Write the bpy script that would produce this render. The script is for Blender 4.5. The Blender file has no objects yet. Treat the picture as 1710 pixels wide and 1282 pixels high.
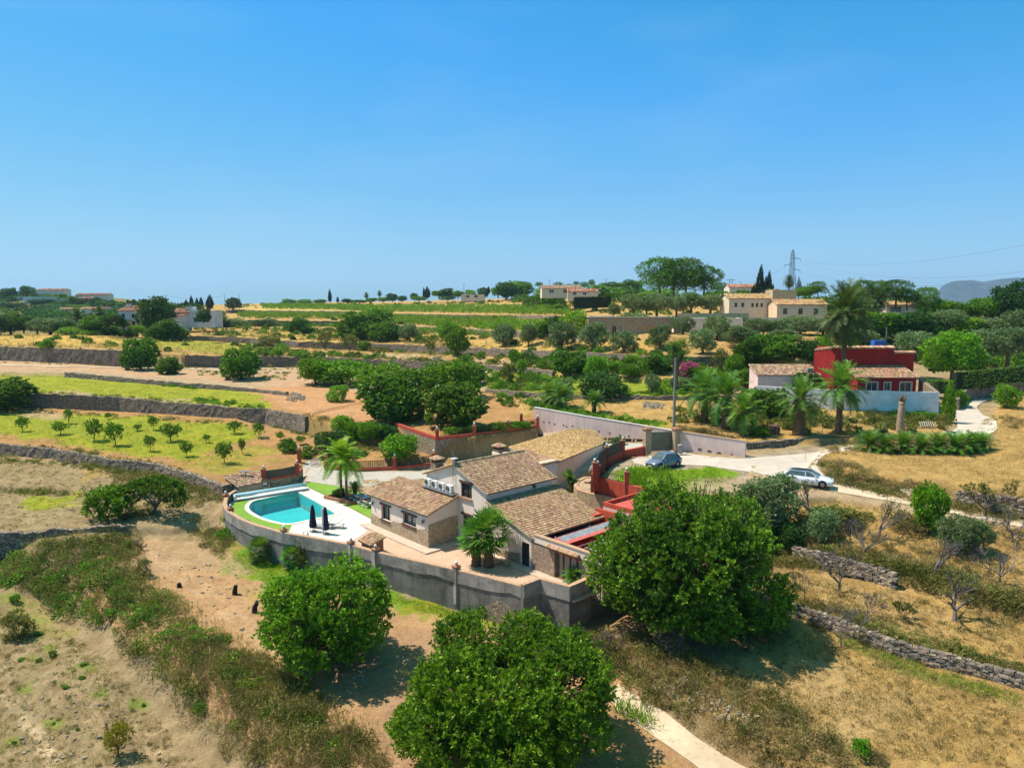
import bpy, bmesh, math, random
import numpy as np
from mathutils import Vector, Matrix, geometry
sc = bpy.context.scene
COL = sc.collection
R_ = math.radians
# ---------------- camera ----------------
F = 1187.0; PIT = math.atan(133 / 1187.0); CZ = 21.0
CP, SP = math.cos(PIT), math.sin(PIT)
cam = bpy.data.cameras.new('camera'); camo = bpy.data.objects.new('camera', cam); COL.objects.link(camo)
camo.location = (0, 0, CZ); camo.rotation_euler = (math.pi / 2 - PIT, 0, 0)
cam.sensor_width = 36; cam.lens = F / 1710 * 36; cam.clip_start = 0.5; cam.clip_end = 60000
sc.camera = camo
# ---------------- light ----------------
sc.view_settings.view_transform = 'Standard'; sc.view_settings.look = 'None'
sc.view_settings.exposure = 0.52; sc.view_settings.gamma = 1
SUN = Vector((-0.48, 0.12, 0.87)).normalized()
w = bpy.data.worlds.new('World'); sc.world = w; w.use_nodes = True
nt = w.node_tree; bg = nt.nodes['Background']
sky = nt.nodes.new('ShaderNodeTexSky'); sky.sky_type = 'NISHITA'; sky.sun_disc = False
sky.sun_elevation = math.asin(SUN.z); sky.sun_rotation = math.atan2(SUN.x, SUN.y)
sky.air_density = 1.0; sky.dust_density = 0.3; sky.ozone_density = 2.2; sky.altitude = 100
hs = nt.nodes.new('ShaderNodeHueSaturation'); hs.inputs['Saturation'].default_value = 1.45; hs.inputs['Hue'].default_value = 0.495
hs.inputs['Value'].default_value = 1.0
nt.links.new(sky.outputs[0], hs.inputs['Color']); m1 = nt.nodes.new('ShaderNodeVectorMath'); m1.operation = 'MULTIPLY_ADD'; m1.inputs[1].default_value = (.288, .32, 0); m1.inputs[2].default_value = (1, 1, 1)
m2 = nt.nodes.new('ShaderNodeVectorMath'); m2.operation = 'MULTIPLY'; m2.inputs[1].default_value = (.95, 1.68, 1.0)
m3 = nt.nodes.new('ShaderNodeVectorMath'); m3.operation = 'DIVIDE'   # softens the glare of the horizon, as a camera's highlight roll-off does
nt.links.new(hs.outputs[0], m1.inputs[0]); nt.links.new(hs.outputs[0], m2.inputs[0]); nt.links.new(m2.outputs[0], m3.inputs[0]); nt.links.new(m1.outputs[0], m3.inputs[1])
m4 = nt.nodes.new('ShaderNodeVectorMath'); m4.operation = 'MINIMUM'; m4.inputs[1].default_value = (50, 50, 5.0)
nt.links.new(m3.outputs[0], m4.inputs[0]); tc = nt.nodes.new('ShaderNodeTexCoord'); sx = nt.nodes.new('ShaderNodeSeparateXYZ'); nt.links.new(tc.outputs['Generated'], sx.inputs[0])
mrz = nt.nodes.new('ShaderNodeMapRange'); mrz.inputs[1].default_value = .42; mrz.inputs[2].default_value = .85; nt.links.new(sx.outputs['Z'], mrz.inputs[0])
mzx = nt.nodes.new('ShaderNodeMix'); mzx.data_type = 'RGBA'; mzx.blend_type = 'MULTIPLY'; mzx.inputs[7].default_value = (4.5, 1.5, .75, 1)   # warm tint added to the unseen high sky to neutralise blue shadow fill
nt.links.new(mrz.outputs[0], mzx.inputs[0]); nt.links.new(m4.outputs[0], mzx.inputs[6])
snz = nt.nodes.new('ShaderNodeTexNoise'); snz.inputs['Scale'].default_value = 2.2; snz.inputs['Detail'].default_value = 5; smp = nt.nodes.new('ShaderNodeMapping'); smp.inputs['Scale'].default_value = (1, 1, 3.5)
nt.links.new(tc.outputs['Generated'], smp.inputs[0]); nt.links.new(smp.outputs[0], snz.inputs['Vector'])
smr = nt.nodes.new('ShaderNodeMapRange'); smr.inputs[1].default_value = .52; smr.inputs[2].default_value = .8; smr.inputs[4].default_value = .22; nt.links.new(snz.outputs['Fac'], smr.inputs[0])
smx = nt.nodes.new('ShaderNodeMix'); smx.data_type = 'RGBA'; smx.inputs[7].default_value = (2.6, 3.9, 4.9, 1)   # thin high veil
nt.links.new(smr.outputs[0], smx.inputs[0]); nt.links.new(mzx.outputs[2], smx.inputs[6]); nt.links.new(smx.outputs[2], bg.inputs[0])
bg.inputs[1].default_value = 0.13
sl = bpy.data.lights.new('sun', 'SUN'); sl.energy = 4.9; sl.angle = R_(0.55); sl.color = (1.0, 0.93, 0.81)
so = bpy.data.objects.new('sun', sl); COL.objects.link(so)
so.rotation_euler = SUN.to_track_quat('Z', 'Y').to_euler(); so.location = (0, 0, 80)

rng = np.random.default_rng(7); random.seed(7)
A = np.array
# ---------------- photo pixel -> place ----------------
def ray(px, py):
    X = (px - 855) / F; Y = (641 - py) / F
    return A((X, CP + Y * SP, -SP + Y * CP))
def P3(px, py, z):
    d = ray(px, py); t = (z - CZ) / d[2]; return A((d[0] * t, d[1] * t, z))
def PD(px, py, D):
    d = ray(px, py); t = D / d[1]; return A((d[0] * t, D, CZ + d[2] * t))
# ---------------- noise ----------------
def vnoise(x, y, seed=0):
    xi = np.floor(x).astype(np.int64); yi = np.floor(y).astype(np.int64)
    fx = x - xi; fy = y - yi; fx = fx * fx * (3 - 2 * fx); fy = fy * fy * (3 - 2 * fy)
    def hsh(a, b):
        n = (a * 374761393 + b * 668265263 + seed * 1442695041) & 0xffffffff
        n = ((n ^ (n >> 13)) * 1274126177) & 0xffffffff
        return ((n ^ (n >> 16)) & 0xffff) / 65535.0
    a = hsh(xi, yi); b = hsh(xi + 1, yi); c = hsh(xi, yi + 1); d = hsh(xi + 1, yi + 1)
    return (a * (1 - fx) + b * fx) * (1 - fy) + (c * (1 - fx) + d * fx) * fy - 0.5
def fbm(x, y, seed=0, o=3):
    s = 0; a = 1.0
    for k in range(o):
        s = s + a * vnoise(x * 2 ** k, y * 2 ** k, seed + k); a *= .5
    return s
# ---------------- scene object helpers ----------------
def setp(o, label=None, cat=None, group=None, kind=None):
    if label: o['label'] = label
    if cat: o['category'] = cat
    if group: o['group'] = group
    if kind: o['kind'] = kind
    return o
def thing(name, label, cat, loc, group=None, rot=0):
    o = bpy.data.objects.new(name, None); COL.objects.link(o); o.empty_display_size = .3
    o.location = loc; o.rotation_euler = (0, 0, rot)
    return setp(o, label, cat, group)
def npmesh(name, V, Fq, mat, smooth=False, vcol=None, fcol=None):
    V = np.ascontiguousarray(V, dtype=np.float32); Fq = np.ascontiguousarray(Fq, dtype=np.int32)
    k = Fq.shape[1]; m = bpy.data.meshes.new(name)
    m.vertices.add(len(V)); m.vertices.foreach_set('co', V.ravel())
    m.loops.add(Fq.size); m.loops.foreach_set('vertex_index', Fq.ravel())
    m.polygons.add(len(Fq)); m.polygons.foreach_set('loop_start', np.arange(0, Fq.size, k, dtype=np.int32))
    if smooth: m.polygons.foreach_set('use_smooth', np.ones(len(Fq), dtype=bool))
    m.update(calc_edges=True)
    if vcol:
        for n, c in vcol.items():
            at = m.color_attributes.new(n, 'FLOAT_COLOR', 'POINT')
            if c.shape[1] == 3: c = np.hstack([c, np.ones((len(c), 1))])
            at.data.foreach_set('color', np.ascontiguousarray(c, dtype=np.float32).ravel())
    if fcol is not None:
        at = m.color_attributes.new('tcol', 'FLOAT_COLOR', 'CORNER')
        c = np.hstack([fcol, np.ones((len(fcol), 1))]); c = np.repeat(c, k, axis=0)
        at.data.foreach_set('color', np.ascontiguousarray(c, dtype=np.float32).ravel())
    if mat: m.materials.append(mat)
    return m
def link(name, me, parent=None, loc=None):
    o = bpy.data.objects.new(name, me); COL.objects.link(o)
    if parent is not None: o.parent = parent
    if loc is not None: o.location = loc
    return o
class MB:
    """collects faces in world (or local) space, builds ONE mesh"""
    def __init__(s): s.v = []; s.f = []; s.c = []
    def add(s, V, Fs, col=None):
        b = len(s.v); s.v += [tuple(map(float, p)) for p in V]
        for f in Fs: s.f.append([b + i for i in f]); s.c.append(col)
        return s
    def quad(s, a, b, c, d, col=None): return s.add([a, b, c, d], [(0, 1, 2, 3)], col)
    def box(s, c, size, ang=0, col=None, taper=1.0):
        cx, cy, cz = c; x, y, z = [q / 2 for q in size]; ca, sa = math.cos(ang), math.sin(ang); V = []
        for dz in (-1, 1):
            k = taper if dz > 0 else 1
            for dx, dy in ((-1, -1), (1, -1), (1, 1), (-1, 1)):
                a, b = dx * x * k, dy * y * k
                V.append((cx + a * ca - b * sa, cy + a * sa + b * ca, cz + dz * z))
        return s.add(V, [(3, 2, 1, 0), (4, 5, 6, 7), (0, 1, 5, 4), (1, 2, 6, 5), (2, 3, 7, 6), (3, 0, 4, 7)], col)
    def beam(s, p, q, wd, ht, col=None):
        p = Vector(p); q = Vector(q); d = (q - p)
        if d.length < 1e-6: return s
        d.normalize(); up = Vector((0, 0, 1)) if abs(d.z) < .95 else Vector((0, 1, 0))
        r = d.cross(up).normalized() * wd / 2; t = r.cross(d).normalized() * ht / 2
        V = [p - r - t, p + r - t, p + r + t, p - r + t, q - r - t, q + r - t, q + r + t, q - r + t]
        return s.add(V, [(3, 2, 1, 0), (4, 5, 6, 7), (0, 1, 5, 4), (1, 2, 6, 5), (2, 3, 7, 6), (3, 0, 4, 7)], col)
    def tube(s, pts, rad, n=6, col=None, cap=True):
        pts = [Vector(p) for p in pts]
        if not hasattr(rad, '__len__'): rad = [rad] * len(pts)
        V = []; L = len(pts); ref = None
        for i, p in enumerate(pts):
            d = (pts[min(i + 1, L - 1)] - pts[max(i - 1, 0)])
            d = d.normalized() if d.length > 1e-9 else Vector((0, 0, 1))
            if ref is None: ref = Vector((1, 0, 0)) if abs(d.x) < .8 else Vector((0, 1, 0))
            a = d.cross(ref).normalized(); b = d.cross(a)
            for k in range(n):
                t = 2 * math.pi * k / n; V.append(p + (a * math.cos(t) + b * math.sin(t)) * rad[i])
        Fs = [(i * n + k, i * n + (k + 1) % n, (i + 1) * n + (k + 1) % n, (i + 1) * n + k) for i in range(L - 1) for k in range(n)]
        if cap: Fs += [tuple(range(n - 1, -1, -1)), tuple(range((L - 1) * n, L * n))]
        return s.add(V, Fs, col)
    def lathe(s, c, prof, n=12, col=None, sx=1, sy=1):
        V = []; L = len(prof)
        for r, z in prof:
            for k in range(n):
                t = 2 * math.pi * k / n; V.append((c[0] + r * sx * math.cos(t), c[1] + r * sy * math.sin(t), c[2] + z))
        Fs = [(i * n + k, i * n + (k + 1) % n, (i + 1) * n + (k + 1) % n, (i + 1) * n + k) for i in range(L - 1) for k in range(n)]
        Fs += [tuple(range(n - 1, -1, -1)), tuple(range((L - 1) * n, L * n))]
        return s.add(V, Fs, col)
    def ball(s, c, r, n=8, col=None):
        rx, ry, rz = (r, r, r) if not hasattr(r, '__len__') else r
        m = max(3, n // 2)
        return s.lathe(c, [(math.sin(math.pi * (i + .02) / (m + .04)) , -rz * math.cos(math.pi * (i + .02) / (m + .04))) for i in range(m + 1)], n, col, rx, ry)
    def prism(s, poly, z0, z1, col=None):
        n = len(poly); g = lambda z, i: z[i] if hasattr(z, '__len__') else z
        V = [(p[0], p[1], g(z0, i)) for i, p in enumerate(poly)] + [(p[0], p[1], g(z1, i)) for i, p in enumerate(poly)]
        ar = sum(poly[i][0] * poly[(i + 1) % n][1] - poly[(i + 1) % n][0] * poly[i][1] for i in range(n))
        Fs = [tuple(range(n - 1, -1, -1)), tuple(range(n, 2 * n))] + [(i, (i + 1) % n, n + (i + 1) % n, n + i) for i in range(n)]
        if ar < 0: Fs = [tuple(reversed(f)) for f in Fs]
        return s.add(V, Fs, col)
    def build(s, name, mat, parent=None, smooth=False, bevel=0, label=None):
        m = bpy.data.meshes.new(name)
        off = Vector(parent.matrix_basis.translation) if parent is not None else Vector((0, 0, 0))
        if parent is not None and parent.parent is not None: off = off + Vector(parent.parent.matrix_basis.translation)
        V = [(p[0] - off.x, p[1] - off.y, p[2] - off.z) for p in s.v]
        m.from_pydata(V, [], s.f)
        if any(c is not None for c in s.c):
            at = m.color_attributes.new('tcol', 'FLOAT_COLOR', 'CORNER'); buf = []
            for p in m.polygons:
                c = s.c[p.index] or (.5, .5, .5)
                buf += [c[0], c[1], c[2], 1.0] * p.loop_total
            at.data.foreach_set('color', buf)
        m.materials.append(mat)
        if smooth: m.polygons.foreach_set('use_smooth', [True] * len(m.polygons))
        o = link(name, m, parent)
        if bevel:
            b = o.modifiers.new('b', 'BEVEL'); b.width = bevel; b.segments = 2; b.limit_method = 'ANGLE'
        if label: o['label'] = label
        return o
def part(name, mb, mat, parent, **k): return mb.build(name, mat, parent, **k)
# ---------------- materials ----------------
MATS = {}
def nodes(name):
    m = bpy.data.materials.new(name); m.use_nodes = True; t = m.node_tree
    return m, t, t.nodes['Principled BSDF']
def mix(t, fac, a, b, mode='MIX'):
    n = t.nodes.new('ShaderNodeMix'); n.data_type = 'RGBA'; n.blend_type = mode
    for i, v in ((0, fac), (6, a), (7, b)):
        if isinstance(v, bpy.types.NodeSocket): t.links.new(v, n.inputs[i])
        else: n.inputs[i].default_value = v if i == 0 else (*v[:3], 1)
    return n.outputs[2]
def noise(t, scale, detail=4, vec=None, rough=.55):
    n = t.nodes.new('ShaderNodeTexNoise'); n.inputs['Scale'].default_value = scale; n.inputs['Detail'].default_value = detail
    n.inputs['Roughness'].default_value = rough
    if vec: t.links.new(vec, n.inputs['Vector'])
    return n.outputs['Fac']
def ramp(t, fac, stops):
    n = t.nodes.new('ShaderNodeValToRGB'); e = n.color_ramp.elements
    while len(e) < len(stops): e.new(.5)
    for i, (p, c) in enumerate(stops):
        e[i].position = p; e[i].color = (*c, 1) if hasattr(c, '__len__') else (c, c, c, 1)
    t.links.new(fac, n.inputs[0]); return n.outputs[0]
def coords(t): return t.nodes.new('ShaderNodeTexCoord').outputs['Object']
def wcoords(t): return t.nodes.new('ShaderNodeNewGeometry').outputs['Position']
def bump(t, p, h, strength, dist=.05):
    b = t.nodes.new('ShaderNodeBump'); b.inputs['Strength'].default_value = strength; b.inputs['Distance'].default_value = dist
    t.links.new(h, b.inputs['Height']); t.links.new(b.outputs[0], p.inputs['Normal'])
def M(name, c, rough=.8, c2=None, scale=1.5, bs=0, bscale=30, metal=0, spec=.3, stain=0, emis=0, alpha=None, streak=0):
    if name in MATS: return MATS[name]
    m, t, p = nodes(name); v = wcoords(t)
    c2 = c2 or tuple(q * .78 for q in c)
    col = mix(t, ramp(t, noise(t, scale, 5, v), [(.35, 0.), (.65, 1.)]), c, c2)
    if stain:
        col = mix(t, ramp(t, noise(t, .6, 6, v, .7), [(.48, 0.), (.62, stain)]), col, tuple(q * .35 for q in c))
    if streak:
        mp = t.nodes.new('ShaderNodeMapping'); mp.inputs['Scale'].default_value = (1.6, 1.6, .16); t.links.new(v, mp.inputs[0])
        col = mix(t, ramp(t, noise(t, 1.4, 6, mp.outputs[0], .72), [(.5, 0.), (.68, streak)]), col, tuple(q * .32 for q in c))
        col = mix(t, ramp(t, noise(t, .35, 5, v, .7), [(.45, 0.), (.6, streak * .6)]), col, tuple(q * .7 for q in c))
    t.links.new(col, p.inputs['Base Color']); p.inputs['Roughness'].default_value = rough
    p.inputs['Metallic'].default_value = metal; p.inputs['Specular IOR Level'].default_value = spec
    if bs: bump(t, p, noise(t, bscale, 4, v), bs)
    if emis:
        p.inputs['Emission Color'].default_value = (*c, 1); p.inputs['Emission Strength'].default_value = emis
    MATS[name] = m; return m
def stone_mat(name, cols, scale=3.0, mortar=(.1, .08, .06), jw=.06, bs=.8, flat=1.6):
    m, t, p = nodes(name); v = wcoords(t)
    mp = t.nodes.new('ShaderNodeMapping'); mp.inputs['Scale'].default_value = (1, 1, flat); t.links.new(v, mp.inputs[0]); v = mp.outputs[0]
    nz = t.nodes.new('ShaderNodeTexNoise'); nz.inputs['Scale'].default_value = 3; t.links.new(v, nz.inputs['Vector'])
    mv = t.nodes.new('ShaderNodeVectorMath'); mv.operation = 'MULTIPLY_ADD'; t.links.new(nz.outputs['Color'], mv.inputs[0])
    mv.inputs[1].default_value = (.25, .25, .25); t.links.new(v, mv.inputs[2]); v2 = mv.outputs[0]
    a = t.nodes.new('ShaderNodeTexVoronoi'); a.inputs['Scale'].default_value = scale; t.links.new(v2, a.inputs['Vector'])
    b = t.nodes.new('ShaderNodeTexVoronoi'); b.feature = 'DISTANCE_TO_EDGE'; b.inputs['Scale'].default_value = scale; t.links.new(v2, b.inputs['Vector'])
    sp = t.nodes.new('ShaderNodeSeparateColor'); t.links.new(a.outputs['Color'], sp.inputs[0])
    k = len(cols); c = ramp(t, sp.outputs[0], [(i / (k - 1) * .9 + .05, q) for i, q in enumerate(cols)])
    c = mix(t, .35, c, mix(t, noise(t, 14, 4, v), c, (.05, .045, .04), 'MIX'))
    j = ramp(t, b.outputs['Distance'], [(0., 1.), (jw, 0.)])
    c = mix(t, j, c, mortar)
    t.links.new(c, p.inputs['Base Color']); p.inputs['Roughness'].default_value = .9; p.inputs['Specular IOR Level'].default_value = .2
    h = ramp(t, b.outputs['Distance'], [(0., 0.), (jw * 2, 1.)]); bump(t, p, h, bs, .12)
    MATS[name] = m; return m
def attr_mat(name, att='tcol', rough=.85, nsc=6, amt=.35, bs=.3, spec=.25):
    m, t, p = nodes(name); v = wcoords(t)
    a = t.nodes.new('ShaderNodeAttribute'); a.attribute_name = att
    c = mix(t, ramp(t, noise(t, nsc, 5, v, .65), [(.4, 0.), (.7, amt)]), a.outputs['Color'], (.04, .035, .02))
    t.links.new(c, p.inputs['Base Color']); p.inputs['Roughness'].default_value = rough; p.inputs['Specular IOR Level'].default_value = spec
    if bs: bump(t, p, noise(t, 25, 3, v), bs, .02)
    MATS[name] = m; return m
def leaf_mat(name, dark, light, hi=None, trans=.3, rough=.5, var=.25):
    m, t, p = nodes(name); hi = hi or light
    a = t.nodes.new('ShaderNodeAttribute'); a.attribute_name = 'tint'
    c = ramp(t, a.outputs['Fac'], [(0., dark), (.65, light), (1., hi)])
    oi = t.nodes.new('ShaderNodeObjectInfo')
    h = t.nodes.new('ShaderNodeHueSaturation'); t.links.new(c, h.inputs['Color'])
    mr = t.nodes.new('ShaderNodeMapRange'); mr.inputs[3].default_value = 1 - var; mr.inputs[4].default_value = 1 + var
    t.links.new(oi.outputs['Random'], mr.inputs[0]); t.links.new(mr.outputs[0], h.inputs['Value'])
    mr2 = t.nodes.new('ShaderNodeMapRange'); mr2.inputs[3].default_value = .485; mr2.inputs[4].default_value = .515
    ml = t.nodes.new('ShaderNodeMath'); ml.operation = 'FRACT'; mm = t.nodes.new('ShaderNodeMath'); mm.operation = 'MULTIPLY'; mm.inputs[1].default_value = 7.3
    t.links.new(oi.outputs['Random'], mm.inputs[0]); t.links.new(mm.outputs[0], ml.inputs[0]); t.links.new(ml.outputs[0], mr2.inputs[0]); t.links.new(mr2.outputs[0], h.inputs['Hue'])
    c = h.outputs[0]
    t.links.new(c, p.inputs['Base Color']); p.inputs['Roughness'].default_value = rough; p.inputs['Specular IOR Level'].default_value = .25
    tr = t.nodes.new('ShaderNodeBsdfTranslucent'); t.links.new(mix(t, .5, c, (.35, .55, .02), 'MIX'), tr.inputs[0])
    ms = t.nodes.new('ShaderNodeMixShader'); ms.inputs[0].default_value = trans
    out = t.nodes['Material Output']
    t.links.new(p.outputs[0], ms.inputs[1]); t.links.new(tr.outputs[0], ms.inputs[2]); t.links.new(ms.outputs[0], out.inputs[0])
    MATS[name] = m; return m
# wood, walls, stone
m_bark = M('bark', (.16, .12, .08), .9, (.07, .055, .04), 4, .6, 15)
m_palmbark = M('palm_bark', (.20, .13, .08), .95, (.07, .045, .03), 9, 1., 12)
m_grey_bark = M('grey_bark', (.20, .175, .165), .9, (.10, .085, .08), 5, .3, 20)
m_cream = M('cream_render', (.80, .66, .55), .9, (.75, .61, .50), .9, .1, 60, streak=0.22)
m_white = M('white_render', (.74, .69, .62), .9, (.60, .58, .58), .7, .12, 40, stain=.2, streak=0.35)
m_yel = M('pale_yellow_render', (.72, .60, .44), .9, (.66, .55, .40), .8, .1, 40, streak=.2)
m_pink = M('pink_render', (.76, .57, .51), .9, (.68, .51, .46), .6, .1, 50, stain=.08, streak=0.3)
m_skirt = M('stained_cement', (.27, .255, .235), .95, (.12, .115, .105), .8, .7, 9, stain=.8, streak=0.8)
m_grey = M('grey_cement', (.42, .38, .34), .95, (.27, .25, .23), 1.1, .5, 12, stain=.8, streak=0.7)
m_redp = M('red_render', (.48, .085, .045), .85, (.40, .065, .035), 1.2, .15, 30, streak=.6)
m_redh = M('dark_red_render', (.40, .026, .022), .85, (.33, .02, .018), .5, .12, 30, streak=.6)
m_redfloor = M('red_terrace_paint', (.55, .10, .07), .7, (.45, .085, .06), .8)
m_coping = M('brick_coping', (.50, .32, .20), .9, (.36, .22, .14), 5, .3, 20)
m_terra = M('terracotta_cap', (.36, .16, .085), .85, (.26, .12, .07), 6, .2, 20)
m_concrete = M('concrete', (.46, .42, .35), .95, (.36, .32, .27), .8, .15, 40, stain=.2)
m_ashlar = stone_mat('ashlar', [(.42, .31, .2), (.55, .43, .29), (.35, .25, .15), (.5, .36, .22)], 3.6, (.42, .34, .25), .05, .5, 1.7)
m_pstone = stone_mat('pale_rubble', [(.40, .32, .22), (.52, .43, .31), (.28, .22, .15), (.46, .36, .24)], 3.6, (.18, .14, .10), .07, .9, 1.5)
m_dry = stone_mat('dry_stone', [(.34, .27, .205), (.54, .43, .33), (.24, .19, .145), (.44, .33, .24)], 2.6, (.055, .045, .035), .11, 1., 1.9)
m_wood = M('dark_wood', (.10, .045, .025), .6, (.06, .03, .02), 8)
m_glass = M('dark_glass', (.02, .03, .035), .05, (.03, .04, .05), 1, spec=.8)
m_glassg = M('reflecting_glass', (.10, .14, .13), .08, (.05, .07, .07), 2, spec=.8)
m_wframe = M('white_frame', (.75, .75, .73), .5)
m_metalg = M('grey_metal', (.30, .31, .32), .45, metal=.6)
m_iron = M('iron_rail', (.05, .035, .03), .5)
m_tilemat = attr_mat('roof_tile', amt=.45, nsc=3.5)
m_whiteplastic = M('white_enamel', (.72, .72, .70), .45)
m_black = M('black_plastic', (.012, .012, .013), .6)
m_globe = M('lamp_globe', (.8, .8, .78), .3)
m_soil = M('soil', (.2, .11, .06), .95, (.13, .07, .04), 3, .4)
# foliage
lf_carob = leaf_mat('carob_leaves', (.016, .065, .003), (.13, .31, .008), (.32, .52, .03), .28)
lf_carob2 = leaf_mat('dark_carob_leaves', (.012, .05, .005), (.095, .23, .010), (.27, .43, .03), .25)
lf_fig = leaf_mat('fig_leaves', (.014, .06, .006), (.08, .22, .014), (.24, .38, .05), .22)
lf_olive = leaf_mat('olive_leaves', (.06, .095, .035), (.19, .27, .11), (.38, .44, .22), .18)
lf_bright = leaf_mat('bright_leaves', (.05, .15, .006), (.17, .36, .012), (.30, .46, .03), .3)
lf_dark = leaf_mat('dark_leaves', (.010, .045, .008), (.03, .12, .018), (.08, .2, .035), .15)
lf_pine = leaf_mat('pine_needles', (.02, .07, .005), (.09, .21, .012), (.17, .31, .02), .15)
lf_palm = leaf_mat('palm_fronds', (.03, .09, .008), (.09, .23, .02), (.22, .37, .05), .2)
lf_palmy = leaf_mat('yellow_palm_fronds', (.10, .2, .01), (.25, .4, .015), (.4, .5, .03), .35)
lf_dpalm = leaf_mat('date_palm_fronds', (.025, .05, .008), (.07, .12, .02), (.18, .22, .05), .1)
lf_cyp = leaf_mat('cypress_leaves', (.006, .02, .008), (.015, .05, .015), (.03, .08, .02), .05)
lf_scrub = leaf_mat('scrub', (.045, .05, .012), (.175, .165, .035), (.40, .33, .11), .2, .8)
lf_yellow = leaf_mat('yellow_leaves', (.10, .08, .01), (.34, .28, .02), (.5, .4, .05), .25)
lf_dryscrub = leaf_mat('dry_scrub', (.09, .06, .03), (.24, .17, .075), (.42, .32, .13), .2, .9)
lf_straw = leaf_mat('straw', (.22, .15, .05), (.50, .36, .13), (.62, .48, .2), .25, .9)
lf_grass = leaf_mat('green_grass', (.06, .15, .006), (.17, .33, .01), (.26, .42, .02), .3, .8)
lf_flower = leaf_mat('magenta_flowers', (.2, .01, .08), (.5, .03, .22), (.6, .08, .35), .3)
# ================= TERRAIN =================
DRY = ((.46, .33, .13), (.34, .23, .09)); PALE = ((.46, .37, .26), (.36, .28, .19)); EARTH = ((.43, .26, .12), (.31, .20, .085))
GREEN = ((.16, .26, .015), (.26, .30, .03)); YGR = ((.32, .35, .03), (.19, .27, .018)); SCR = ((.16, .12, .055), (.24, .18, .08))
GREY = ((.40, .35, .29), (.28, .25, .2)); TAN = ((.50, .33, .19), (.40, .26, .15)); LAWN = ((.13, .24, .01), (.10, .2, .01))
FDRY = ((.36, .30, .19), (.25, .2, .12))
def V3(p):
    if p[0] == 'D': r = ray(p[1], 700); return A((r[0] / r[1] * p[2], p[2], p[3]))
    if len(p) == 3: return P3(*p)
    if len(p) == 5: q = P3(p[0], p[1], p[2]); q[2] = p[4]; return q
    return PD(p[0], p[1], p[3])
def sdist(poly, X, Y):
    """signed distance, positive inside"""
    d = np.full(X.shape, 1e9); ins = np.zeros(X.shape, bool); n = len(poly)
    for i in range(n):
        ax, ay = poly[i][:2]; bx, by = poly[(i + 1) % n][:2]
        ex, ey = bx - ax, by - ay; L = ex * ex + ey * ey + 1e-12
        t = np.clip(((X - ax) * ex + (Y - ay) * ey) / L, 0, 1)
        d = np.minimum(d, (X - ax - t * ex) ** 2 + (Y - ay - t * ey) ** 2)
        c = ((ay > Y) != (by > Y)); 
        with np.errstate(divide='ignore', invalid='ignore'):
            xi = (bx - ax) * (Y - ay) / (by - ay) + ax
        ins ^= c & (X < xi)
    d = np.sqrt(d); return np.where(ins, d, -d)
REG = []
def region(front, back, w=.25, amp=.1, col=DRY, ext=28.0, wob=0.0):
    fr = [V3(p) for p in front]; bk = [V3(p) for p in back]
    pts = []
    loop = fr + bk[::-1]
    for i in range(len(loop)):
        a, b = loop[i], loop[(i + 1) % len(loop)]
        for k in range(5): pts.append(a + (b - a) * k / 5)
    bk2 = [q + A((q[0], q[1], 0)) / math.hypot(q[0], q[1]) * ext for q in bk]
    REG.append(dict(poly=[(q[0], q[1]) for q in fr + bk2[::-1]], pts=A(pts), w=w, amp=amp, col=col, front=fr, wob=wob))
    return fr
BASE = A([P3(*p) for p in [(-100, 1100, -4.6), (0, 1282, -5.5), (300, 1282, -5.8), (100, 1050, -4.3), (-300, 1250, -5), (-60, 960, -3.4),
      (650, 1282, -4.8), (1000, 1350, -4.2), (1300, 1350, -4.2), (1260, 1282, -3.6), (1500, 1400, -3.4), (1800, 1350, -3), (1720, 1240, -2.5),
      (-100, 900, -1.2), (100, 870, -.6), (330, 900, -1.6), (520, 950, -2.4), (800, 1050, -2.4), (950, 1060, -2.3), (0, 780, .6), (360, 835, -.2), (-200, 760, 1), (1150, 1075, -2), (1250, 900, 1.2),
      (1200, 760, 4.1), (1300, 775, 4.1), (1250, 740, 4.1), (1400, 745, 4.2), (1100, 800, 3.6), (1200, 830, 3.3), (1280, 840, 3.0), (1590, 730, 4.6),
      (1640, 715, 4.8), (1600, 690, 5.1), (1620, 665, 5.7), (1700, 642, 6.6), (1850, 640, 6.8), (1800, 720, 5.6), (1520, 700, 5.1), (1300, 700, 5.2), (1450, 710, 5.1), (1400, 690, 5.5), (1500, 660, 6.5), (1300, 650, 6.8), (1500, 625, 7.5),
      (1650, 610, 8.2), (1500, 600, 8.6), (1800, 600, 8.8), (1400, 600, 8.8), (1250, 620, 7.8), (800, 800, .8), (860, 800, 1.0), (760, 810, .5), (830, 780, 1.2), (890, 800, 1.1), (960, 815, .9), (985, 840, .3), (940, 830, .8)]]
      + [PD(*p) for p in [(-300, 560, 240), (0, 556, 240), (150, 552, 240), (300, 546, 240), (-300, 540, 330), (0, 541, 330), (200, 535, 330), (350, 522, 330), (-300, 520, 480), (0, 520, 480), (150, 524, 480), (330, 516, 480),
       (-300, 480, 720), (-100, 489, 700), (60, 493, 680), (170, 497, 660), (260, 507, 640), (350, 511, 620), (-200, 515, 1100), (100, 518, 1100), (400, 520, 900), (460, 509, 560), (600, 507, 560), (860, 501, 470), (1000, 499, 380), (1150, 499, 320), (1300, 503, 280), (1450, 508, 270), (1600, 520, 280), (1800, 525, 300),
       (1650, 560, 180), (1800, 560, 180), (1500, 560, 170), (1560, 548, 200), (1700, 548, 210), (500, 540, 900), (800, 535, 800), (1100, 530, 700), (1400, 540, 600), (1700, 550, 600), (300, 560, 2000), (-200, 560, 2000), (850, 560, 2000), (1400, 560, 2000), (1900, 560, 2000)]])
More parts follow.
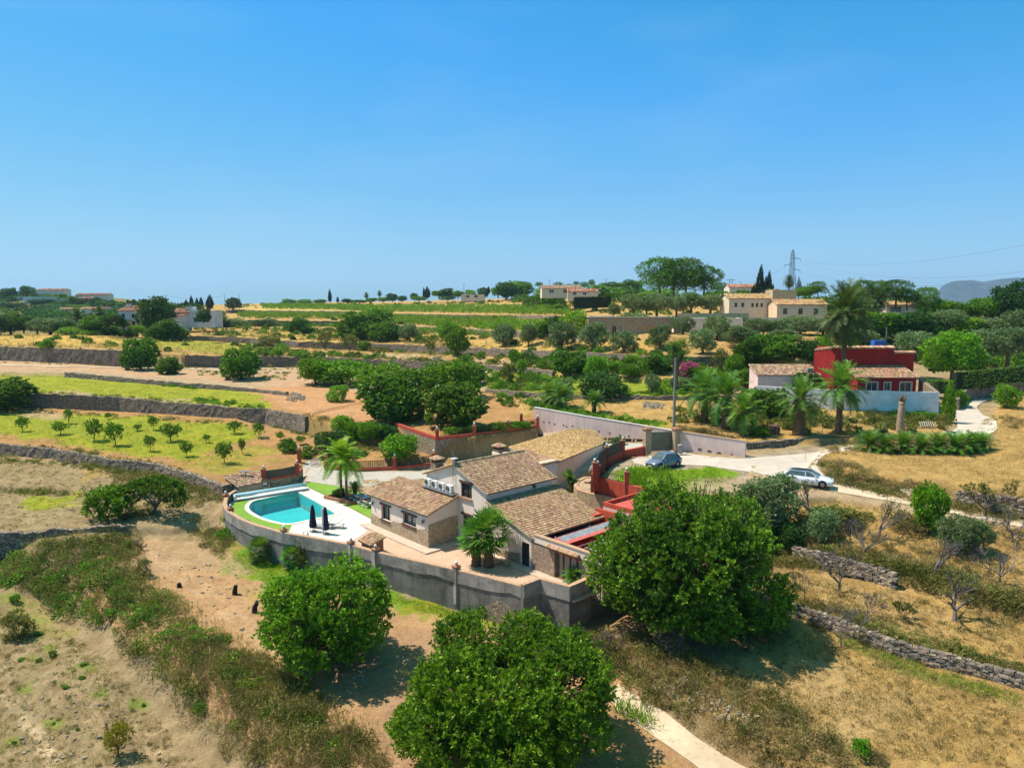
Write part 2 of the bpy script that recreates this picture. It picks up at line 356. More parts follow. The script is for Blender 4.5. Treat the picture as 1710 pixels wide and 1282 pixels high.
BK = np.stack([BASE[:, 0] / BASE[:, 1] * 4, np.log(BASE[:, 1]) * 3], 1)
# foreground terrace with the earth plot
plot_fr = region([(60, 985, -3.4), (110, 1040, -3.7), (190, 1120, -4.4), (280, 1200, -4.9), (370, 1300, -5.2), (480, 1420, -5.2)],
       [(215, 892, -1.5), (370, 900, -1.8), (560, 950, -2.3), (850, 1040, -2.4), (1010, 1060, -2.4), (1050, 1120, -2.8), (1150, 1190, -3.1), (1290, 1282, -3.5), (1400, 1400, -3.8)], 3.6, .06, TAN, 0.5)
REG[-1]['pts'] = A([P3(*p) for p in [(215, 892, -1.5), (200, 980, -2), (330, 1050, -2.4), (440, 1110, -2.7), (560, 1200, -3.0), (640, 1282, -3.3), (850, 1400, -3.8), (370, 900, -1.8), (560, 950, -2.3), (850, 1040, -2.4), (700, 1100, -2.6), (500, 1020, -2.3), (1010, 1060, -2.4), (1050, 1120, -2.8), (1150, 1190, -3.1), (1290, 1282, -3.5), (1000, 1250, -3.2), (1400, 1400, -3.9)]])
C_fr = region([(985, 1068, -2.2), (1060, 1135, -2.5), (1150, 1205, -2.8), (1300, 1300, -3.2), (1420, 1400, -3.4), (1900, 1450, -3.2)],
       [(1080, 1040, -1.9), (1330, 1045, -1.8), (1550, 1112, -2.0), (1720, 1165, -2.1), (1900, 1220, -2.2)], 1.6, .13, DRY, 6)
REG[-1]['pts'][:, 2] += .9
B_fr = region([(1180, 985, -.2), (1310, 1005, -.3), (1400, 1036, -.4), (1500, 1075, -.5), (1600, 1100, -.6), (1710, 1130, -.7), (1900, 1190, -.8)],
       [(1200, 950, .1), (1330, 950, .1), (1450, 975, .1), (1600, 1012, .1), (1720, 1042, 0), (1900, 1090, 0)], .3, .12, DRY, 6)
A_fr = region([(1180, 890, 1.3), (1300, 905, 1.3), (1400, 925, 1.3), (1500, 955, 1.2), (1600, 985, 1.1), (1720, 1015, .9), (1900, 1060, .8)],
       [(1200, 830, 3.0), (1330, 838, 2.9), (1420, 830, 2.9), (1560, 860, 2.6), (1720, 885, 2.3), (1900, 910, 2.1)], .9, .12, DRY, 6)
# left terraces
region([(-200, 900, -.3), (0, 893, -.3), (110, 886, -.3), (210, 880, -.5), (290, 884, -1.0), (365, 868, -.9)],
       [(-200, 822, -.1), (0, 822, -.1), (150, 830, 0), (250, 800, .4), (340, 815, .3), (372, 838, 0)], .5, .14, FDRY, 6)
region([(-200, 812, .7), (0, 812, .6), (90, 816, .5), (150, 822, .4), (220, 830, .3)],
       [(-200, 760, 1.0), (0, 762, .9), (170, 785, .8), (300, 800, .7), (350, 822, .5)], .5, .14, FDRY, 6)
L3_fr = region([(-200, 738, 2.5), (0, 742, 2.3), (90, 751, 2.2), (170, 765, 2.0), (260, 776, 1.8), (330, 796, 1.5), (372, 812, 1.2), (430, 800, .9), (510, 775, .8), (535, 768, .9), (600, 772, 1.4), (730, 762, 1.7), (760, 770, 1.7)],
       [(-200, 684, 3.0), (0, 684, 2.9), (200, 692, 2.7), (400, 706, 2.3), (560, 745, 1.9), (640, 758, 1.9), (760, 768, 1.9)], .3, .08, EARTH, 4)
CR_fr = region([(440, 683, 4.0), (500, 693, 4.0), (560, 712, 3.9), (620, 722, 3.9), (655, 712, 4.0), (730, 735, 3.9), (800, 729, 3.9), (900, 716, 3.9)],
       [(440, 650, 4.7), (480, 630, 5.4), (640, 614, 5.6), (860, 627, 6.2), (890, 640, 6.2)], .3, .07, EARTH)
L4_fr = region([(-200, 655, 5.6), (0, 657, 5.4), (50, 658, 5.3), (125, 661, 5.0), (200, 665, 4.7), (300, 674, 4.3), (400, 682, 4.0), (450, 684, 4.0)],
       [(-200, 632, 5.8), (110, 632, 5.8), (300, 643, 5.1), (430, 655, 4.7), (490, 655, 4.6)], .3, .08, YGR)
L5_fr = region([(-200, 622, 7.0), (0, 622, 6.9), (110, 622, 6.8), (200, 630, 6.3), (270, 637, 5.9), (350, 643, 5.6), (430, 650, 5.2), (480, 655, 5.1), (520, 690, 4.4), (560, 680, 4.6), (700, 655, 5.0), (860, 660, 5.2), (890, 650, 5.8)],
       [(-200, 604, 7.4), (150, 603, 7.3), (377, 611, 5.9), (510, 610, 5.6), (640, 614, 5.5), (860, 627, 6.1), (890, 632, 6.2)], .4, .08, PALE)
K_fr = region([('D', 870, 104.6, 4.8), ('D', 891, 103.4, 4.8), ('D', 960, 99.4, 4.8), ('D', 1040, 95.4, 4.8), ('D', 1124, 91.6, 4.8), ('D', 1137, 87.0, 4.8), ('D', 1244, 83.2, 4.8), (1330, 735, 4.8), (1420, 732, 4.8), (1500, 742, 4.7), (1590, 735, 4.8)],
       [(860, 662, 5.4), (975, 665, 5.8), (1090, 668, 6.0), (1250, 688, 5.6), (1400, 688, 5.6), (1567, 690, 5.5)], .3, .1, DRY, 6.)
K2_fr = region([(812, 650, 5.8), (870, 655, 6.2), (975, 660, 6.4), (1090, 662, 6.5), (1200, 664, 6.4)],
       [(820, 632, 6.4), (975, 652, 6.9), (1100, 640, 7.2), (1230, 640, 7.0)], .4, .12, GREEN)
T6_fr = region([(-200, 578, 10.8), (0, 579, 10.7), (100, 582, 10.6), (205, 586, 10.3), (320, 594, 8.8), (430, 596, 8.2), (530, 597, 7.8), (640, 601, 7.5), (750, 606, 7.5), (860, 613, 7.6), (975, 626, 7.9), (1100, 632, 8.2), (1300, 632, 8.4)],
       [(-200, 560, 12), (150, 560, 11.9), (330, 573, 9.9), (430, 578, 9.2), (600, 588, 8.2), (860, 597, 8.9), (1000, 602, 9.6), (1100, 606, 10.), (1300, 606, 9.8)], .4, .12, DRY)
T7_fr = region([(300, 562, 11.3), (350, 562, 11.2), (420, 565, 10.9), (500, 571, 10.4), (600, 573, 10.2), (700, 577, 10.1), (780, 580, 10.2), (860, 584, 10.5), (1000, 590, 11.2), (1100, 595, 11.4), (1300, 598, 11.2), (1450, 600, 9.6)],
       [(300, 550, 12), (400, 547, 12), (650, 549, 11.3), (850, 564, 11.9), (1000, 566, 13.2), (1100, 567, 13.5), (1300, 567, 13.4), (1450, 575, 11.5)], .4, .12, DRY)
T8_fr = region([(350, 538, 14.2), (400, 535, 14.4), (570, 537, 13.8), (640, 541, 13.2), (700, 546, 12.9), (780, 550, 13.2), (860, 554, 13.5), (980, 562, 13.7), (1100, 562, 14.2), (1300, 562, 14.0), (1450, 568, 12.5)],
       [(350, 524, 15.6), (400, 523, 15.6), (650, 525, 15.1), (850, 531, 15), (1000, 535, 15.4), (1100, 540, 15.2), (1300, 540, 15.6), (1450, 545, 15)], .5, .12, DRY)
T9_fr = region([(330, 520, 17), (380, 518, 17.4), (570, 520, 17), (700, 525, 16.3), (860, 527, 16.3), (1000, 528, 16.8), (1130, 532, 16.6), (1300, 533, 16.8), (1380, 536, 16.6), (1500, 540, 16)],
       [(330, 511, 0, 540), (380, 510, 0, 520), (600, 507, 0, 500), (860, 501, 0, 430), (1000, 499, 0, 350), (1150, 499, 0, 300), (1300, 504, 0, 260), (1400, 509, 0, 250), (1520, 514, 0, 250)], .6, .12, DRY)
# courtyard, driveway and parking levels
O2 = A((1.58, 54.75)); HA = R_(42.5); U2 = A((math.cos(HA), math.sin(HA))); W2 = A((-U2[1], U2[0]))
def H(a, b, z=0.0):
    q = O2 + a * U2 + b * W2; return (float(q[0]), float(q[1]), float(z))
RW = [(391, 818), (381, 824), (375, 831), (373, 841), (375, 848), (382, 855), (400, 866), (425, 876), (471, 889), (520, 897), (584, 909), (627, 921), (690, 935), (762, 951), (820, 965), (874, 979)]
RW2 = [(874, 976), (902, 966), (951, 979)]
RWxy = [P3(x, y, .9)[:2] for x, y in RW] + [P3(x, y, 1.1)[:2] for x, y in RW2] + [P3(990, 962, 1.1)[:2]]
RWin = []
for i, q in enumerate(RWxy):
    d_ = A(RWxy[min(i + 1, len(RWxy) - 1)]) - A(RWxy[max(i - 1, 0)]); d_ = d_ / np.linalg.norm(d_); RWin.append((float(q[0] - d_[1] * .3), float(q[1] + d_[0] * .3)))
REG.append(dict(poly=RWin + [H(4.5, -6.5)[:2], H(8.5, -8)[:2], H(15, -8)[:2], H(16.3, 1)[:2], H(15.4, 6.2)[:2], H(13.4, 9)[:2], H(14, 12)[:2], H(11.5, 18)[:2], H(8.5, 23)[:2], H(5, 30)[:2], H(1.5, 39)[:2], H(-4.6, 40)[:2]],
    pts=A([H(0, 0), H(-5, 10), H(-5, 30), H(5, 0)]), w=.15, amp=.0, col=PALE, front=None, wob=0))
drive_fr = region([(503, 803, .05), (560, 812, .05), (640, 803, .35), (740, 793, .8), (830, 785, 1.15), (918, 818, 1.1), (938, 822, 1.0), (972, 797, 1.6), (1000, 776, 2.4), (1035, 762, 3.2), (1082, 752, 3.7), (1128, 748, 4.0)],
       [(510, 768, .8), (535, 766, .8), (600, 783, .7), (700, 784, .9), (800, 768, 1.4), (890, 748, 1.7), (903, 742, 1.8), (903, 712, 2.7), (930, 716, 2.9), (1000, 733, 3.2), (1128, 742, 4.0)], .4, 0.0, ((.42, .38, .32), (.36, .32, .27)), .0)
park_fr = region([(1083, 760, 3.95), (1055, 762, 3.9), (1020, 775, 3.8), (993, 803, 3.5), (987, 811, 2.6, 0, 3.5), (999, 818, 2.4, 0, 3.5), (1022, 824, 2.35, 0, 3.45), (1046, 830, 2.3, 0, 3.4), (1085, 840, 2.3, 0, 3.4), (1120, 862, 2.6, 0, 3.1), (1200, 870, 3.0), (1300, 850, 3.2)],
       [(1110, 758, 4.0), (1160, 765, 4.05), (1250, 760, 4.1), (1380, 745, 4.15)], .2, .05, GREY, .0)
trk_fr = region([(1240, 812, 3.7), (1330, 832, 3.6), (1400, 832, 3.3), (1560, 862, 2.8), (1720, 886, 2.4), (1900, 912, 2.1)],
       [(1250, 775, 4.05), (1370, 780, 4.0), (1400, 800, 3.6), (1560, 836, 3.0), (1720, 860, 2.6), (1900, 884, 2.4)], .5, .03, PALE, .0)
FR_fr = region([(1350, 762, 4.2), (1368, 778, 4.0), (1390, 800, 3.6), (1480, 822, 3.3), (1560, 840, 3.0), (1640, 852, 2.8), (1720, 863, 2.6), (1900, 890, 2.4)],
       [(1400, 738, 4.5), (1500, 748, 4.6), (1610, 745, 4.9), (1650, 730, 5.1), (1640, 690, 5.6), (1665, 662, 6.1), (1720, 645, 6.7), (1900, 645, 7)], 2.0, .1, DRY, .2)
REG[-1]['pts'] = A([P3(*p) for p in [(1375, 755, 4.4), (1480, 785, 4.7), (1600, 812, 4.6), (1720, 838, 4.5), (1900, 860, 4.4), (1430, 745, 4.5), (1540, 745, 4.7), (1640, 730, 5.1), (1700, 700, 5.6), (1660, 680, 5.7), (1720, 645, 6.7), (1900, 645, 7), (1600, 770, 4.7), (1750, 770, 5)]])

POOL = [H(-4.2, 24.0), H(-6.6, 24.0), H(-8.9, 24.1), H(-9.7, 25.6), H(-10.1, 27.6), H(-10.15, 29.6), H(-9.9, 31.6), H(-9.1, 33.3), H(-8.0, 34.3), H(-5.5, 34.5), H(-3.2, 34.5), H(-3.6, 29)]
REG.append(dict(poly=[tuple(A(q[:2]) + (A(q[:2]) - A(H(-7, 29.5)[:2])) * .04) for q in POOL], pts=A([H(-5, 25, -2), H(-9, 27, -2), H(-5, 33, -2), H(-8, 33, -2)]), w=.2, amp=0, col=PALE, front=None, wob=0))
NT, T0, T1 = 900, -1.15, 1.15
YS = np.concatenate([np.geomspace(12, 30, 60)[:-1], np.geomspace(30, 130, 430)[:-1], np.geomspace(130, 600, 430)[:-1], np.geomspace(600, 16500, 50)])
TS = np.linspace(T0, T1, NT)
GX = TS[None, :] * YS[:, None]; GY = np.repeat(YS[:, None], NT, 1)
def base_h(X, Y):
    kx, ky = X / Y * 4, np.log(Y) * 3
    num = 0; den = 0
    for i in range(len(BASE)):
        wg = 1 / ((kx - BK[i, 0]) ** 2 + (ky - BK[i, 1]) ** 2 + 1e-3) ** 2
        num = num + wg * BASE[i, 2]; den = den + wg
    return num / den
def blur(Z, n):
    for _ in range(n):
        Z[1:-1] = (Z[:-2] + 2 * Z[1:-1] + Z[2:]) / 4; Z[:, 1:-1] = (Z[:, :-2] + 2 * Z[:, 1:-1] + Z[:, 2:]) / 4
    return Z
def terrain():
    Z = base_h(GX, GY); AMP = np.full(Z.shape, .12); AMP[GY > 300] = .4
    Ca = np.empty(Z.shape + (3,)); Cb = np.empty(Z.shape + (3,)); Ca[:] = FDRY[0]; Cb[:] = FDRY[1]
    far = (GY > 230); Ca[far] = (.13, .15, .05); Cb[far] = (.26, .22, .1)
    for r in REG:
        poly = A(r['poly']); mn = poly.min(0) - 6; mx = poly.max(0) + 6
        s = (GX > mn[0]) & (GX < mx[0]) & (GY > mn[1]) & (GY < mx[1])
        if not s.any(): continue
        x, y = GX[s], GY[s]; sd = sdist(r['poly'], x, y)
        k = np.clip(sd / r['w'] , 0, 1); k = k * k * (3 - 2 * k)
        pts = r['pts']; pl, *_ = np.linalg.lstsq(np.c_[pts[:, :2], np.ones(len(pts))], pts[:, 2], rcond=None)
        res = pts[:, 2] - np.c_[pts[:, :2], np.ones(len(pts))] @ pl
        num = 0; den = 0
        for q, e in zip(pts, res):
            wg = 1 / ((x - q[0]) ** 2 + (y - q[1]) ** 2 + .6) ** 1.7; num = num + wg * e; den = den + wg
        hz = pl[0] * x + pl[1] * y + pl[2] + num / den
        Z[s] = Z[s] * (1 - k) + hz * k
        AMP[s] = AMP[s] * (1 - k) + r['amp'] * k
        k2 = (k > .5)[:, None]
        Ca[s] = np.where(k2, A(r['col'][0]), Ca[s]); Cb[s] = np.where(k2, A(r['col'][1]), Cb[s])
    far = GY > 700; Z[far] += 0
    Z += AMP * (fbm(GX * .35, GY * .35, 3, 3) * 1.6 + fbm(GX * 1.7, GY * 1.7, 9, 2) * .9)
    return Z, Ca, Cb, AMP
TZ, TCa, TCb, TAMP = terrain()
LY = np.log(YS)
def Hh(x, y):
    """terrain height at (x, y), arrays allowed"""
    x = np.asarray(x, float); y = np.clip(np.asarray(y, float), YS[0], YS[-1] * .999)
    fi = np.interp(np.log(y), LY, np.arange(len(YS))); fj = np.clip((x / y - T0) / (T1 - T0) * (NT - 1), 0, NT - 1.001)
    i = np.minimum(fi.astype(int), len(YS) - 2); j = fj.astype(int); a = fi - i; b = fj - j
    return (TZ[i, j] * (1 - a) * (1 - b) + TZ[i + 1, j] * a * (1 - b) + TZ[i, j + 1] * (1 - a) * b + TZ[i + 1, j + 1] * a * b)
def G(px, py, dmin=20, dmax=1500):
    d = ray(px, py); D = np.geomspace(dmin, dmax, 2500); X = d[0] / d[1] * D; z = CZ + d[2] / d[1] * D
    h = Hh(X, D); k = np.where(z <= h)[0]
    k = k[0] if len(k) else int(np.argmin(z - h))
    if k > 0:
        e0 = z[k - 1] - h[k - 1]; e1 = h[k] - z[k]; f = e0 / (e0 + e1 + 1e-9) if e0 > 0 else 1.
        f = min(max(f, 0), 1); Dk = D[k - 1] + (D[k] - D[k - 1]) * f
    else: Dk = D[k]
    x = d[0] / d[1] * Dk
    return A((x, Dk, float(Hh(x, Dk))))
# ground cover patches: real areas of soil, weeds and dry grass
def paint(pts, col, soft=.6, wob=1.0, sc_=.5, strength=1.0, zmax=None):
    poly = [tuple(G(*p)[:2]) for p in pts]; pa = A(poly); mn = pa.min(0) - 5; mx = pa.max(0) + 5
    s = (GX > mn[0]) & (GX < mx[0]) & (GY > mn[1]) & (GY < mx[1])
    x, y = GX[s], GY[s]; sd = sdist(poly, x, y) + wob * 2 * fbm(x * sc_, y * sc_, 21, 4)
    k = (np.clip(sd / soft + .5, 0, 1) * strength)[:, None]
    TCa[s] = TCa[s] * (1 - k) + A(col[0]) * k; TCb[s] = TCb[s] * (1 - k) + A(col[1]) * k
def ell(cx, cy, rx, ry, n=14): return [(cx + rx * math.cos(2 * math.pi * i / n), cy + ry * math.sin(2 * math.pi * i / n)) for i in range(n)]
paint([(-150, 688), (200, 694), (420, 708), (440, 730), (380, 752), (310, 768), (230, 765), (120, 742), (0, 722), (-150, 718)], YGR, 1.5, 1.6, .25)
paint([(0, 700), (150, 703), (260, 715), (300, 740), (200, 745), (60, 720)], GREEN, 3, 2, .3, .5)
paint(ell(72, 694, 40, 6), PALE, 2, 1.5, .3, .7)
paint([(310, 770), (360, 756), (420, 745), (470, 750), (420, 775), (375, 795)], YGR, 1.5, 1.6, .3, .6)
paint([(-150, 636), (100, 636), (250, 648), (420, 668), (470, 678), (380, 672), (200, 656), (60, 652), (-150, 650)], YGR, 1.2, 1.3, .25)
paint([(100, 652), (300, 668), (380, 678), (200, 664), (60, 657)], PALE, 1.5, 1.5, .3, .8)
paint([(-150, 600), (0, 604), (200, 608), (400, 616), (520, 622), (700, 640), (660, 655), (520, 652), (430, 640), (250, 628), (100, 618), (-150, 620)], ((.50, .36, .25), (.42, .29, .19)), 1.5, 1.5, .2)
paint([(420, 650), (560, 640), (680, 690), (640, 712), (520, 690), (450, 672)], ((.52, .31, .17), (.42, .25, .14)), 1.5, 1, .3)
paint([(-150, 562), (150, 562), (220, 570), (150, 576), (-150, 574)], ((.58, .42, .13), (.46, .32, .1)), 3, 2, .15)
paint([(200, 566), (320, 562), (450, 566), (440, 590), (330, 588), (230, 578)], YGR, 3, 3, .15, .8)
paint([(430, 590), (640, 590), (860, 602), (860, 611), (640, 599), (430, 594)], PALE, 1, 1, .2)
paint([(360, 560), (480, 548), (640, 560), (560, 572), (420, 564)], ((.56, .42, .12), (.4, .3, .1)), 3, 3, .15, .8)
paint([(780, 572), (900, 570), (1090, 576), (1090, 592), (900, 588), (780, 578)], ((.56, .40, .12), (.42, .3, .1)), 3, 3, .15, .8)
paint([(400, 512), (860, 506), (860, 516), (400, 517)], ((.5, .42, .14), (.4, .33, .12)), 4, 4, .1)
paint([(820, 640), (960, 652), (960, 660), (820, 655)], GREEN, 2, 2, .3, .6)
paint([(880, 668), (1000, 690), (1110, 706), (1110, 716), (1000, 704), (890, 684)], GREEN, 1, 1, .4, .8)
paint([(1130, 712), (1240, 732), (1400, 720), (1400, 728), (1250, 740), (1130, 722)], ((.52, .36, .10), (.44, .3, .1)), 1, 1, .4)
paint([(1250, 700), (1560, 690), (1560, 712), (1300, 712)], ((.3, .22, .12), (.22, .2, .06)), 1.5, 2, .3, .8)
# foreground
paint([(380, 905), (430, 890), (520, 935), (680, 1000), (800, 1030), (700, 1020), (560, 985), (450, 975), (370, 950)], ((.11, .27, .012), (.2, .32, .02)), 1.2, 1.1, .6)
paint([(700, 1000), (840, 1035), (790, 1045), (680, 1018)], YGR, .8, .6, .6)
paint([(420, 975), (470, 985), (480, 1010), (420, 1005), (390, 985)], ((.3, .3, .06), (.4, .3, .14)), 1.5, 1, .6, .5)
paint([(360, 870), (400, 900), (380, 930), (340, 905), (330, 860)], ((.2, .22, .05), (.36, .28, .1)), 1.2, 1, .6)
paint([(180, 895), (360, 895), (430, 960), (300, 950), (200, 960)], ((.42, .33, .22), (.36, .28, .18)), 2, 1.4, .5, .7)
paint([(30, 832), (120, 828), (125, 845), (40, 850)], YGR, 1, 1, .5)
paint([(130, 800), (260, 800), (250, 780), (170, 775)], ((.42, .3, .1), (.3, .24, .08)), 1, 1.4, .5, .7)
paint([(560, 1120), (680, 1050), (1000, 1180), (1060, 1290), (640, 1290)], ((.40, .27, .18), (.3, .2, .13)), 2, 1, .5, .8)
paint([(1000, 1185), (1120, 1282), (980, 1300), (960, 1220)], ((.44, .25, .12), (.38, .26, .1)), 1, .8, .5)
for q in [(25, 1000), (60, 1040), (90, 1080), (30, 1012), (140, 1115), (60, 1100), (180, 1160), (110, 1145), (235, 1175), (90, 1205), (130, 1220), (25, 1238), (40, 1150)]:
    paint(ell(q[0], q[1], 14, 6), ((.14, .26, .03), (.24, .28, .06)), .5, .5, 1.2, .8)
paint([(60, 1005), (110, 1060), (60, 1060), (0, 1010), (0, 990)], ((.22, .26, .06), (.34, .3, .12)), 1, 1, .8, .7)
# concrete apron / dirt in the car park and its weeds
paint([(1030, 785), (1060, 776), (1110, 785), (1180, 778), (1240, 790), (1200, 812), (1100, 825), (1030, 812)], ((.15, .33, .01), (.22, .36, .02)), .6, .5, .8)
paint([(1150, 800), (1230, 795), (1240, 830), (1170, 850), (1130, 820)], ((.44, .36, .26), (.32, .27, .18)), .8, .8, .7, .8)
paint([(1000, 835), (1300, 860), (1300, 1050), (1000, 1060)], ((.22, .15, .08), (.3, .2, .1)), 2, 1.5, .4, .8)
paint([(1330, 905), (1480, 930), (1700, 990), (1700, 1040), (1480, 975), (1330, 950)], SCR, 1, .8, .6, .6)
paint([(1400, 1055), (1520, 1100), (1700, 1160), (1700, 1180), (1520, 1130), (1400, 1078)], ((.16, .2, .04), (.26, .2, .07)), .5, .5, .8, .9)
paint([(1040, 1120), (1160, 1190), (1300, 1290), (1450, 1290), (1330, 1190), (1180, 1100), (1080, 1060), (990, 1060)], SCR, 1.2, 1.2, .5, .9)
paint([(1370, 785), (1480, 805), (1710, 845), (1710, 880), (1480, 830), (1380, 805)], SCR, .8, .8, .6, .8)

paint([(2, 1160), (30, 1188), (58, 1232), (96, 1290), (112, 1290), (72, 1232), (40, 1186), (12, 1158)], ((.66, .54, .38), (.5, .4, .27)), .5, .35, 1.2)
paint([(130, 1150), (240, 1230), (330, 1290), (300, 1290), (200, 1225), (110, 1160)], ((.52, .40, .27), (.36, .28, .18)), 1, .8, .8, .7)
paint([(480, 700), (560, 745), (620, 755), (640, 740), (540, 700)], ((.3, .26, .1), (.24, .18, .08)), 1.5, 1.5, .4, .8)
paint([(1380, 960), (1560, 1010), (1600, 1080), (1450, 1040), (1340, 990)], ((.50, .39, .2), (.4, .28, .14)), 1.5, 1.5, .5, .7)
paint([(1200, 1100), (1400, 1100), (1560, 1180), (1500, 1250), (1300, 1200)], ((.40, .30, .17), (.52, .40, .2)), 2.5, 2, .4, .7)
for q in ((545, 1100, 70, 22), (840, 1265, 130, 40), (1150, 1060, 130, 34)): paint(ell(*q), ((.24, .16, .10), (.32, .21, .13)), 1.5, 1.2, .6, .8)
for q0 in (-14, 14):
    paint([(240 + q0, 900), (300 + q0, 960), (400 + q0, 1040), (520 + q0, 1120), (524 + q0 + 2, 1117), (405 + q0, 1036), (305 + q0, 956), (246 + q0, 898)], ((.56, .40, .26), (.46, .33, .22)), .4, .3, .8, .6)
def ground_mat():
    m, t, p = nodes('ground'); v = wcoords(t)
    a = t.nodes.new('ShaderNodeAttribute'); a.attribute_name = 'ca'; b = t.nodes.new('ShaderNodeAttribute'); b.attribute_name = 'cb'
    c = mix(t, ramp(t, noise(t, .55, 8, v, .68), [(.42, 0.), (.6, 1.)]), a.outputs[0], b.outputs[0])
    c = mix(t, ramp(t, noise(t, 3.2, 6, v, .75), [(.42, 0.), (.68, .75)]), c, mix(t, .55, c, (.09, .06, .03)))
    c = mix(t, ramp(t, noise(t, 9, 3, v, .6), [(.56, 0.), (.66, .35)]), c, (.62, .50, .33))
    c = mix(t, 1.0, c, (1.07, .95, .82), 'MULTIPLY')
    t.links.new(c, p.inputs['Base Color']); p.inputs['Roughness'].default_value = 1; p.inputs['Specular IOR Level'].default_value = .05
    h = mix(t, .5, noise(t, 2.5, 8, v, .75), noise(t, 12, 4, v, .7)); bump(t, p, h, .9, .25)
    return m
nr, nc = TZ.shape
idx = np.arange(nr * nc).reshape(nr, nc)
Fq = np.stack([idx[:-1, :-1], idx[:-1, 1:], idx[1:, 1:], idx[1:, :-1]], -1).reshape(-1, 4)
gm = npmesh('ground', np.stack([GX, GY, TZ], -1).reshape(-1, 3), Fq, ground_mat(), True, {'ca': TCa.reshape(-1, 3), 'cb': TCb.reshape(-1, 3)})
setp(link('ground', gm), kind='structure')

# ---- draped sheets: roads, paths, paving ----
def drape(name, poly, mat, dz=.05, step=.6, z=None, kind='structure', thick=None):
    pts = []
    n = len(poly)
    for i in range(n):
        a = A(poly[i][:2]); b = A(poly[(i + 1) % n][:2]); k = max(1, int(np.linalg.norm(b - a) / step))
        for j in range(k): pts.append(a + (b - a) * j / k)
    nb = len(pts); pa = A(pts); mn = pa.min(0); mx = pa.max(0)
    xs = np.arange(mn[0], mx[0], step); ys = np.arange(mn[1], mx[1], step)
    if len(xs) and len(ys) and z is None:
        X, Y = np.meshgrid(xs, ys); sd = sdist([tuple(q) for q in pts], X, Y); k = sd > step * .45
        pts += [A((x, y)) for x, y in zip(X[k], Y[k])]
    r = geometry.delaunay_2d_cdt([Vector(q) for q in pts], [(i, (i + 1) % nb) for i in range(nb)], [], 1, 1e-4)
    V = A([(q[0], q[1]) for q in r[0]]); zz = Hh(V[:, 0], V[:, 1]) + dz if z is None else np.full(len(V), z)
    me = bpy.data.meshes.new(name); me.from_pydata([(x, y, h) for (x, y), h in zip(V, zz)], [], [list(f) for f in r[2]])
    bm = bmesh.new(); bm.from_mesh(me); bmesh.ops.recalc_face_normals(bm, faces=bm.faces)
    if sum(f.normal.z for f in bm.faces) < 0: bmesh.ops.reverse_faces(bm, faces=bm.faces)
    bm.to_mesh(me); bm.free(); me.materials.append(mat)
    o = link(name, me); setp(o, kind=kind); return o
def ribbon(center, widths):
    c = A(center)[:, :2]; L = []; Rr = []
    for i in range(len(c)):
        d = c[min(i + 1, len(c) - 1)] - c[max(i - 1, 0)]; d = d / np.linalg.norm(d); nn = A((-d[1], d[0]))
        wv = widths[i] if hasattr(widths, '__len__') else widths
        L.append(c[i] + nn * wv / 2); Rr.append(c[i] - nn * wv / 2)
    return [tuple(q) for q in L + Rr[::-1]]
def road_mat(name, c, c2, c3, crack=.5):
    m, t, p = nodes(name); v = wcoords(t)
    q = mix(t, ramp(t, noise(t, .35, 7, v, .65), [(.38, 0.), (.62, 1.)]), c, c2)
    q = mix(t, ramp(t, noise(t, 1.6, 6, v, .7), [(.55, 0.), (.68, .7)]), q, c3)
    vo = t.nodes.new('ShaderNodeTexVoronoi'); vo.feature = 'DISTANCE_TO_EDGE'; vo.inputs['Scale'].default_value = .22; t.links.new(v, vo.inputs['Vector'])
    q = mix(t, ramp(t, vo.outputs['Distance'], [(0., crack), (.012, 0.)]), q, (.15, .13, .1))
    t.links.new(q, p.inputs['Base Color']); p.inputs['Roughness'].default_value = .95; p.inputs['Specular IOR Level'].default_value = .15
    bump(t, p, noise(t, 8, 6, v, .7), .35, .05); return m
m_road = road_mat('road_concrete', (.53, .45, .37), (.44, .38, .32), (.38, .34, .28))
m_drive = road_mat('driveway_concrete', (.42, .38, .33), (.37, .34, .29), (.30, .27, .23))
m_dirt = road_mat('white_dirt', (.60, .48, .34), (.48, .37, .25), (.36, .28, .17), 0.)
gp = lambda L: [tuple(G(*q)[:2]) for q in L]
drape('road', gp([(1125, 752), (1160, 759), (1215, 765), (1250, 766), (1330, 759), (1400, 748), (1432, 742), (1425, 752), (1380, 758), (1366, 768), (1365, 780), (1385, 803), (1395, 810), (1340, 815), (1300, 800), (1250, 788), (1180, 778), (1120, 776), (1100, 783), (1060, 774), (1040, 770), (1062, 762)]), m_road, .04, .8)
drape('lane', ribbon([P3(*q) for q in [(1605, 730, 4.7), (1632, 718, 4.8), (1630, 705, 4.95), (1612, 692, 5.1), (1603, 678, 5.35), (1622, 666, 5.7), (1660, 656, 6.2), (1720, 648, 6.6), (1860, 642, 6.9)]], 4.4), m_road, .09, .8)
drape('track', ribbon([G(*q) for q in [(1385, 812), (1440, 821), (1500, 831), (1560, 843), (1630, 857), (1710, 872), (1850, 895)]], [3.4, 3.2, 3.2, 3.2, 3.2, 3.2, 3.2]), m_dirt, .05, .6)
drape('path', ribbon([G(*q) for q in [(1020, 1150), (1045, 1175), (1090, 1205), (1150, 1245), (1215, 1290), (1300, 1350)]], [1.0, 1.7, 1.9, 2.0, 2.1, 2.2]), m_dirt, .04, .45)
drape('driveway', gp([(512, 771), (534, 769), (541, 780), (600, 788), (700, 788), (780, 776), (889, 750), (893, 716), (930, 720), (1000, 737), (1125, 746), (1084, 754), (1032, 768), (1002, 783), (986, 803), (960, 814), (918, 818), (845, 790), (742, 797), (700, 800), (640, 805), (600, 812), (560, 811), (503, 803), (500, 790)]), m_drive, .03, .7)
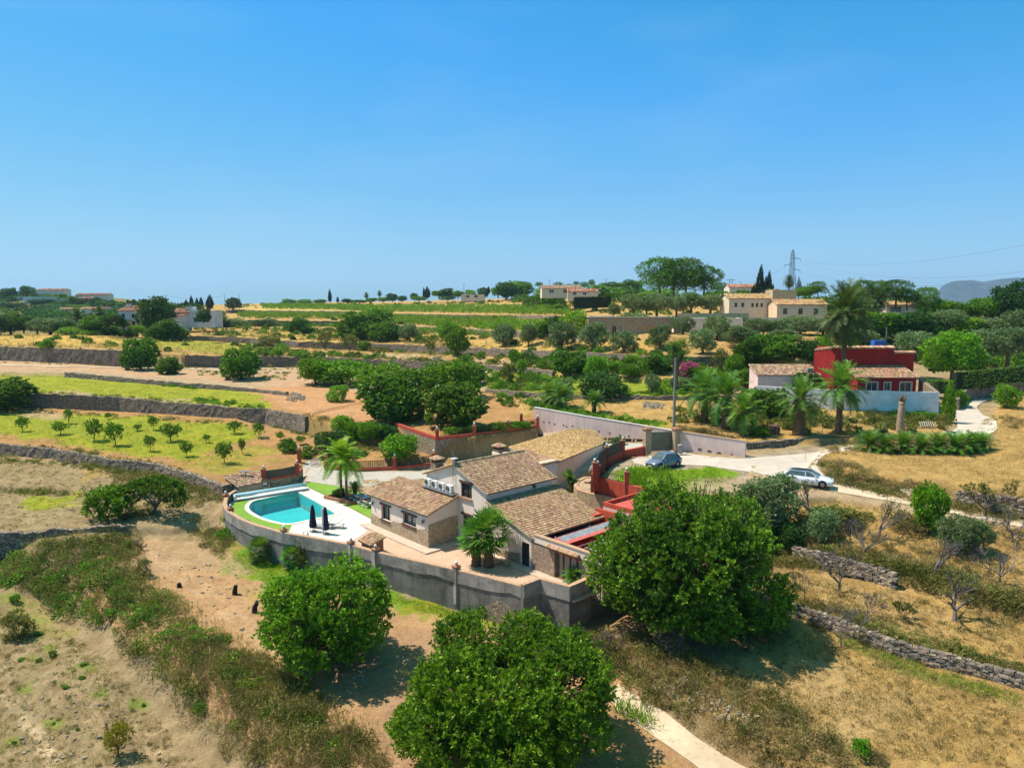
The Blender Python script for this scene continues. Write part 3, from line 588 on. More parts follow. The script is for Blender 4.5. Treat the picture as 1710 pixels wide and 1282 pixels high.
drape('footpath', ribbon([G(*q) for q in [(-100, 607), (0, 609), (100, 612), (205, 614), (300, 616), (400, 619), (520, 620), (640, 624)]], 1.6), m_dirt, .08, 1.2)
drape('farm_track', ribbon([G(*q) for q in [(780, 610), (830, 612), (870, 610), (905, 606)]], 2.5), m_dirt, .1, 1.2)
# yard, terrace and lawns
def noise2(name, c, c2, c3, s1, s2, bs=.2, brick=None):
    m, t, p = nodes(name); v = wcoords(t)
    q = mix(t, ramp(t, noise(t, s1, 6, v, .6), [(.4, 0.), (.6, 1.)]), c, c2); q = mix(t, ramp(t, noise(t, s2, 4, v, .7), [(.5, 0.), (.65, .6)]), q, c3)
    if brick:
        mp = t.nodes.new('ShaderNodeMapping'); mp.inputs['Rotation'].default_value = (0, 0, -HA); t.links.new(v, mp.inputs[0])
        br = t.nodes.new('ShaderNodeTexBrick'); br.inputs['Scale'].default_value = brick; br.inputs['Mortar Size'].default_value = .02; br.offset = .5
        br.inputs['Color1'].default_value = (1, 1, 1, 1); br.inputs['Color2'].default_value = (.88, .86, .84, 1); br.inputs['Mortar'].default_value = (.55, .5, .45, 1)
        t.links.new(mp.outputs[0], br.inputs[0]); q = mix(t, 1., q, br.outputs[0], 'MULTIPLY')
    t.links.new(q, p.inputs['Base Color']); p.inputs['Roughness'].default_value = .8; bump(t, p, noise(t, s2, 5, v), bs, .03); return m
m_paving = noise2('yard_paving', (.62, .42, .29), (.54, .36, .25), (.46, .32, .23), .7, 22, .3, 3.2)
m_deck = noise2('pool_deck_tiles', (.76, .71, .64), (.68, .63, .56), (.60, .55, .48), .5, 5, .05, .9)
m_lawn = noise2('turf', (.13, .26, .008), (.17, .30, .012), (.09, .19, .008), .4, 30, .6)
ins = 0.25
yard = [P3(x, y, .9)[:2] + A((.25, .25)) for x, y in RW[9:]] + [P3(x, y, 1.1)[:2] + A((.1, .35)) for x, y in RW2] + [A(H(.3, -5.6)[:2]), A(H(.3, -1)[:2]), A(H(.3, 9)[:2]), A(H(.3, 18.8)[:2]), A(H(-4.2, 18.8)[:2]), A(H(-4.5, 17.3)[:2]), A(H(-7.2, 15.7)[:2]), A(H(-9.0, 15.1)[:2])]
drape('yard', [tuple(q) for q in yard], m_paving, z=.012)
dk = [H(-4.6, 38.6), H(-.9, 38.6), H(-1.7, 28.7), H(-2.6, 20.0), H(-3.4, 18.3), H(-5.6, 17.6), H(-7.4, 16.9)]
dk += [tuple(P3(x, y, .9)[:2] + A((.1, .2))) for x, y in [(584, 909), (520, 897), (471, 889), (425, 876), (400, 866), (382, 855), (375, 848), (373, 841), (375, 831), (381, 824)]][:]
# deck with a hole for the pool
def sheet_with_hole(name, outer, hole, mat, z):
    n, m_ = len(outer), len(hole)
    r = geometry.delaunay_2d_cdt([Vector(q[:2]) for q in outer] + [Vector(q[:2]) for q in hole], [(i, (i + 1) % n) for i in range(n)] + [(n + i, n + (i + 1) % m_) for i in range(m_)], [], 1, 1e-4)
    fs = []
    for f in r[2]:
        c = sum((A(r[0][i]) for i in f), A((0., 0.))) / len(f)
        if sdist([q[:2] for q in hole], A([c[0]]), A([c[1]]))[0] < 0:
            a, b, cc = [A(r[0][i]) for i in f[:3]]; cr = (b - a)[0] * (cc - a)[1] - (b - a)[1] * (cc - a)[0]
            fs.append(list(f) if cr > 0 else list(f)[::-1])
    me = bpy.data.meshes.new(name); me.from_pydata([(q[0], q[1], z) for q in r[0]], [], fs); me.materials.append(mat); return me
COPE = []
pc = A([A(q[:2]) for q in POOL]).mean(0)
for q in POOL:
    d = A(q[:2]) - pc; COPE.append(tuple(A(q[:2]) + d / np.linalg.norm(d) * .42) + (0,))
# ================= WALLS =================
def refine(poly, step, closed=False):
    out = []; P = [A(q, dtype=float) for q in poly]
    n = len(P) - (0 if closed else 1)
    for i in range(n):
        a, b = P[i], P[(i + 1) % len(P)]; k = max(1, int(round(np.linalg.norm((b - a)[:2]) / step)))
        for j in range(k): out.append(a + (b - a) * j / k)
    if not closed: out.append(P[-1])
    return out
def wall_mesh(mb, top, base, thick, side=1, col=None):
    """wall along polyline; top list of xyz, base list of z; thickness added on 'side' (left=1)"""
    n = len(top); off = []
    for i in range(n):
        d = A(top[min(i + 1, n - 1)][:2]) - A(top[max(i - 1, 0)][:2]); d = d / (np.linalg.norm(d) + 1e-9); off.append(A((-d[1], d[0])) * side * thick)
    V = []
    for i in range(n):
        x, y, z = top[i]; ox, oy = off[i]
        V += [(x, y, base[i]), (x, y, z), (x + ox, y + oy, z), (x + ox, y + oy, base[i])]
    Fs = []
    for i in range(n - 1):
        a, b = i * 4, i * 4 + 4
        for k in range(3): Fs.append((a + k, b + k, b + k + 1, a + k + 1) if side < 0 else (a + k + 1, b + k + 1, b + k, a + k))
    Fs += [(0, 1, 2, 3), tuple(range((n - 1) * 4 + 3, (n - 1) * 4 - 1, -1))]
    mb.add(V, Fs, col)
def drywall(label, line, raise_=.12, thick=.55, rough=.16, step=.5, mat=None, name='dry_stone_wall', group=None, batter=.15, depth=None, seed=0, fwd=None):
    fwd = max(.15, line[0][1] * .0032 - .15) if fwd is None else fwd
    """retaining dry-stone wall along a terrace front; line of xyz (terrace level)"""
    pts = refine(line, step); rr = random.Random(seed + len(line) * 7)
    n = len(pts); rows = 4; mb = MB(); V = []
    for i, q in enumerate(pts):
        d = A(pts[min(i + 1, n - 1)][:2]) - A(pts[max(i - 1, 0)][:2]); d = d / (np.linalg.norm(d) + 1e-9); nn = A((d[1], -d[0]))  # towards right of travel = viewer side when going left->right
        if nn @ A((q[0], q[1])) > 0: nn = -nn
        b0 = q[:2] + nn * (fwd + .3); lowz = float(Hh(*(q[:2] + nn * (fwd + 1.0)))) - .35
        if depth: lowz = q[2] - depth
        zt = q[2] + raise_ + rough * (float(vnoise(q[0] * 1.3, q[1] * 1.3, 5)) * 1.6 + rr.uniform(-.5, .5)); lowz = min(lowz, zt - .3)
        prof = [(fwd + .0 + batter, lowz)]
        for k in range(1, rows): prof.append((fwd + batter * (1 - k / rows) + rr.uniform(-.05, .05), lowz + (zt - lowz) * k / rows))
        prof += [(fwd, zt), (fwd - thick, zt + rr.uniform(-.05, .03)), (fwd - thick, lowz)]
        for o, z in prof: V.append((q[0] + nn[0] * o, q[1] + nn[1] * o, z))
    m = rows + 3
    for i in range(n - 1):
        for k in range(m - 1): mb.f.append([i * m + k, (i + 1) * m + k, (i + 1) * m + k + 1, i * m + k + 1]); mb.c.append(None)
    mb.f += [list(range(m)), list(range((n - 1) * m, n * m))[::-1]]; mb.c += [None, None]
    mb.v = V
    o = mb.build(name, mat or m_dry); setp(o, label, 'stone wall', group); return o
def seg(fr, a, b):
    """sub-polyline between fractional indices"""
    out = [fr[int(a)] + (fr[min(int(a) + 1, len(fr) - 1)] - fr[int(a)]) * (a - int(a))]
    for i in range(int(a) + 1, int(math.ceil(b))): out.append(fr[i])
    e = int(b); out.append(fr[e] + (fr[min(e + 1, len(fr) - 1)] - fr[e]) * (b - e)); return out
gw = 'dry stone walls holding up the terraces'
drywall('low dry stone wall with pale crest at the left edge, above the long scrubby bank', seg(REG[4]['front'], 0, 3), .15, .6, .2, .4)
drywall('stone wall along the near edge of the sapling field, ending at the tiled pool shed', seg(L3_fr, 0, 7), .1, .6, .15, .5)
drywall('long dark stone wall behind the sapling field at left', seg(L4_fr, 0, 7), .15, .6, .18, .6)
drywall('stone wall at the left foot of the bare earth clearing, ending in a rough bank', seg(CR_fr, 0, 1.2), .1, .6, .15, .6)
drywall('low stone wall on the upper left meadow below the dirt footpath', seg(L5_fr, 2, 7), .08, .6, .15, .6)
drywall('tall stone wall at far left above the footpath, with a bush growing on it', seg(T6_fr, 0, 3.3), .1, .7, .2, .9)
drywall('stone wall above the footpath behind the round trees, from the gap rightwards', seg(T6_fr, 3.9, 9.6), .1, .7, .2, .9)
drywall('stone terrace wall in the middle of the hillside, one step above the footpath wall', seg(T7_fr, 0, 7), .1, .7, .25, 1.0)
drywall('stone wall under the row of olive trees in front of the long stone building', seg(T7_fr, 7.1, 9.6), .1, .7, .2, .9)
drywall('upper stone terrace wall under the lower green vine rows', seg(T8_fr, 0, 7), .1, .7, .3, 1.2)
drywall('highest stone terrace wall between the vine rows', seg(T9_fr, 1, 6), .1, .7, .3, 1.6)
drywall('broken stone wall by the vegetable garden behind the pink wall', seg(K2_fr, 0, 4), .1, .6, .25, .6)
drywall('stone wall running from the pink wall under the date palms beside the road', [P3(1246, 742, 4.75), P3(1290, 739, 4.75), P3(1330, 735, 4.75), P3(1375, 731, 4.8), P3(1425, 730, 4.85)], .15, .6, .1, .4, fwd=.05)
drywall('curved stone wall under the clipped hedge along the lane', [P3(1598, 672, 6.3), P3(1612, 656, 7.0), P3(1640, 650, 7.2), P3(1680, 645, 7.6), P3(1760, 639, 8.0)], .5, .6, .1, .6, depth=2.2)
# near terrace wall made of separate flat stones
def stone_pile_wall(label, line, h, seed=1, name='dry_stone_wall', dens=1.0, hfun=None, setback=.1):
    rr = random.Random(seed); pts = refine(line, .18); mb = MB(); n = len(pts)
    for i, q in enumerate(pts):
        d = A(pts[min(i + 1, n - 1)][:2]) - A(pts[max(i - 1, 0)][:2]); ang = math.atan2(d[1], d[0]); nn = A((d[1], -d[0])); nn = nn / (np.linalg.norm(nn) + 1e-9)
        hh = (hfun(i / n) if hfun else 1) * h; z = q[2] - hh - .1; k = 0
        while z < q[2] + .12:
            t = rr.uniform(.09, .17); L = rr.uniform(.22, .5); ww = rr.uniform(.3, .5); f = (z - (q[2] - hh)) / max(hh, .1)
            if rr.random() < dens:
                g = rr.choice([(.26, .205, .16), (.18, .14, .11), (.38, .31, .23), (.12, .095, .08), (.30, .22, .155), (.22, .18, .15)])
                o = nn * (.28 * (1 - f) + setback + rr.uniform(-.06, .06)); jit = rr.uniform(-.09, .09)
                c = (q[0] + o[0] + math.cos(ang) * jit, q[1] + o[1] + math.sin(ang) * jit, z + t / 2)
                b0 = len(mb.v); mb.box(c, (L, ww, t), ang + rr.uniform(-.25, .25), g, rr.uniform(.78, 1))
                for q2 in range(b0, len(mb.v)):
                    p = mb.v[q2]; mb.v[q2] = (p[0] + rr.uniform(-.03, .03), p[1] + rr.uniform(-.03, .03), p[2] + rr.uniform(-.025, .025))
            z += t * .93
    o = mb.build(name, attr_mat('loose_stones', amt=.5, nsc=5, bs=.5) if 'loose_stones' not in MATS else MATS['loose_stones']); setp(o, label, 'stone wall'); return o
stone_pile_wall('long dry stone wall of flat grey stones crossing the lower right dry terraces', refine([q for q in B_fr[1:7]], 5), 1.35, 3)
stone_pile_wall('tumbled stones of a broken wall under the scrub beside the white dirt path', [P3(1150, 1155, -2.4), P3(1210, 1175, -2.4), P3(1265, 1200, -2.5)], .8, 5, dens=.6)
stone_pile_wall('small heap of tumbled stones at the bottom edge, beside a green bush', [P3(1365, 1255, -2.6), P3(1420, 1290, -2.8)], .5, 8, dens=.5)
stone_pile_wall('low rubble wall beside the large grey olive near the parked white car', [P3(1330, 915, 1.2), P3(1390, 930, 1.2), P3(1470, 950, 1.1), P3(1500, 962, 1.1)], .8, 9, dens=.7)
stone_pile_wall('rubble wall at the right edge on the upper side of the dirt track', [P3(1600, 822, 4.1), P3(1650, 828, 4.15), P3(1720, 838, 4.1), P3(1800, 850, 4.0)], 1.2, 10, dens=.75)
stone_pile_wall('short pile of pale stones on the scrub bank at far left', [P3(30, 925, -1.9), P3(55, 912, -1.7)], .8, 11, dens=.8)

# boundary retaining wall round the yard and pool
def ret_wall():
    t = thing('retaining_wall', 'tall grey cement retaining wall curving round the pool and courtyard', 'retaining wall', (RWxy[0][0], RWxy[0][1], 0))
    line = [P3(x, y, .9) for x, y in RW]; l2 = [P3(x, y, 1.15) for x, y in RW2] + [P3(988, 963, 1.15)]
    a = MB(); a2 = MB(); c = MB()
    def lowz(q):
        d = A(q[:2]) / np.linalg.norm(q[:2]); return float(Hh(*(A(q[:2]) - d * 1.2))) - .5
    for ln, zt in ((line, .9), (l2, 1.15)):
        p = refine(ln, .6); th = .28
        wall_mesh(a2, [(q[0], q[1], zt - .1) for q in p], [lowz(q) for q in p], th, 1)
        n = len(p); sk = []; sb_ = []
        for i, q in enumerate(p):
            d = A(p[min(i + 1, n - 1)][:2]) - A(p[max(i - 1, 0)][:2]); d /= np.linalg.norm(d); nn = A((d[1], -d[0]))
            sk.append((q[0] + nn[0] * .06, q[1] + nn[1] * .06, zt - .06)); sb_.append(-.05 + .35 * float(fbm(q[0] * .5, q[1] * .5, 4, 3)) if zt < 1 else .1 + .1 * float(vnoise(q[0], q[1])))
        wall_mesh(a, sk, sb_, .1, 1)
        pc_ = [(q[0], q[1], zt) for q in p]; n = len(p); cc = []
        for i, q in enumerate(pc_):
            d = A(p[min(i + 1, n - 1)][:2]) - A(p[max(i - 1, 0)][:2]); d /= np.linalg.norm(d); nn = A((d[1], -d[0]))
            cc.append((q[0] + nn[0] * .05, q[1] + nn[1] * .05, q[2]))
        wall_mesh(c, cc, [zt - .06] * len(p), .38, 1)
    xs_ = refine([P3(x, y, .9) for x, y in RW[13:16]], .5); xs_ = xs_[4:]; n = len(xs_); sk = []; bz_ = []
    for i, q in enumerate(xs_):
        d = A(xs_[min(i + 1, n - 1)][:2]) - A(xs_[max(i - 1, 0)][:2]); d /= np.linalg.norm(d); nn = A((d[1], -d[0])); f = math.sin(math.pi * i / (n - 1))
        sk.append((q[0] + nn[0] * .05, q[1] + nn[1] * .05, -2.3 + 1.5 * f ** .5 + .25 * float(fbm(q[0] * 1.3, q[1] * 1.3, 8, 3)))); bz_.append(lowz(q))
    xm = MB(); wall_mesh(xm, sk, bz_, .1, 1); xm.build('exposed_rubble', m_pstone, t)
    a.build('parapet', m_grey, t); a2.build('wall_face', m_skirt, t); c.build('coping', m_coping, t)
    for x, y, hgt in [(377, 829, .5), (385, 852, .5), (474, 888, .45), (586, 909, .4), (627, 921, .4), (762, 950, .45)]:
        q = P3(x, y, .9); d = A(q[:2]) / np.linalg.norm(q[:2]); q[:2] += d * .1
        p = MB(); p.box((q[0], q[1], -.4), (.46, .46, 2.9), HA); o = p.build('pillar', m_grey if x > 460 else m_redp, t)
        p = MB(); p.box((q[0], q[1], 1.1), (.56, .56, .1), HA); p.box((q[0], q[1], 1.2), (.44, .44, .12), HA, taper=.3); p.build('cap', m_terra, o)
        p = MB(); p.ball((q[0], q[1], 1.38), .13, 10); p.build('globe_lamp', m_globe, o, smooth=True)
    return t
ret_wall()

def red_post(name_parent, x, y, z, h, wd=.42, mat=None, rot=0, cap=True, lamp=True):
    p = MB(); p.box((x, y, z + h / 2), (wd, wd, h), rot); o = p.build('post', mat or m_redp, name_parent)
    p = MB(); p.box((x, y, z + h + .05), (wd + .12, wd + .12, .1), rot); p.box((x, y, z + h + .19), (wd, wd, .18), rot, taper=.3); p.build('cap', m_terra, o)
    if lamp: p = MB(); p.ball((x, y, z + h + .37), .14, 10); p.build('globe_lamp', m_globe, o, smooth=True)
def railing(mb, p, q, h, n, base=0.0):
    p = A(p, dtype=float); q = A(q, dtype=float)
    for i in range(n + 1):
        c = p + (q - p) * i / n; mb.beam((c[0], c[1], c[2] + base), (c[0], c[1], c[2] + h), .04, .04)
    mb.beam(p + (0, 0, h * .93), q + (0, 0, h * .93), .05, .05); mb.beam(p + (0, 0, base + .08), q + (0, 0, base + .08), .05, .05)
def red_wall(label, line, low, wallh, posts, postH, basemat, raild=.15, name='garden_wall', panel=None, railh=.9):
    """stone retaining base, red low wall, posts, railings"""
    l0 = line[0]; t = thing(name, label, 'wall', (float(l0[0]), float(l0[1]), float(l0[2])))
    p = refine(line, .8); a = MB(); wall_mesh(a, [(q[0], q[1], q[2] + .02) for q in p], [q[2] - low for q in p], .4, 1)
    if low > 0: a.build('stone_base', basemat, t)
    c = MB(); wall_mesh(c, [(q[0], q[1] - .03, q[2] + wallh) for q in p], [q[2] + .02 for q in p], .36, 1); c.build('red_wall', m_redp, t)
    if railh:
        r = MB()
        for i in range(len(posts) - 1):
            (i0, i1) = posts[i], posts[i + 1]
            def at(k): a_ = line[int(k)]; b_ = line[min(int(k) + 1, len(line) - 1)]; return A(a_) + (A(b_) - A(a_)) * (k - int(k))
            ks = [i0] + [j for j in range(int(i0) + 1, int(math.ceil(i1)))] + [i1]
            for a0, a1 in zip(ks[:-1], ks[1:]):
                u_, v_ = at(a0), at(a1)
                L = np.linalg.norm((v_ - u_)[:2]); u_ = u_ + (0, .15, wallh); v_ = v_ + (0, .15, wallh)
                if panel: r.beam(u_ + (0, 0, railh / 2), v_ + (0, 0, railh / 2), .05, railh)
                else: railing(r, u_, v_, railh, max(3, int(L / .22)))
        if r.v: r.build('railing' if not panel else 'screen_panel', panel or m_iron, t)
    for k in posts:
        a_ = line[int(k)]; b_ = line[min(int(k) + 1, len(line) - 1)]; q = A(a_) + (A(b_) - A(a_)) * (k - int(k))
        red_post(t, float(q[0]), float(q[1]) + .12, float(q[2]) - .05, postH)
    return t
m_slat = M('brown_slats', (.12, .095, .07), .9, (.07, .055, .04), 12, .5, 30)
red_wall('red capped stone retaining wall with railings under the two big dark trees', [P3(730, 735, 3.9), P3(792, 728, 3.9), P3(848, 721, 3.9), P3(898, 714, 3.9)], 3.0, .35, [0, 1, 2, 3], 1.35, m_pstone)
red_wall('rough stone retaining wall with plain red coping descending left behind the trees', [P3(657, 710, 4.0), P3(690, 722, 4.0), P3(727, 735, 3.95)], 2.6, .45, [], 1.3, m_pstone, railh=0)
red_wall('low stone wall with red coping, two posts and railing behind the yellow green palm', [P3(541, 781, .75), P3(600, 786, .75), P3(659, 784, .85), P3(728, 776, 1.25)], 1.6, .3, [0.05, 2, 2.95], 1.5, m_pstone)
red_wall('low curved stone wall with red posts and slatted screen next to the tiled pool shed', [P3(440, 803, .9), P3(470, 799, .9), P3(496, 793, .9), P3(506, 785, .9)], 1.2, .25, [0, 2], 1.35, m_pstone, panel=m_slat)
red_wall('small red fence with railings beside the top end of the long pink wall', [P3(868, 708, 4.2), P3(893, 706, 4.2)], .6, .3, [0.1], 1.3, m_pstone)
red_wall('low red wall with brown slatted panels and posts beside the parked dark hatchback', [P3(993, 806, 3.5), P3(1000, 789, 3.65), P3(1013, 777, 3.75), P3(1040, 765, 3.85), P3(1079, 757, 3.95)], 1.0, .85, [0, 2, 3], 2.0, m_redp, panel=m_slat, railh=1.15)
red_wall('tall red wall with two posts below the bright weeds of the car park', [P3(987, 812, 2.6), P3(999, 819, 2.4), P3(1022, 825, 2.35), P3(1046, 831, 2.3), P3(1085, 841, 2.3)], .8, 1.35, [0.9, 3], 2.55, m_redp, railh=.75)
# curved stone retaining wall under the red one
t = thing('retaining_wall', 'short curved honey stone retaining wall below the red walls behind the main roof', 'retaining wall', tuple(P3(958, 812, 2.0)))
ln = refine([P3(992, 797, 2.3), P3(975, 797, 2.2), P3(962, 803, 2.1), P3(958, 812, 2.0), P3(964, 819, 2.0), P3(985, 825, 2.0), P3(1005, 829, 2.0), P3(1035, 837, 2.0), P3(1075, 846, 2.0)], .5)
a = MB(); wall_mesh(a, ln, [q[2] - 2.4 for q in ln], 2.0, 1); a.build('stone_face', m_ashlar, t)
c = MB(); wall_mesh(c, [(q[0], q[1], q[2] + .09) for q in ln], [q[2] - .01 for q in ln], .4, 1); c.build('coping', m_coping, t)
# gate posts + garden gate left of the palm
t = thing('garden_gate', 'open dark metal garden gate between red posts behind the lawn', 'gate', tuple(G(516, 772)))
gx = P3(500, 773, .8); red_post(t, gx[0], gx[1], .6, 1.9); gx = P3(538, 776, .75)
g1, g2 = P3(519, 777, .75), P3(535, 775, .75); r = MB(); railing(r, g1, g2, 1.5, 8); r.build('gate_leaf', m_iron, t)
# long pink walls, gate
def plain_wall(label, pts, zt, zb, mat, name='boundary_wall', cope=None, thick=.3, cat='wall', holes=None, side=1):
    t = thing(name, label, cat, tuple(pts[0])); p = refine(pts, 1.2)
    n0 = len(p); tz = [zt[0] + (zt[1] - zt[0]) * i / (n0 - 1) for i in range(n0)]; bz = [zb[0] + (zb[1] - zb[0]) * i / (n0 - 1) for i in range(n0)]
    a = MB(); wall_mesh(a, [(q[0], q[1], z) for q, z in zip(p, tz)], bz, thick, side); a.build('wall_face', mat, t)
    if cope:
        c = MB(); wall_mesh(c, [(q[0], q[1] - .05, z + .06) for q, z in zip(p, tz)], [z for z in tz], thick + .1, side); c.build('coping', cope, t)
    if holes:
        h = MB()
        for px, py in holes:
            # point on wall line
            d = ray(px, py); best = None
            for q0, q1 in zip(p[:-1], p[1:]):
                e = A((q1[0] - q0[0], q1[1] - q0[1])); den = d[0] * e[1] - d[1] * e[0]; tt = (q0[0] * e[1] - q0[1] * e[0]) / den; s = (q0[0] * d[1] - q0[1] * d[0]) / den
                if -.01 <= s <= 1.01: best = (d * tt, math.atan2(e[1], e[0]))
            if best: h.box((best[0][0], best[0][1] - .0, best[0][2] + CZ), (.22, .06, .14), best[1])
        h.build('drain_holes', m_black, t)
    return t
pk = [PD(891, 680, 103.), PD(960, 694, 99), PD(1040, 707, 95.), PD(1124, 719, 91.2)]
plain_wall('long pink rendered wall with small drain holes behind the curved tiled roof', [A((q[0], q[1], 0)) for q in pk], (pk[0][2], pk[3][2]), (2.0, 3.4), m_pink, cope=m_white,
   holes=[(908, 704), (917, 705), (926, 708), (941, 710), (946, 712), (956, 711), (966, 715), (977, 716), (986, 719), (1000, 720), (1018, 723), (1035, 726), (1050, 728)])
p0, p1 = P3(1137, 752, 4.0), P3(1244, 763, 4.05); d0 = PD(1137, 721, p0[1]); d1 = PD(1244, 737, p1[1])
plain_wall('short pink rendered wall between the green gate and the roadside stone wall', [p0, p1], (d0[2], d1[2]), (3.5, 3.5), m_pink, cope=m_coping, holes=[(1167, 750), (1170, 750), (1183, 753), (1186, 753), (1199, 756), (1202, 756), (1222, 759)])
t = thing('driveway_gate', 'wide solid grey green sliding gate between two stone piers', 'gate', tuple(P3(1088, 753, 4.0)))
g0, g1 = P3(1087, 755, 4.0), P3(1125, 751, 4.0); a = MB(); a.beam(g0 + (0, .25, 1.15), g1 + (0, .25, 1.0), .08, 2.2); a.build('gate_panel', M('gate_green', (.16, .17, .12), .6), t)
r = MB(); r.beam(g0 + (0, .2, 2.3), g1 + (0, .2, 2.15), .12, .08); r.beam(g0 + (0, .2, .12), g1 + (0, .2, .1), .12, .08); r.beam(g0 + (0, .2, 0), g0 + (0, .2, 2.3), .1, .1); r.beam(g1 + (0, .2, 0), g1 + (0, .2, 2.2), .1, .1); r.build('frame', m_metalg, t)
for g, hh in ((P3(1081, 758, 3.9), 2.8), (P3(1130, 753, 4.0), 2.5)):
    a = MB(); a.box((g[0], g[1] + .3, g[2] + hh / 2), (.75, .75, hh), .3); o = a.build('pier', m_ashlar, t); a = MB(); a.box((g[0], g[1] + .3, g[2] + hh + .07), (.95, .95, .14), .3); a.box((g[0], g[1] + .3, g[2] + hh + .22), (.8, .8, .16), .3, taper=.4); a.build('cap', m_terra, o)
t = P3(1136, 757, 4.05); mb = MB(); mb.lathe((t[0], t[1], t[2]), [(.26, 0), (.3, .1), (.31, .85), (.34, .9), (.33, 1.0), (.1, 1.08)], 12)
setp(mb.build('waste_bin', M('bin_grey', (.25, .25, .26), .6), smooth=True), 'grey round waste bin against the stone gate pier by the road', 'waste bin')

# ================= TILE ROOFS =================
PAL_OLD = [(.54, .34, .19), (.62, .41, .24), (.42, .25, .15), (.68, .47, .29), (.58, .33, .18), (.50, .27, .16), (.32, .2, .13), (.64, .31, .20), (.58, .43, .2), (.66, .40, .28)]
PAL_PINK = [(.50, .30, .20), (.58, .38, .27), (.42, .23, .14), (.64, .44, .30), (.36, .20, .12), (.5, .40, .18), (.28, .18, .12)]
PAL_GOLD = [(.68, .44, .18), (.60, .37, .15), (.76, .52, .24), (.48, .29, .12), (.66, .42, .14), (.42, .26, .11), (.72, .46, .26)]
PAL_RED = [(.55, .22, .13), (.62, .30, .19), (.46, .17, .10), (.66, .38, .24), (.38, .16, .10)]
def tile_roof(name, f, wlen, slen, pitch, row, pal, parent, seed=0, under=.10, mat=None):
    """f(s,t): s 0..1 along the eave, t 0..1 from ridge down to eave. Curved cover tiles over a pan sheet."""
    r = np.random.default_rng(seed); nc = max(3, int(round(wlen / pitch))); nrw = max(2, int(round(slen / row)))
    V = []; Fq = []; Cc = []
    base = len(V)
    ang = np.linspace(0, math.pi, 5)
    for i in range(nc):
        for j in range(nrw):
            s0 = (i + .5) / nc; t0 = j / nrw; t1 = (j + 1.12) / nrw
            p0 = A(f(s0, t0)); p1 = A(f(s0, min(t1, 1.02)))
            ds = A(f(min(s0 + .25 / nc, 1), t0)) - A(f(max(s0 - .25 / nc, 0), t0)); ds /= np.linalg.norm(ds); dt = p1 - p0; dt /= np.linalg.norm(dt); n = np.cross(ds, dt)
            if n[2] < 0: n = -n
            j0 = r.uniform(-.012, .012); col = A(pal[r.integers(len(pal))]) * r.uniform(.82, 1.12)
            b = len(V)
            for (p, rad, lift) in ((p0, pitch * .31, .0), (p1, pitch * .38, .035)):
                for a_ in ang: V.append(p + ds * (math.cos(a_) * rad + j0) + n * (math.sin(a_) * rad * .75 + lift))
            for k in range(4): Fq.append((b + k, b + k + 1, b + 5 + k + 1, b + 5 + k)); Cc.append(col)
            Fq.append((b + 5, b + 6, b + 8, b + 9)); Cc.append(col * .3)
            # pan (valley) tile
            s2 = (i + 1.0) / nc
            if i < nc - 1:
                q0 = A(f(s2, t0)); q1 = A(f(s2, min(t1, 1.03))); b = len(V); h = pitch * .26
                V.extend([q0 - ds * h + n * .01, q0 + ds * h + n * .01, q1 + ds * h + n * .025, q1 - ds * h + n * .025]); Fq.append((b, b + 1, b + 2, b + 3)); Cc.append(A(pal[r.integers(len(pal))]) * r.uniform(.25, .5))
    # roof slab
    ns = 8; g = len(V)
    for i in range(ns + 1):
        for j in range(ns + 1):
            V.append(A(f(i / ns, j / ns)))
    for i in range(ns + 1):
        for j in range(ns + 1): V.append(A(f(i / ns, j / ns)) - (0, 0, under))
    G0 = lambda i, j, l: g + l * (ns + 1) ** 2 + i * (ns + 1) + j
    for i in range(ns):
        for j in range(ns):
            for l in (0, 1): Fq.append((G0(i, j, l), G0(i + 1, j, l), G0(i + 1, j + 1, l), G0(i, j + 1, l))); Cc.append(A((.28, .2, .13)) if l == 0 else A((.3, .24, .18)))
    for i in range(ns):
        for e in ((0, i, 0, i + 1), (ns, i, ns, i + 1), (i, 0, i + 1, 0), (i, ns, i + 1, ns)):
            Fq.append((G0(e[0], e[1], 0), G0(e[2], e[3], 0), G0(e[2], e[3], 1), G0(e[0], e[1], 1))); Cc.append(A((.42, .3, .2)))
    off = Vector(parent.matrix_basis.translation); V = A(V) - A(off)
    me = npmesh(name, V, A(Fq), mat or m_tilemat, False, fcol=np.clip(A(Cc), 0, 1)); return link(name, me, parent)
def bilin(a, b, c, d):
    """a ridge-start, b ridge-end, c eave-start, d eave-end"""
    a, b, c, d = [A(q, dtype=float) for q in (a, b, c, d)]
    return lambda s, t: (a * (1 - s) + b * s) * (1 - t) + (c * (1 - s) + d * s) * t

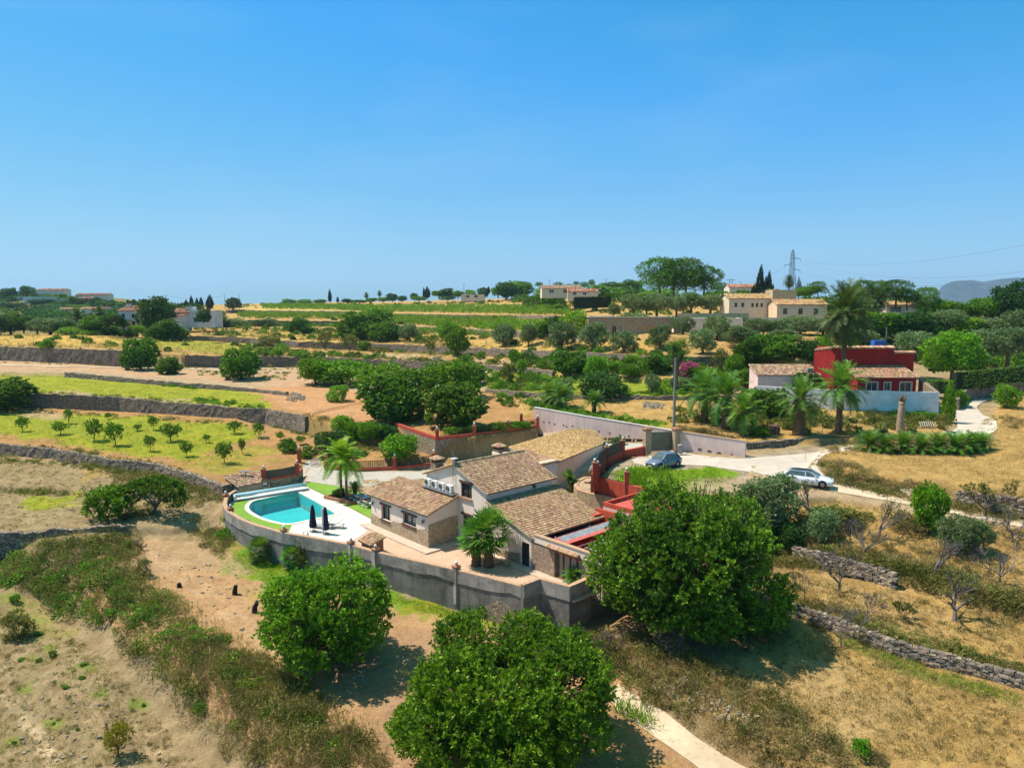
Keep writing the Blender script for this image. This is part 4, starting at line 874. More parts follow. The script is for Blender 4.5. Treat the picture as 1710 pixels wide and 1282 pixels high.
# ================= WALL WITH OPENINGS =================
def wall_panel(mb, p, q, z0, ztop, ops=(), depth=.22, ext=0):
    """p,q: xy ends (outside on the right of p->q). ztop: list of (frac, z). ops: (s0,s1,za,zb) in metres"""
    p = A(p[:2], dtype=float); q = A(q[:2], dtype=float); L = np.linalg.norm(q - p); d = (q - p) / L; nn = A((d[1], -d[0]))
    zt = lambda s: float(np.interp(s / L, [k[0] for k in ztop], [k[1] for k in ztop]))
    brk = sorted(set([0, L] + [k[0] * L for k in ztop] + [o[0] for o in ops] + [o[1] for o in ops]))
    P = lambda s, z, e=0: (p[0] + d[0] * s - nn[0] * e, p[1] + d[1] * s - nn[1] * e, z)
    for s0, s1 in zip(brk[:-1], brk[1:]):
        if s1 - s0 < 1e-6: continue
        col = sorted([o for o in ops if o[0] < s1 - 1e-6 and o[1] > s0 + 1e-6], key=lambda o: o[2]); lo = z0
        for o in col: mb.quad(P(s0, lo), P(s1, lo), P(s1, o[2]), P(s0, o[2])); lo = o[3]
        mb.add([P(s0, lo), P(s1, lo), P(s1, zt(s1)), P(s0, zt(s0))], [(0, 1, 2, 3)])
    for s0, s1, za, zb in ops:
        for a, b in (((s0, za), (s1, za)), ((s1, za), (s1, zb)), ((s1, zb), (s0, zb)), ((s0, zb), (s0, za))):
            mb.quad(P(*b), P(*a), P(a[0], a[1], depth), P(b[0], b[1], depth))
    return P
def window(parent, P, op, depth=.2, frame=None, glass=None, lintel=None, sill=None, mull=1, name='window', bars=0, surround=None, fw=.06):
    s0, s1, za, zb = op; w_ = MB()
    # glass pane
    w_.add([P(s0, za, depth - .0), P(s1, za, depth), P(s1, zb, depth), P(s0, zb, depth)], [(0, 1, 2, 3)])
    o = w_.build(name, glass or m_glass, parent)
    f = MB(); e = depth - .04
    for a, b in (((s0, za), (s1, za)), ((s1, za), (s1, zb)), ((s1, zb), (s0, zb)), ((s0, zb), (s0, za))): f.beam(P(a[0], a[1], e), P(b[0], b[1], e), fw * 1.6, fw * 1.6)
    for k in range(mull):
        s = s0 + (s1 - s0) * (k + 1) / (mull + 1); f.beam(P(s, za, e), P(s, zb, e), fw, fw)
    for k in range(bars):
        z = za + (zb - za) * (k + 1) / (bars + 1); f.beam(P(s0, z, e), P(s1, z, e), fw * .7, fw * .7)
    f.build('frame', frame or m_wood, o)
    if lintel: l = MB(); l.beam(P(s0 - .18, zb + .08, -.03), P(s1 + .18, zb + .08, -.03), .1, .18); l.build('lintel', lintel, o)
    if sill: l = MB(); l.beam(P(s0 - .1, za - .06, -.05), P(s1 + .1, za - .06, -.05), .2, .12); l.build('sill', sill, o)
    if surround:
        l = MB()
        for a, b in (((s0 - .07, za - .07), (s1 + .07, za - .07)), ((s1 + .07, za - .07), (s1 + .07, zb + .07)), ((s1 + .07, zb + .07), (s0 - .07, zb + .07)), ((s0 - .07, zb + .07), (s0 - .07, za - .07))): l.beam(P(a[0], a[1], -.03), P(b[0], b[1], -.03), .14, .14)
        l.build('surround', surround, o)
    return o
# ================= MAIN HOUSE =================
hs_ = thing('farmhouse', 'cream farmhouse with old tiled roofs and stone bases, inside the walled courtyard', 'house', H(0, 5))
wl = MB()
# gable facade a=0 : travel from b=14.2 to b=0 (outside = -u side): p->q right side
def fac(pa, pb): return pa[:2], pb[:2]
bz = lambda b: (14.2 - b) / 14.2
opsG = [(14.2 - 9.0, 14.2 - 7.5, 4.12, 5.45), (14.2 - 8.8, 14.2 - 7.5, 1.4, 2.6), (14.2 - 1.15, 14.2 - .3, .02, 2.0)]
PG = wall_panel(wl, H(0, 14.2), H(0, 0), -.3, [(0, 5.3), (bz(9.8), 6.85), (bz(5.6), 5.2), (bz(5.59), 4.35), (1, 2.6)], opsG)
window(hs_, PG, opsG[0], lintel=m_wood, sill=m_terra, bars=2); window(hs_, PG, opsG[1], lintel=m_wood, sill=m_terra)
dr = window(hs_, PG, opsG[2], .12, frame=m_black, name='door', mull=0, bars=4)
# W1 wing
opsW = [(18.65 - 16.9, 18.65 - 15.4, 1.0, 2.4), (18.65 - 13.3, 18.65 - 11.25, 1.42, 2.4)]
P1_ = wall_panel(wl, H(-3.3, 18.65), H(-3.3, 9.4), -.3, [(0, 3.0), (1, 3.0)], opsW)
for o in opsW: window(hs_, P1_, o, .3, lintel=m_wood, sill=m_wood, glass=m_glassg)
wall_panel(wl, H(-3.3, 9.4), H(0, 9.4), -.3, [(0, 3.0), (1, 4.1)])
wall_panel(wl, H(0.3, 18.65), H(-3.3, 18.65), -.3, [(0, 4.1), (1, 3.0)])
wall_panel(wl, H(0.3, 14.2), H(0.3, 18.65), -.3, [(0, 4.1), (1, 4.1)])
wall_panel(wl, H(0, 5.6), H(8, 5.6), 4.2, [(0, 5.15), (1, 5.15)], [(5.5, 6.0, 4.5, 5.1)])
wall_panel(wl, H(8, 0), H(8, 14.2), -.3, [(0, 2.6), (5.59 / 14.2, 4.35), (5.6 / 14.2, 5.2), (9.8 / 14.2, 6.85), (1, 5.3)])
wall_panel(wl, H(8, 14.2), H(0, 14.2), -.3, [(0, 5.3), (1, 5.3)])
# rear block with parapet gable
wall_panel(wl, H(7.9, 9.8), H(8.1, 14.0), 4, [(0, 6.9), (1, 6.2)]); 
wl.prism([H(7.6, 7.6), H(8.0, 7.6), H(8.0, 13.6), H(7.6, 13.6)], 3, [6.0, 6.0, 6.35, 6.35])
wl.prism([H(8.0, 9.0), H(12.2, 9.0), H(12.2, 13.6), H(8.0, 13.6)], 0, 5.6)
# terrace wing facade a=0, b 0 .. -7
opsT = [(2.55, 5.35, .1, 2.2)]
tw = MB(); PT = wall_panel(tw, H(-.06, 0), H(-.06, -7.1), -.3, [(0, 2.35), (1, 2.35)], opsT, .35); tw.prism([H(-.06, -7.1), H(.4, -7.1), H(.4, -7.15), H(-.06, -7.15)], -.3, 2.35)
tw.build('stone_facade', stone_mat('reddish_rubble', [(.36, .24, .17), (.48, .34, .25), (.28, .2, .15), (.42, .28, .2)], 3.2, (.3, .23, .17), .05, .6, 1.3), hs_)
g_ = window(hs_, PT, opsT[0], .3, frame=M('honey_wood', (.22, .08, .03), .5), glass=m_glassg, mull=3, name='glazed_door', fw=.09)
wl.prism([H(-.12, -.3), H(.16, -.3), H(.16, -7.3), H(-.12, -7.3)], 2.35, 2.92)
wl.prism([H(.0, -7.05), H(8.6, -7.05), H(8.6, -7.3), H(.0, -7.3)], -.3, 2.92)
wl.prism([H(-.1, 9.36), H(-.02, 9.36), H(-.02, 9.28), H(-.1, 9.28)], 0, 4)
wl.build('wall', m_cream, hs_)
c = MB(); c.prism([H(-.18, -.3), H(.22, -.3), H(.22, -7.36), H(-.18, -7.36)], 2.92, 2.99); c.build('parapet_coping', m_coping, hs_)
# stone bases
sb = MB()
P1b = lambda s, z: P1_(s, z, -.05)
wall_panel(sb, H(-3.36, 18.7), H(-3.36, 9.34), -.3, [(0, 1.15), (.14, 1.0), (.18, .92), (.36, .92), (.4, 1.2), (.56, 1.33), (.8, 1.33), (1, 1.75)])
sb.build('stone_base', m_ashlar, hs_)
sb = MB(); wall_panel(sb, H(-3.36, 9.34), H(0, 9.34), -.3, [(0, 2.1), (.3, 2.2), (.7, 2.35), (1, 2.3)]); wall_panel(sb, H(-.05, 5.2), H(-.05, 1.3), -.3, [(0, .6), (.5, .7), (1, .95)]); wall_panel(sb, H(-.05, 9.3), H(-.05, 5.2), -.3, [(0, .5), (1, .6)])
sb.build('stone_base', m_ashlar, hs_)
# roofs
wood_e = .35
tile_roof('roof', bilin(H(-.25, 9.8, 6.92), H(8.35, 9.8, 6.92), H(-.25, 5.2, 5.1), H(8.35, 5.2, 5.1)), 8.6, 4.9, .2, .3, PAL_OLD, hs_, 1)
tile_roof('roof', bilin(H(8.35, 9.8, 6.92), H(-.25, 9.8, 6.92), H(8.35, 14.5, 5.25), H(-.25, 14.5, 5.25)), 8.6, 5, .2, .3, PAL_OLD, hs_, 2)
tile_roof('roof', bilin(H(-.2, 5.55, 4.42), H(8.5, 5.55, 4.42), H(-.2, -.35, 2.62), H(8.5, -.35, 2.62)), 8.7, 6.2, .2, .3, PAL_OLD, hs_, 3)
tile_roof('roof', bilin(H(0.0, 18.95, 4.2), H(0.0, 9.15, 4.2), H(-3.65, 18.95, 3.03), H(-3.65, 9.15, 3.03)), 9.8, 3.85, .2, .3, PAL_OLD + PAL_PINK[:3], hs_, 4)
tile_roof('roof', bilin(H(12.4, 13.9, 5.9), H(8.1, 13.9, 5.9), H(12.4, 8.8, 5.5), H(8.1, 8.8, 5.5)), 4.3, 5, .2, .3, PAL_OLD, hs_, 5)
# ridge tiles
rg = MB(); 
for i in range(24):
    a0 = -.25 + 8.6 * i / 24; c_ = [.46, .33, .2] if i % 3 else [.36, .22, .12]; rg.tube([H(a0, 9.8, 6.93), H(a0 + .39, 9.8, 6.95)], [.13, .15], 8, c_)
rg.build('ridge_tiles', m_tilemat, hs_)
# chimneys
def chimney(a, b, z, hgt, sx, sy):
    m = MB(); m.box(H(a, b, z + hgt / 2 - .6), (sx, sy, hgt + 1.2), HA); o = m.build('chimney', m_pstone, hs_)
    m = MB(); 
    for dx in (-.32, .32):
        for dy in (-.32, .32): m.box(H(a + dx * sx, b + dy * sy, z + hgt + .12), (.14, .14, .26), HA)
    m.box(H(a, b, z + hgt + .01), (sx * .95, sy * .95, .05), HA); m.build('flue', m_black, o)
    m = MB(); k = 6
    q0, q1, q2, q3 = [H(a + i * sx * .62, b + j * sy * .62, z + hgt + .25) for i, j in ((-1, -1), (1, -1), (1, 1), (-1, 1))]; ap = H(a, b, z + hgt + .62)
    for p_, q_ in ((q0, q1), (q1, q2), (q2, q3), (q3, q0)):
        for i in range(k):
            u0 = A(p_) + (A(q_) - A(p_)) * (i + .5) / k; m.tube([A(ap) * .85 + u0 * .15, u0], [.03, .09], 6, random.choice(PAL_PINK))
        m.add([p_, q_, ap], [(0, 1, 2)], (.3, .2, .13))
    m.build('cowl', m_tilemat, o)
chimney(.8, 13.6, 5.1, 1.3, .95, .8); chimney(8.2, 13.2, 5.9, .75, .9, .9)
# back terrace with shade sails
fl = MB()
for q in ([(.2, -7.0), (8.5, -7.0), (8.5, -5.5), (.2, -5.5)], [(.2, -2.3), (8.5, -2.3), (8.5, -.4), (.2, -.4)], [(.2, -5.5), (1.3, -5.5), (1.3, -2.3), (.2, -2.3)], [(7.2, -5.5), (8.5, -5.5), (8.5, -2.3), (7.2, -2.3)]): fl.prism([H(*k) for k in q], 1.95, 2.25)
fl.build('roof_terrace', m_redfloor, hs_)
fl = MB(); fl.prism([H(1.0, -5.8), H(7.5, -5.8), H(7.5, -2.0), H(1.0, -2.0)], -.1, .25); fl.build('patio_floor', m_redh, hs_)
fl = MB()
for p_, q_ in (((1.3, -5.5), (7.2, -5.5)), ((7.2, -5.5), (7.2, -2.3)), ((7.2, -2.3), (1.3, -2.3)), ((1.3, -2.3), (1.3, -5.5))): wall_panel(fl, H(*p_)[:2], H(*q_)[:2], .2, [(0, 2.26), (1, 2.26)])
fl.build('patio_wall', m_redh, hs_)
wr = MB()
for b_ in (-2.2, -2.8, -3.4, -4.6, -5.2, -5.9): wr.tube([H(.2, b_, 2.95), H(8.5, b_ - .2, 3.1)], .018, 4)
for a_ in (.4, 4.4, 8.4):
    for b_ in (-2.2, -5.9): wr.tube([H(a_, b_, 2.2), H(a_, b_, 3.15)], .035, 6)
wr.build('awning_wires', m_whiteplastic, hs_)
m_sail = M('sail_cloth', (.24, .25, .28), .8, (.17, .18, .2), 2)
for b0_, b1_ in ((-2.35, -3.15), (-5.3, -6.2)):
    sv = MB(); n_ = 18
    P_s = lambda i, s: H(.3 + 8.0 * i / n_, (b0_ if s else b1_) - .25 * i / n_, 3.02 + .1 * s - .10 * (i % 2) + .12 * i / n_)
    for i in range(n_): sv.quad(P_s(i, 0), P_s(i + 1, 0), P_s(i + 1, 1), P_s(i, 1))
    sv.build('shade_awning', m_sail, hs_)
pw = MB(); pw.prism([H(8.4, -7.2), H(8.7, -7.2), H(8.7, .6), H(8.4, .6)], 0, 3.2); pw.prism([H(7.4, .3), H(8.7, .3), H(8.7, -.1), H(7.4, -.1)], 2.0, 2.9); pw.build('terrace_parapet', m_redp, hs_)
up = MB(); up.prism([H(8.9, -5.5), H(14, -5.5), H(14, 0.2), H(8.9, 0.2)], .2, 3.35); up.build('upper_block', m_pink, hs_)
up = MB(); up.prism([H(9.1, -5.3), H(13.8, -5.3), H(13.8, .0), H(9.1, .0)], 3.2, 3.42); up.build('upper_terrace', m_redfloor, hs_)
up = MB()
for q in ([(8.9, -5.5), (9.1, -5.5), (9.1, .2), (8.9, .2)], [(9.1, 0), (14, 0), (14, .2), (9.1, .2)], [(9.1, -5.5), (14, -5.5), (14, -5.3), (9.1, -5.3)]): up.prism([H(*k) for k in q], 3.36, 3.75)
up.build('parapet', m_redp, hs_)
# tile canopy over glazed doors
m = MB()
for i in range(17):
    b = -1.95 - i * .2; m.tube([H(-.02, b, 2.62), H(-.42, b, 2.45)], [.07, .09], 6, random.choice(PAL_OLD)); 
m.prism([H(-.06, -1.85), H(-.38, -1.85), H(-.38, -5.3), H(-.06, -5.3)], 2.33, 2.42, (.12, .06, .03)); m.build('tile_canopy', m_tilemat, hs_)
# wall lamps
for (a, b, z) in ((-3.42, 18.2, 2.2), (-3.42, 10.0, 2.3), (-.1, -6.4, 1.7)):
    m = MB(); m.box(H(a, b, z + .12), (.16, .2, .06), HA); m.lathe(H(a - .06, b, z - .15), [(.04, 0), (.1, .06), (.1, .22), (.05, .27)], 8); m.build('wall_lamp', m_iron, hs_)
# plinth walk
pl = MB(); pl.prism([H(-4.35, 19.2), H(-4.35, 8.35), H(0, 8.35), H(0, 9.4), H(-3.3, 9.4), H(-3.3, 19.2)], -.05, .13); pl.prism([H(-.9, 5.2), H(-.9, -2.2), H(0, -2.2), H(0, 5.2)], -.05, .10); pl.prism([H(-2.2, -2.2), H(-2.2, -6.6), H(0, -6.6), H(0, -2.2)], -.05, .09)
o = pl.build('paved_plinth', M('plinth', (.52, .42, .33), .8, (.44, .35, .27), 2, .1), hs_)
st = MB(); st.box(H(-1.3, 3.6, .12), (1.0, 2.2, .24), HA); st.box(H(-1.0, 1.9, .17), (.5, .5, .34), HA); st.build('step', m_coping, hs_)
# antenna
an = MB(); q = H(-.15, 9.9, 5.0); an.tube([H(-.15, 9.95, 5.2), H(-.15, 9.95, 8.1)], .03, 6)
for k, z in enumerate((7.5, 7.7, 7.9)): an.tube([H(-.15 - .35, 9.95, z), H(-.15 + .35, 9.95, z)], .012, 5)
an.build('antenna', m_metalg, hs_)
dp = MB(); dp.box(H(-.2, 9.7, 7.45), (.55, .45, .06), HA); dp.box(H(-.2, 9.7, 7.2), (.05, .05, .5), HA); dp.build('small_solar_panel', m_whiteplastic, hs_)
# air conditioners, shared shelf
sh = MB(); sh.prism([H(-.75, 14.0), H(-.75, 9.35), H(0, 9.35), H(0, 14.0)], 4.23, 4.30)
for b in (9.6, 11.7, 13.8): sh.beam(H(-.7, b, 4.2), H(-.02, b, 3.95), .05, .05)
sh.build('bracket_shelf', m_metalg, hs_)
ac = thing('air_conditioner', 'white outdoor air conditioner on the house wall, leftmost of the four', 'air conditioner', H(-.4, 13.35, 4.33), 'air conditioners in a row on the house wall')
def acm():
    u_, v_ = Vector((math.cos(HA), math.sin(HA), 0)), Vector((math.sin(HA), -math.cos(HA), 0)); L = Vector(ac.location)
    m = MB(); m.box(tuple(L + Vector((0, 0, .36))), (.34, .84, .66), HA); m.build('casing', m_whiteplastic, ac, bevel=.02)
    c0 = L - u_ * .175 - v_ * .1 + Vector((0, 0, .36)); m = MB()
    for rr_, tw_ in ((.26, .02),):
        pts = [c0 + v_ * math.cos(i * math.pi / 9) * rr_ + Vector((0, 0, 1)) * math.sin(i * math.pi / 9) * rr_ for i in range(18)]
        m.add(pts, [tuple(range(18))])
    m.build('fan_grille', m_black, ac)
    m = MB()
    for rr_ in (.25, .18, .11, .04): m.tube([c0 - u_ * .01 + v_ * math.cos(i * math.pi / 9) * rr_ + Vector((0, 0, 1)) * math.sin(i * math.pi / 9) * rr_ for i in range(19)], .012, 4)
    m.build('guard', m_metalg, ac)
acm()
def dup(t, loc, label, rot=None, scale=None, group=None):
    c = t.copy(); COL.objects.link(c); c.location = loc; c['label'] = label
    if rot is not None: c.rotation_euler = (0, 0, rot)
    if scale is not None: c.scale = scale
    if group: c['group'] = group
    for ch in list(t.children):
        d = ch.copy(); COL.objects.link(d); d.parent = c
        for g in list(ch.children):
            e = g.copy(); COL.objects.link(e); e.parent = d
    return c
for k, lab in enumerate(('white outdoor air conditioner on the house wall, second from the left of four', 'white outdoor air conditioner on the house wall, third from the left of four', 'white outdoor air conditioner on the house wall, rightmost of four, next to the upper window')):
    dup(ac, H(-.4, 13.35 - 1.08 * (k + 1), 4.33), lab)

# curved-roof garage
gA, gB, gD = P3(918, 777, 3.9), P3(1008, 740, 3.9), P3(849, 746, 3.9); gC = P3(950, 716, 4.7)
gr = thing('garage', 'cream garage with a fan shaped curved tiled roof behind the farmhouse', 'garage', (float(gA[0]), float(gA[1]), 1.2))
def gf(s, t):
    # s: gD->gC (top/back) ; t from left/back edge to the right eave gA-gB
    p = (gD * (1 - s) + gC * s) * (1 - t) + (gA * (1 - s) + gB * s) * t
    bl = math.sin(math.pi * min(max(t, 0), 1)) * s ** 5
    c0 = (gC - gD) / np.linalg.norm((gC - gD)[:2]) * .4 + (gB - gA) / np.linalg.norm((gB - gA)[:2]) * .6
    p = p + A((c0[0], c0[1], 0)) * bl * 2.6; p[2] += .25 * math.sin(math.pi * t) * s
    return p
tile_roof('roof', gf, 14, 10.5, .24, .36, PAL_GOLD, gr, 9)
bd = [gf(s, 1) for s in np.linspace(0, 1, 8)] + [gf(1, t) for t in np.linspace(1, 0, 12)[1:]] + [gf(s, 0) for s in np.linspace(1, 0, 8)[1:]] + [gf(0, t) for t in np.linspace(0, 1, 6)[1:-1]]
cen = np.mean(bd, 0); bd2 = [(q[0] * .97 + cen[0] * .03, q[1] * .97 + cen[1] * .03, q[2] - .12) for q in bd]
m = MB(); m.prism([q[:2] for q in bd2], .5, [q[2] for q in bd2]); m.build('wall', m_cream, gr)
m = MB(); q0, q1 = bd2[0], bd2[-1]; m.beam(A(q0) + (-.35, .3, -.25), A(q0) + (-2.2, 3.4, -.25), .3, .35); m.build('lintel', m_wood, gr)

# pool shed with tiled roof
sA, sB, sC, sD = P3(372, 795, 2.0), P3(436, 786, 2.0), P3(398, 814, 1.85), P3(450, 803, 1.85)
sh_ = thing('pool_shed', 'small stone pool shed with pinkish tiled roof at the corner of the pool terrace', 'shed', (float(sC[0]), float(sC[1]), 0))
sA, sB, sC, sD = PD(373, 794, 78.5), PD(437, 785, 82.5), PD(398, 813, 76.0), PD(453, 802, 79.5)
tile_roof('roof', bilin(sA, sB, sC, sD), 4.6, 2.8, .21, .34, PAL_PINK, sh_, 12)
def base_of(q, k=.93):
    c_ = (sA + sB + sC + sD) / 4; return A((c_[0] + (q[0] - c_[0]) * k, c_[1] + (q[1] - c_[1]) * k, q[2] - .12))
m = MB(); bb = [base_of(q) for q in (sC, sD, sB, sA)]; wall_panel(m, bb[0], bb[1], -.2, [(0, bb[0][2]), (1, bb[1][2])], [(3.0, 3.7, .5, 1.3)], .1)
PS = wall_panel(MB(), bb[0], bb[1], -.2, [(0, bb[0][2]), (1, bb[1][2])], [], .1)
m.build('stone_front', m_ashlar, sh_); window(sh_, PS, (3.0, 3.7, .5, 1.3), .08, frame=m_wood, glass=m_whiteplastic, mull=0, name='hatch')
m = MB(); wall_panel(m, bb[3], bb[0], -2.6, [(0, bb[3][2]), (1, bb[0][2])]); wall_panel(m, bb[1], bb[2], -.2, [(0, bb[1][2]), (1, bb[2][2])]); wall_panel(m, bb[2], bb[3], -1, [(0, bb[2][2]), (1, bb[3][2])]); m.build('wall', m_grey, sh_)
m = MB(); q = (sA * .55 + sB * .2 + sC * .15 + sD * .1); m.box((q[0] + .6, q[1] + .6, q[2] + .45), (1.3, .5, .08), .2); m.box((q[0] + .6, q[1] + .6, q[2] + .2), (.1, .1, .5), .2); m.build('solar_panel', m_metalg, sh_)

# small barbecue house in the courtyard wall
bq = P3(621, 903, 1.1); ba_, bb_ = float((bq[:2] - O2) @ U2), float((bq[:2] - O2) @ W2); b0 = thing('barbecue', 'small brick barbecue hut with tiled roof against the courtyard wall', 'barbecue', (float(bq[0]), float(bq[1]), 0))
tile_roof('roof', bilin(H(ba_ + .75, bb_ + 1.0, 1.55), H(ba_ + .75, bb_ - 1.0, 1.55), H(ba_ - .75, bb_ + 1.0, 1.1), H(ba_ - .75, bb_ - 1.0, 1.1)), 2.0, 1.5, .2, .3, PAL_OLD, b0, 33)
m = MB(); m.prism([H(ba_ + .6, bb_ + .85), H(ba_ + .6, bb_ - .85), H(ba_ - .5, bb_ - .85), H(ba_ - .5, bb_ + .85)][:4], 0, [1.38, 1.38, 1.05, 1.05]); m.build('body', m_terra, b0)
m = MB(); m.prism([H(ba_ + .63, bb_ + .4), H(ba_ + .63, bb_ - .4), H(ba_ + .6, bb_ - .4), H(ba_ + .6, bb_ + .4)], .5, 1.0); m.build('hearth', m_black, b0)

# pool
po = thing('swimming_pool', 'turquoise half round swimming pool with white coping', 'swimming pool', H(-6.5, 29))
pin = [A(q[:2]) for q in POOL]; n = len(pin)
def smoothpoly(P, idx):
    out = []
    for i in range(len(P)):
        a, b = P[i], P[(i + 1) % len(P)]
        if i in idx:
            p0, p3 = P[i - 1], P[(i + 2) % len(P)]
            for k in range(5):
                t = k / 5; out.append(.5 * ((2 * a) + (b - p0) * t + (2 * p0 - 5 * a + 4 * b - p3) * t * t + (3 * a - p0 - 3 * b + p3) * t ** 3))
        else: out.append(a)
    return out
pin = smoothpoly(pin, range(2, 8)); 
pcx = np.mean(pin, 0); area = sum(pin[i][0] * pin[(i + 1) % len(pin)][1] - pin[(i + 1) % len(pin)][0] * pin[i][1] for i in range(len(pin)))
if area < 0: pin = pin[::-1]
def offset(P, d):
    o = []; n = len(P)
    for i in range(n):
        a, b, c = P[i - 1], P[i], P[(i + 1) % n]; e1 = (b - a) / np.linalg.norm(b - a); e2 = (c - b) / np.linalg.norm(c - b)
        n1 = A((e1[1], -e1[0])); n2 = A((e2[1], -e2[0])); m_ = n1 + n2; m_ = m_ / np.linalg.norm(m_); o.append(b + m_ * d / max(.5, m_ @ n1))
    return o
pout = offset(pin, .42)
m_poolw = M('pool_paint', (.10, .52, .50), .5, (.08, .45, .45), .6)
m = MB(); k = len(pin)
m.add([(q[0], q[1], .02) for q in pin] + [(q[0], q[1], -1.5) for q in pin], [(i, i + k, (i + 1) % k + k, (i + 1) % k) for i in range(k)] + [tuple(range(k, 2 * k))]); m.build('basin', m_poolw, po)
m = MB(); V = [(q[0], q[1], .075) for q in pin] + [(q[0], q[1], .075) for q in pout] + [(q[0], q[1], -.1) for q in pout] + [(q[0], q[1], -.02) for q in pin]
m.add(V, [(i, i + k, (i + 1) % k + k, (i + 1) % k) for i in range(k)] + [(i + k, i + 2 * k, (i + 1) % k + 2 * k, (i + 1) % k + k) for i in range(k)] + [((i + 1) % k, (i + 1) % k + 3 * k, i + 3 * k, i) for i in range(k)]); m.build('coping', m_deck, po)
mw, tt, pp = nodes('pool_water'); tt.nodes.remove(pp)
tb = tt.nodes.new('ShaderNodeBsdfTransparent'); tb.inputs[0].default_value = (.62, .93, .95, 1); gb = tt.nodes.new('ShaderNodeBsdfGlossy'); gb.inputs['Roughness'].default_value = .05
fr = tt.nodes.new('ShaderNodeFresnel'); fr.inputs[0].default_value = 1.33; ms = tt.nodes.new('ShaderNodeMixShader'); bp = tt.nodes.new('ShaderNodeBump'); bp.inputs['Strength'].default_value = .25; bp.inputs['Distance'].default_value = .05
tt.links.new(noise(tt, 2.5, 3, wcoords(tt)), bp.inputs['Height']); tt.links.new(bp.outputs[0], gb.inputs['Normal']); tt.links.new(bp.outputs[0], fr.inputs['Normal'])
tt.links.new(fr.outputs[0], ms.inputs[0]); tt.links.new(tb.outputs[0], ms.inputs[1]); tt.links.new(gb.outputs[0], ms.inputs[2]); tt.links.new(ms.outputs[0], tt.nodes['Material Output'].inputs[0])
m = MB(); m.add([(q[0], q[1], -.07) for q in pin], [tuple(range(k))]); m.build('water', mw, po)
# deck with pool hole
DECK = [H(-4.9, 39.6), H(-1.2, 39.6), H(-1.7, 28.7), H(-2.5, 20.0), H(-3.3, 18.7), H(-4.3, 18.65), H(-4.6, 17.2), H(-7.2, 15.6), H(-9.2, 14.9)] + [tuple(P3(x, y, .9)[:2] + A((.12, .22))) for x, y in [(560, 905), (520, 897), (471, 889), (425, 876), (400, 866), (382, 855), (375, 848), (374, 841), (378, 831), (384, 824)]]
o = link('pool_deck', sheet_with_hole('pool_deck', DECK, [tuple(q) for q in offset(pin, .38)], m_deck, .03)); o['kind'] = 'structure'
lw = [tuple(q) for q in offset(pin, .42)]
def near(p, q): return np.linalg.norm(A(p[:2]) - A(q[:2]))
# left lawn between coping and wall
cv = [q for q in offset(pin, .42)]; cvl = sorted([q for q in cv if (q - O2) @ U2 < -8.2], key=lambda q: (q - O2) @ W2)
outl = [P3(x, y, .9)[:2] + A((.16, .26)) for x, y in [(471, 889), (425, 876), (400, 866), (382, 855), (376, 848), (375, 841), (379, 832)]]
lawn = [tuple(q) for q in outl] + [tuple(H(-9.6, 35.4)[:2])] + [tuple(q) for q in cvl[::-1]]
drape('lawn', lawn, m_lawn, z=.06, kind='structure')
drape('lawn', [H(-1.15, 38.2)[:2], H(1.2, 37.5)[:2], H(2.0, 30)[:2], H(.9, 24.5)[:2], H(.6, 19.0)[:2], H(-3.0, 19.0)[:2], H(-2.35, 20.0)[:2], H(-1.6, 28.7)[:2]], m_lawn, z=.05)
# pool cover roller
rc = thing('pool_cover_roller', 'white and blue rolled pool cover on a long roller beside the pool', 'pool cover roller', H(-9, 35.6, 0))
m = MB(); m.tube([H(-9.9, 35.9, .55), H(-1.9, 35.2, .55)], .2, 12); m.build('rolled_cover', M('cover_blue', (.42, .62, .68), .5, (.36, .58, .66), 1), rc, smooth=True)
m = MB(); m.box(H(-5.9, 35.0, .28), (8.2, .55, .12), HA - .09); m.build('bench_board', m_whiteplastic, rc)
for a in (-9.9, -1.8):
    m = MB(); m.box(H(a, 35.5, .3), (.16, .5, .7), HA); m.build('stand', m_whiteplastic, rc)
# loungers
def lounger(loc, rot, label, towel=None, grp='sun loungers by the pool'):
    t = thing('sun_lounger', label, 'sun lounger', loc, grp, rot)
    m = MB(); 
    for y in (-.33, .33): m.beam((-.95, y, .3), (.95, y, .3), .05, .06)
    for x in (-.95, .95): m.beam((x, -.33, .3), (x, .33, .3), .05, .06)
    def bl(mb, name, mat):
        me = bpy.data.meshes.new(name); me.from_pydata(mb.v, [], mb.f); me.materials.append(mat); return link(name, me, t)
    bl(m, 'frame', m_whiteplastic)
    for x in (-.8, .8):
        for y in (-.3, .3): q = MB(); q.beam((x, y, 0), (x, y, .3), .05, .05); bl(q, 'leg', m_whiteplastic)
    q = MB(); q.box((.35, 0, .345), (1.2, .6, .04)); bl(q, 'seat', towel or m_whiteplastic)
    q = MB(); q.beam((-.25, 0, .36), (-.85, 0, .78), .6, .04); bl(q, 'backrest', towel or m_whiteplastic)
    return t
q = P3(540, 882, 0); lounger((q[0], q[1], .04), HA + 2.2, 'white sun lounger half hidden behind the closed dark parasols', M('sling_grey', (.4, .38, .36), .8)); 
q = P3(558, 881, 0); lounger((q[0], q[1], .04), HA + 2.2, 'white sun lounger with raised back, right of the closed dark parasols', M('sling_grey', (.4, .38, .36), .8))
for k, (x, y, lab, tw_) in enumerate([(597, 833, 'white sun lounger on the lawn nearest the palm bed, leftmost of the row', None), (604, 837, 'white sun lounger on the lawn, second of the row from the palm bed', None), (611, 841, 'white lawn sun lounger with a red towel, next to the cream wing', M('red_towel', (.5, .12, .1), .9)), (618, 846, 'white sun lounger on the lawn touching the corner of the cream wing', None)]):
    q = P3(x, y, 0); lounger((q[0], q[1], .05), HA + .3, lab, tw_, 'sun loungers on the lawn')
